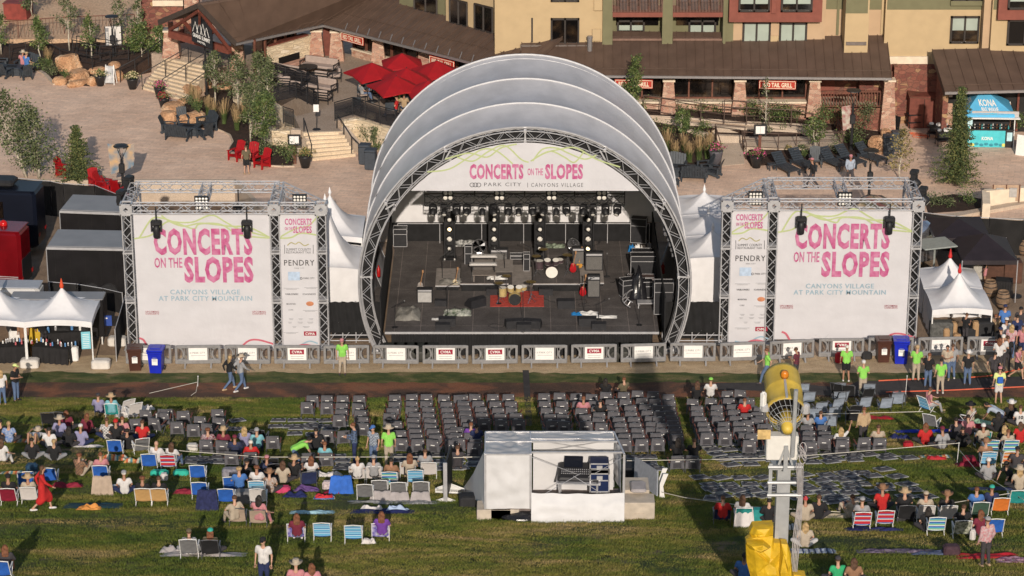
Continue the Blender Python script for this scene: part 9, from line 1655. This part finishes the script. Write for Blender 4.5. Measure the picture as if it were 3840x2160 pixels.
for a,b in(((xB,yf,zTf-.1),(xC-1.4,yf+.8,zB+1.3)),((xC,yf,zTf-.1),(xB+1.6,yf+.8,zB+1.0)),((xB+.3,yb-.3,zR-.2),(xC-.5,yb-.6,zR-.5)),((xC-.5,yb-.3,zR-.2),(xB+.3,yb-.6,zR-.5)),((xB+.4,yf+.3,zB+.8),(xC-1.5,yf+.4,zB+1.6)),((xC-.8,yf+.3,zB+.9),(xB+1.5,yf+.4,zB+1.5))):mb.tb([l(*a),l(*b)],.011,4)
mb.B_('bracing_wire',ALU,e)
mb=MB();mb.box(l((xA+xB)/2,(yf+yb)/2+.05,zPl-.06),(xB-xA,yb-yf,.1));
mb.box(l(xB+.3,(yf+yb)/2,zB+.15),(.2,yb-yf,.4));mb.box(l((xB+xC)/2,(yf+yb)/2+.2,zs-.75),(xC-xB,yb-yf-.4,.08));mb.B_('floor',mat('tent_floor',(.16,.13,.12),.8,.15),e)
for x,w_ in((xA+.3,1.2),(xB-.9,1.0)):mb=MB();mb.rb(l(x,yf+.35,(zB+zPl)/2-.3),(w_,.8,zPl-zB+.55),.02);mb.B_('concrete_block',CB,e)
mb=MB();mb.rb(l(xC+.55,yf+.4,zB+.15),(1.1,.8,1.0),.02);mb.rb(l(xC+.5,yf+1.4,zB+.3),(.9,1.1,.9),.02);mb.box(l(xC+.55,yf-.01,zB+.15),(.35,.03,.18));mb.B_('concrete_block',CB,e)
mb=MB();mb.rb(l(xC+.55,yf+.9,zB+.85),(.55,.8,.14),.05);mb.B_('foam_pad',GRY,e)
zd=YP(N(890,770),yf+.6).z
e2=E_('mixing_desk',V((YP(N(895,770),yf+.6).x,yf+.6,zd)),R(-4),'black mixing console with screen on a table inside the sound tent','mixing desk');mb=MB();mb.rb((0,.35,.12),(1.25,.85,.2),.05,rx=.25);mb.B_('console',CASE,e2);mb=MB();mb.sb([(-.45,.42,.28),(.1,.42,.28),(.1,.75,.5),(-.45,.75,.5)],.03);mb.B_('screen',mat('screen_dark',(.01,.012,.02),.1,.1),e2);mb=MB();[mb.box((-.5+.06*i,.12+.1*j,.2+.025*j),(.03,.04,.02))for i in range(16)for j in range(3)];e2.scale=(1.2,1.2,1.1);mb.B_('faders',mat('fader_grey',(.3,.3,.32),.5),e2);mb=MB();mb.box((0,.1,-.02),(1.3,.6,.04));[mb.tb([(x,y,0),(x,y,-.75)],.03,5)for x in(-.55,.55)for y in(-.1,.5)];mb.B_('table',ALU,e2)
for p,z,w_,d,h_,t in((N(1045,850),0,.66,.6,.9,'tall blue flight case standing beside the mixing console'),(N(1045,722),1,.66,.6,.42,'open blue flight case lid on top of the tall one')):
 x=YP(p,yf+.5).x;zz=YP(p,yf+.5).z;e3=E_('flight_case',V((x,yf+.5,zz)),0,t,'flight case');BCS=mat('case_blue',(.008,.018,.065),.4,.12,3);mb=MB();mb.rb((0,d/2,h_/2),(w_,d,h_),.02);mb.B_('body',BCS,e3);mb=MB();[mb.box((s*w_/2,-.003,h_/2),(.04,.03,h_))for s in(-1,1)];[mb.box((0,-.003,z_),(w_,.03,.04))for z_ in(.02,h_*.5,h_-.02)];mb.box((0,-.02,h_*.62),(.2,.03,.14));mb.B_('edging',ALU,e3)
e4=E_('folding_panel',Wh(M(1110,890),0),R(84),'black folding panel on splayed white feet left of the sound tent','panel');mb=MB();mb.rb((0,0,1.0),(1.7,.08,1.5),.02);mb.B_('board',BLK,e4);mb=MB();mb.box((-.85,0,.9),(.06,.14,1.75));mb.B_('edge_post',ALU,e4)
for x in(-.7,.5):mb=MB();mb.sb([(x-.1,-.55,.0),(x+.12,-.55,.0),(x+.12,-.5,.12),(x+.02,0,.35),(x+.12,.5,.12),(x+.12,.55,0),(x-.1,.55,0)],.05);mb.add([(x-.05,-.55,0),(x-.05,.55,0),(x-.05,.5,.12),(x-.05,0,.35),(x-.05,-.5,.12)],[(0,1,2,3,4)]);mb.box((x,0,.08),(.1,1.1,.1));mb.B_('foot',WHT,e4)
a=Wh(N(1290,700),.6);b=Wh(N(1450,790),.5);e5=E_('tipped_panel',a,label='grey display panel with white feet tipped against the right of the sound tent',cat='panel');d=b-a;mb=MB();mb.sb([(0,-.3,-.25),(d.x,d.y-.4,d.z-.3),(d.x+.05,d.y+.4,d.z+.35),(.05,.45,.4)],.06);mb.B_('board',mat('panel_grey',(.32,.33,.36),.4,.1),e5)
for s in(-1,1):mb=MB();c=d+V((.12,.25*s,0));mb.sb([c+V((0,0,-.5)),c+V((.2,0,-.5)),c+V((.12,0,0)),c+V((.3,0,.5)),c+V((.12,0,.5)),c+V((0,0,.1))],.06);mb.B_('foot',WHT,e5)
mb=MB();mb.ell((0,0,.15),.75,.45,.22,12,z0=-.3);mb.v=[(x,y,z+.06*mnoise.noise(V((x*5,y*5,z*5))))for x,y,z in mb.v];tag(mb.B_('black_tarp',BLKP,None,False,W(N(490,1040))+V((0,-.1,0))),'crumpled black tarp at the front edge of the sound tent','tarp')
tag((lambda q:(lambda m_:(m_.rb((0,0,.3),(.9,.7,.6),.08),m_.B_('black_crate',BAGB,None,False,q))[1])(MB()))(Wh(N(1290,760),0)),'dark crate behind the tipped panel','crate')
HEADY=-41.3;base=V((YP(O(740,1449),HEADY).x,HEADY,gh(0,HEADY)));base.x=YP(O(745,1400),HEADY).x
YLW=mat('snowgun_yellow',(.56,.39,.06),.5,.16,2,bump=.1,coat=.2);YPAD=mat('pad_yellow',(.62,.385,.015),.55,.14,3,bump=1.0,bscale=3.2);GALV=mat('galvanised_mast',(.40,.41,.42),.5,.1,3,metal=.3)
SG=E_('snow_machine',base,0,'yellow drum snow machine on a tall grey mast, lower right','snow machine')
hd_c=YP(O(790,190),HEADY+.2);z_top=YP(O(770,690),HEADY).z;g=base
mb=MB();t=YP(O(773,800),HEADY);b0_=V((base.x,HEADY,base.z-.2));w0=.62;
tx=t.x-base.x;pts=[(-.21,-.2),(.21,-.2),(.21,.2),(-.21,.2)];zt_=z_top-base.z;bot=[V((x,y,-.3))for x,y in pts];top=[V((x*.9+tx,y*.9,zt_))for x,y in pts];mb.add(bot+top,[(3,2,1,0),(4,5,6,7)]+[(i,(i+1)%4,4+(i+1)%4,4+i)for i in range(4)]);mb.B_('mast',GALV,SG)
mb=MB();c=V((tx,0,zt_-.15));
for s in(-1,1):mb.box(c+V((s*.42,-.36,-.3)),(.1,.08,1.1))
for k in(-.75,-.35,.15):mb.tb([c+V((-.5,-.4,k)),c+V((.5,-.4,k))],.055,8)
mb.box(c+V((0,0,.1)),(.75,.75,.12));mb.B_('clamp_bracket',GALV,SG)
x0b=YP(O(662,520),HEADY-.4);x1b=YP(O(870,680),HEADY-.4);mb=MB();cc_=(x0b+x1b)/2-base;mb.rb((cc_.x,-.25,cc_.z),(x1b.x-x0b.x,.4,x0b.z-x1b.z),.03);mb.B_('control_box',mat('box_offwhite',(.66,.64,.60),.5,.04),SG);mb=MB();mb.box((cc_.x-.55,-.46,cc_.z+.45),(.38,.01,.3));mb.B_('label_patch',mat('patch_tan',(.55,.38,.16),.7,.2,8),SG);mb=MB();mb.bar((cc_.x+.1,-.5,cc_.z-.7),(cc_.x+.1,-.5,cc_.z+.1),.1,.12);mb.bar((cc_.x-.1,-.48,cc_.z-.5),(cc_.x+.1,-.5,cc_.z+.1),.05,.06);mb.bar((cc_.x+.3,-.48,cc_.z-.5),(cc_.x+.1,-.5,cc_.z+.1),.05,.06);mb.B_('swivel_fork',GALV,SG)
ctr=YP(O(788,200),HEADY);rD=(YP(O(900,250),HEADY)-YP(O(672,250),HEADY)).length/2*1.12;ax=V((.0,.927,.375)).normalized();rotm=V((0,0,1)).rotation_difference(ax).to_matrix();bk_=YP(O(788,362),HEADY)-base
Lr=1.55;mb=MB();mb.lt([(1e-5,.3),(rD*.9,.3),(rD*.93,0),(rD*.98,-.03),(rD*1.02,.0),(rD*1.02,.12),(rD*.985,.15),(rD*.98,.75),(rD*.995,.77),(rD*.97,.82),(rD*.95,Lr-.15),(rD*.90,Lr),(rD*.82,Lr),(rD*.8,Lr-.2),(1e-5,Lr-.3)],bk_,30,rot=rotm);mb.B_('drum',YLW,SG,True)
mb=MB();mb.lt([(rD*.89,.1),(1e-5,.12)],bk_,24,rot=rotm);mb.B_('fan_interior',BLACKIN,SG);mb=MB()
for k in range(22):a=k*math.pi*2/22;mb.tb([bk_+rotm@V((rD*.99*math.cos(a),rD*.99*math.sin(a),-.02)),bk_+rotm@V((rD*.75*math.cos(a+.15),rD*.75*math.sin(a+.15),-.38)),bk_+rotm@V((rD*.28*math.cos(a+.3),rD*.28*math.sin(a+.3),-.55))],.008,4,cap=False)
for rr_,zz in((.99,-.02),(.88,-.22),(.75,-.38),(.5,-.49),(.3,-.55)):mb.tb([bk_+rotm@V((rD*rr_*math.cos(i*.3307),rD*rr_*math.sin(i*.3307),zz))for i in range(20)],.008,4,cap=False)
mb.B_('wire_guard',GALV,SG);mb=MB();mb.lt([(.001,-.82),(.12,-.8),(.17,-.68),(.18,-.3),(.18,0)],bk_+V((0,0,-.02)),16,rot=rotm);mb.B_('motor_cover',YLW,SG,True)
mb=MB();q1=bk_+rotm@V((0,-rD*1.03,.2));mb.bar(bk_+rotm@V((0,-rD*1.04,.0)),bk_+rotm@V((0,-rD*.9,Lr-.3)),.07,.05)if(rotm@V((0,-1,0))).z>0 else mb.bar(bk_+rotm@V((0,rD*1.04,.0)),bk_+rotm@V((0,rD*.9,Lr-.3)),.07,.05);mb.B_('sight_rail',GALV,SG)
upv=V((0,-.5,.86)).normalized();lp_=bk_+rotm@V((0,0,1.0))+upv*rD*1.0;mb=MB();mb.lt([(.12,0),(.12,.12),(.09,.2),(.001,.24)],lp_,12,rot=V((0,0,1)).rotation_difference(upv).to_matrix());mb.B_('warning_lamp',mat('amber_lamp',(.6,.2,.02),.2),SG,True)
mb=MB();mb.rb(YP(O(640,290),HEADY)-base,(.18,.22,.62),.07);mb.B_('ear_handle',WHT,SG);mb=MB();mb.rb(YP(O(920,340),HEADY)-base,(.24,.25,.34),.05);mb.rb(YP(O(650,335),HEADY)-base,(.25,.25,.25),.05);mb.B_('pivot_box',ALU,SG)
mb=MB();pc=(bk_+rotm@V((0,0,.9)));mb.bar(V((tx,0,zt_-.1)),pc-V((0,-.0,rD*.6)),.3,.3);mb.B_('neck_post',BLK,SG)
mb=MB();a=YP(O(858,215),HEADY-.6)-base;b=YP(O(832,660),HEADY-.5)-base;mb.tb([a,b],.065,8);mb.B_('lift_pole',GALV,SG)
mb=MB()
for k in range(5):
 x=.28+.05*k;mb.tb([cc_+V((x+.1,-.4,-.3)),V((tx+.42+.03*k,-.4,zt_-1.0)),V((.34+.05*k,-.36,2.6)),V((.3+.03*k,-.4,.3))],.014,4)
for k in range(4):mb.tb([cc_+V((.55+.1*math.cos(t*.7+k),-.5,.2*math.sin(t*.7)+.1*k-.1))for t in range(9)],.013,4)
mb.B_('cables',mat('cable_pale',(.45,.42,.42),.6),SG)
def pad(pts,y0,y1,lab=None,nm='crash_pad'):
 P=[YP(p,y0)for p in pts];f=[p-base for p in P];bkk=[V((p.x,p.y+(y1-y0),p.z))for p in f];n=len(f);mb=MB();mb.add(f+bkk,[tuple(range(n)),tuple(range(2*n-1,n-1,-1))]+[(i,n+i,n+(i+1)%n,(i+1)%n)for i in range(n)]);return mb.B_(nm,YPAD,SG)
def padm(pts,y0,y1,sub=1,amp=.10):
 c=V((0,0,0));P=[YP(p,y0)-base for p in pts];n=len(P);c=sum(P,V((0,0,0)))/n;mb=MB();rr=random.Random(n)
 rings=[P,[p.lerp(c,.35)+V((rr.uniform(-.05,.05),-amp*2,rr.uniform(-.05,.05)))for p in P],[p.lerp(c,.75)+V((0,-amp*2.6+rr.uniform(-.06,.06),0))for p in P]];vs=[v for r_ in rings for v in r_]+[c+V((0,-amp*2.5,0))];fs=[(k*n+i,k*n+(i+1)%n,(k+1)*n+(i+1)%n,(k+1)*n+i)for k in(0,1)for i in range(n)]+[(2*n+i,2*n+(i+1)%n,3*n)for i in range(n)]
 bk2=[V((p.x,p.y+.35,p.z))for p in P];o_=len(vs);vs+=bk2;fs+=[(i,o_+i,o_+(i+1)%n,(i+1)%n)for i in range(n)];mb.add(vs,fs);mb.B_('crash_pad',YPAD,SG)
padm([O(525,1225),O(545,1210),O(600,1190),O(705,1185),O(710,1230),O(790,1235),O(805,1290),O(838,1449),O(860,1620),O(620,1620),O(555,1449),O(530,1360)],HEADY-.5,HEADY+.5,amp=.11);padm([O(548,1165),O(570,1120),O(705,1112),O(705,1180),O(560,1190)],HEADY-.35,HEADY+.4,amp=.1);padm([O(800,1240),O(822,1300),O(838,1449),O(850,1600),O(760,1600),O(740,1400),O(760,1235)],HEADY-.75,HEADY-.2,amp=.1);padm([O(530,1235),O(640,1230),O(690,1260),O(640,1290),O(560,1275)],HEADY-.8,HEADY-.4,amp=.08)
padm([O(840,1440),O(920,1449),O(960,1600),O(840,1600)],HEADY-.6,HEADY-.2,amp=.08)
print('people',NP[0])
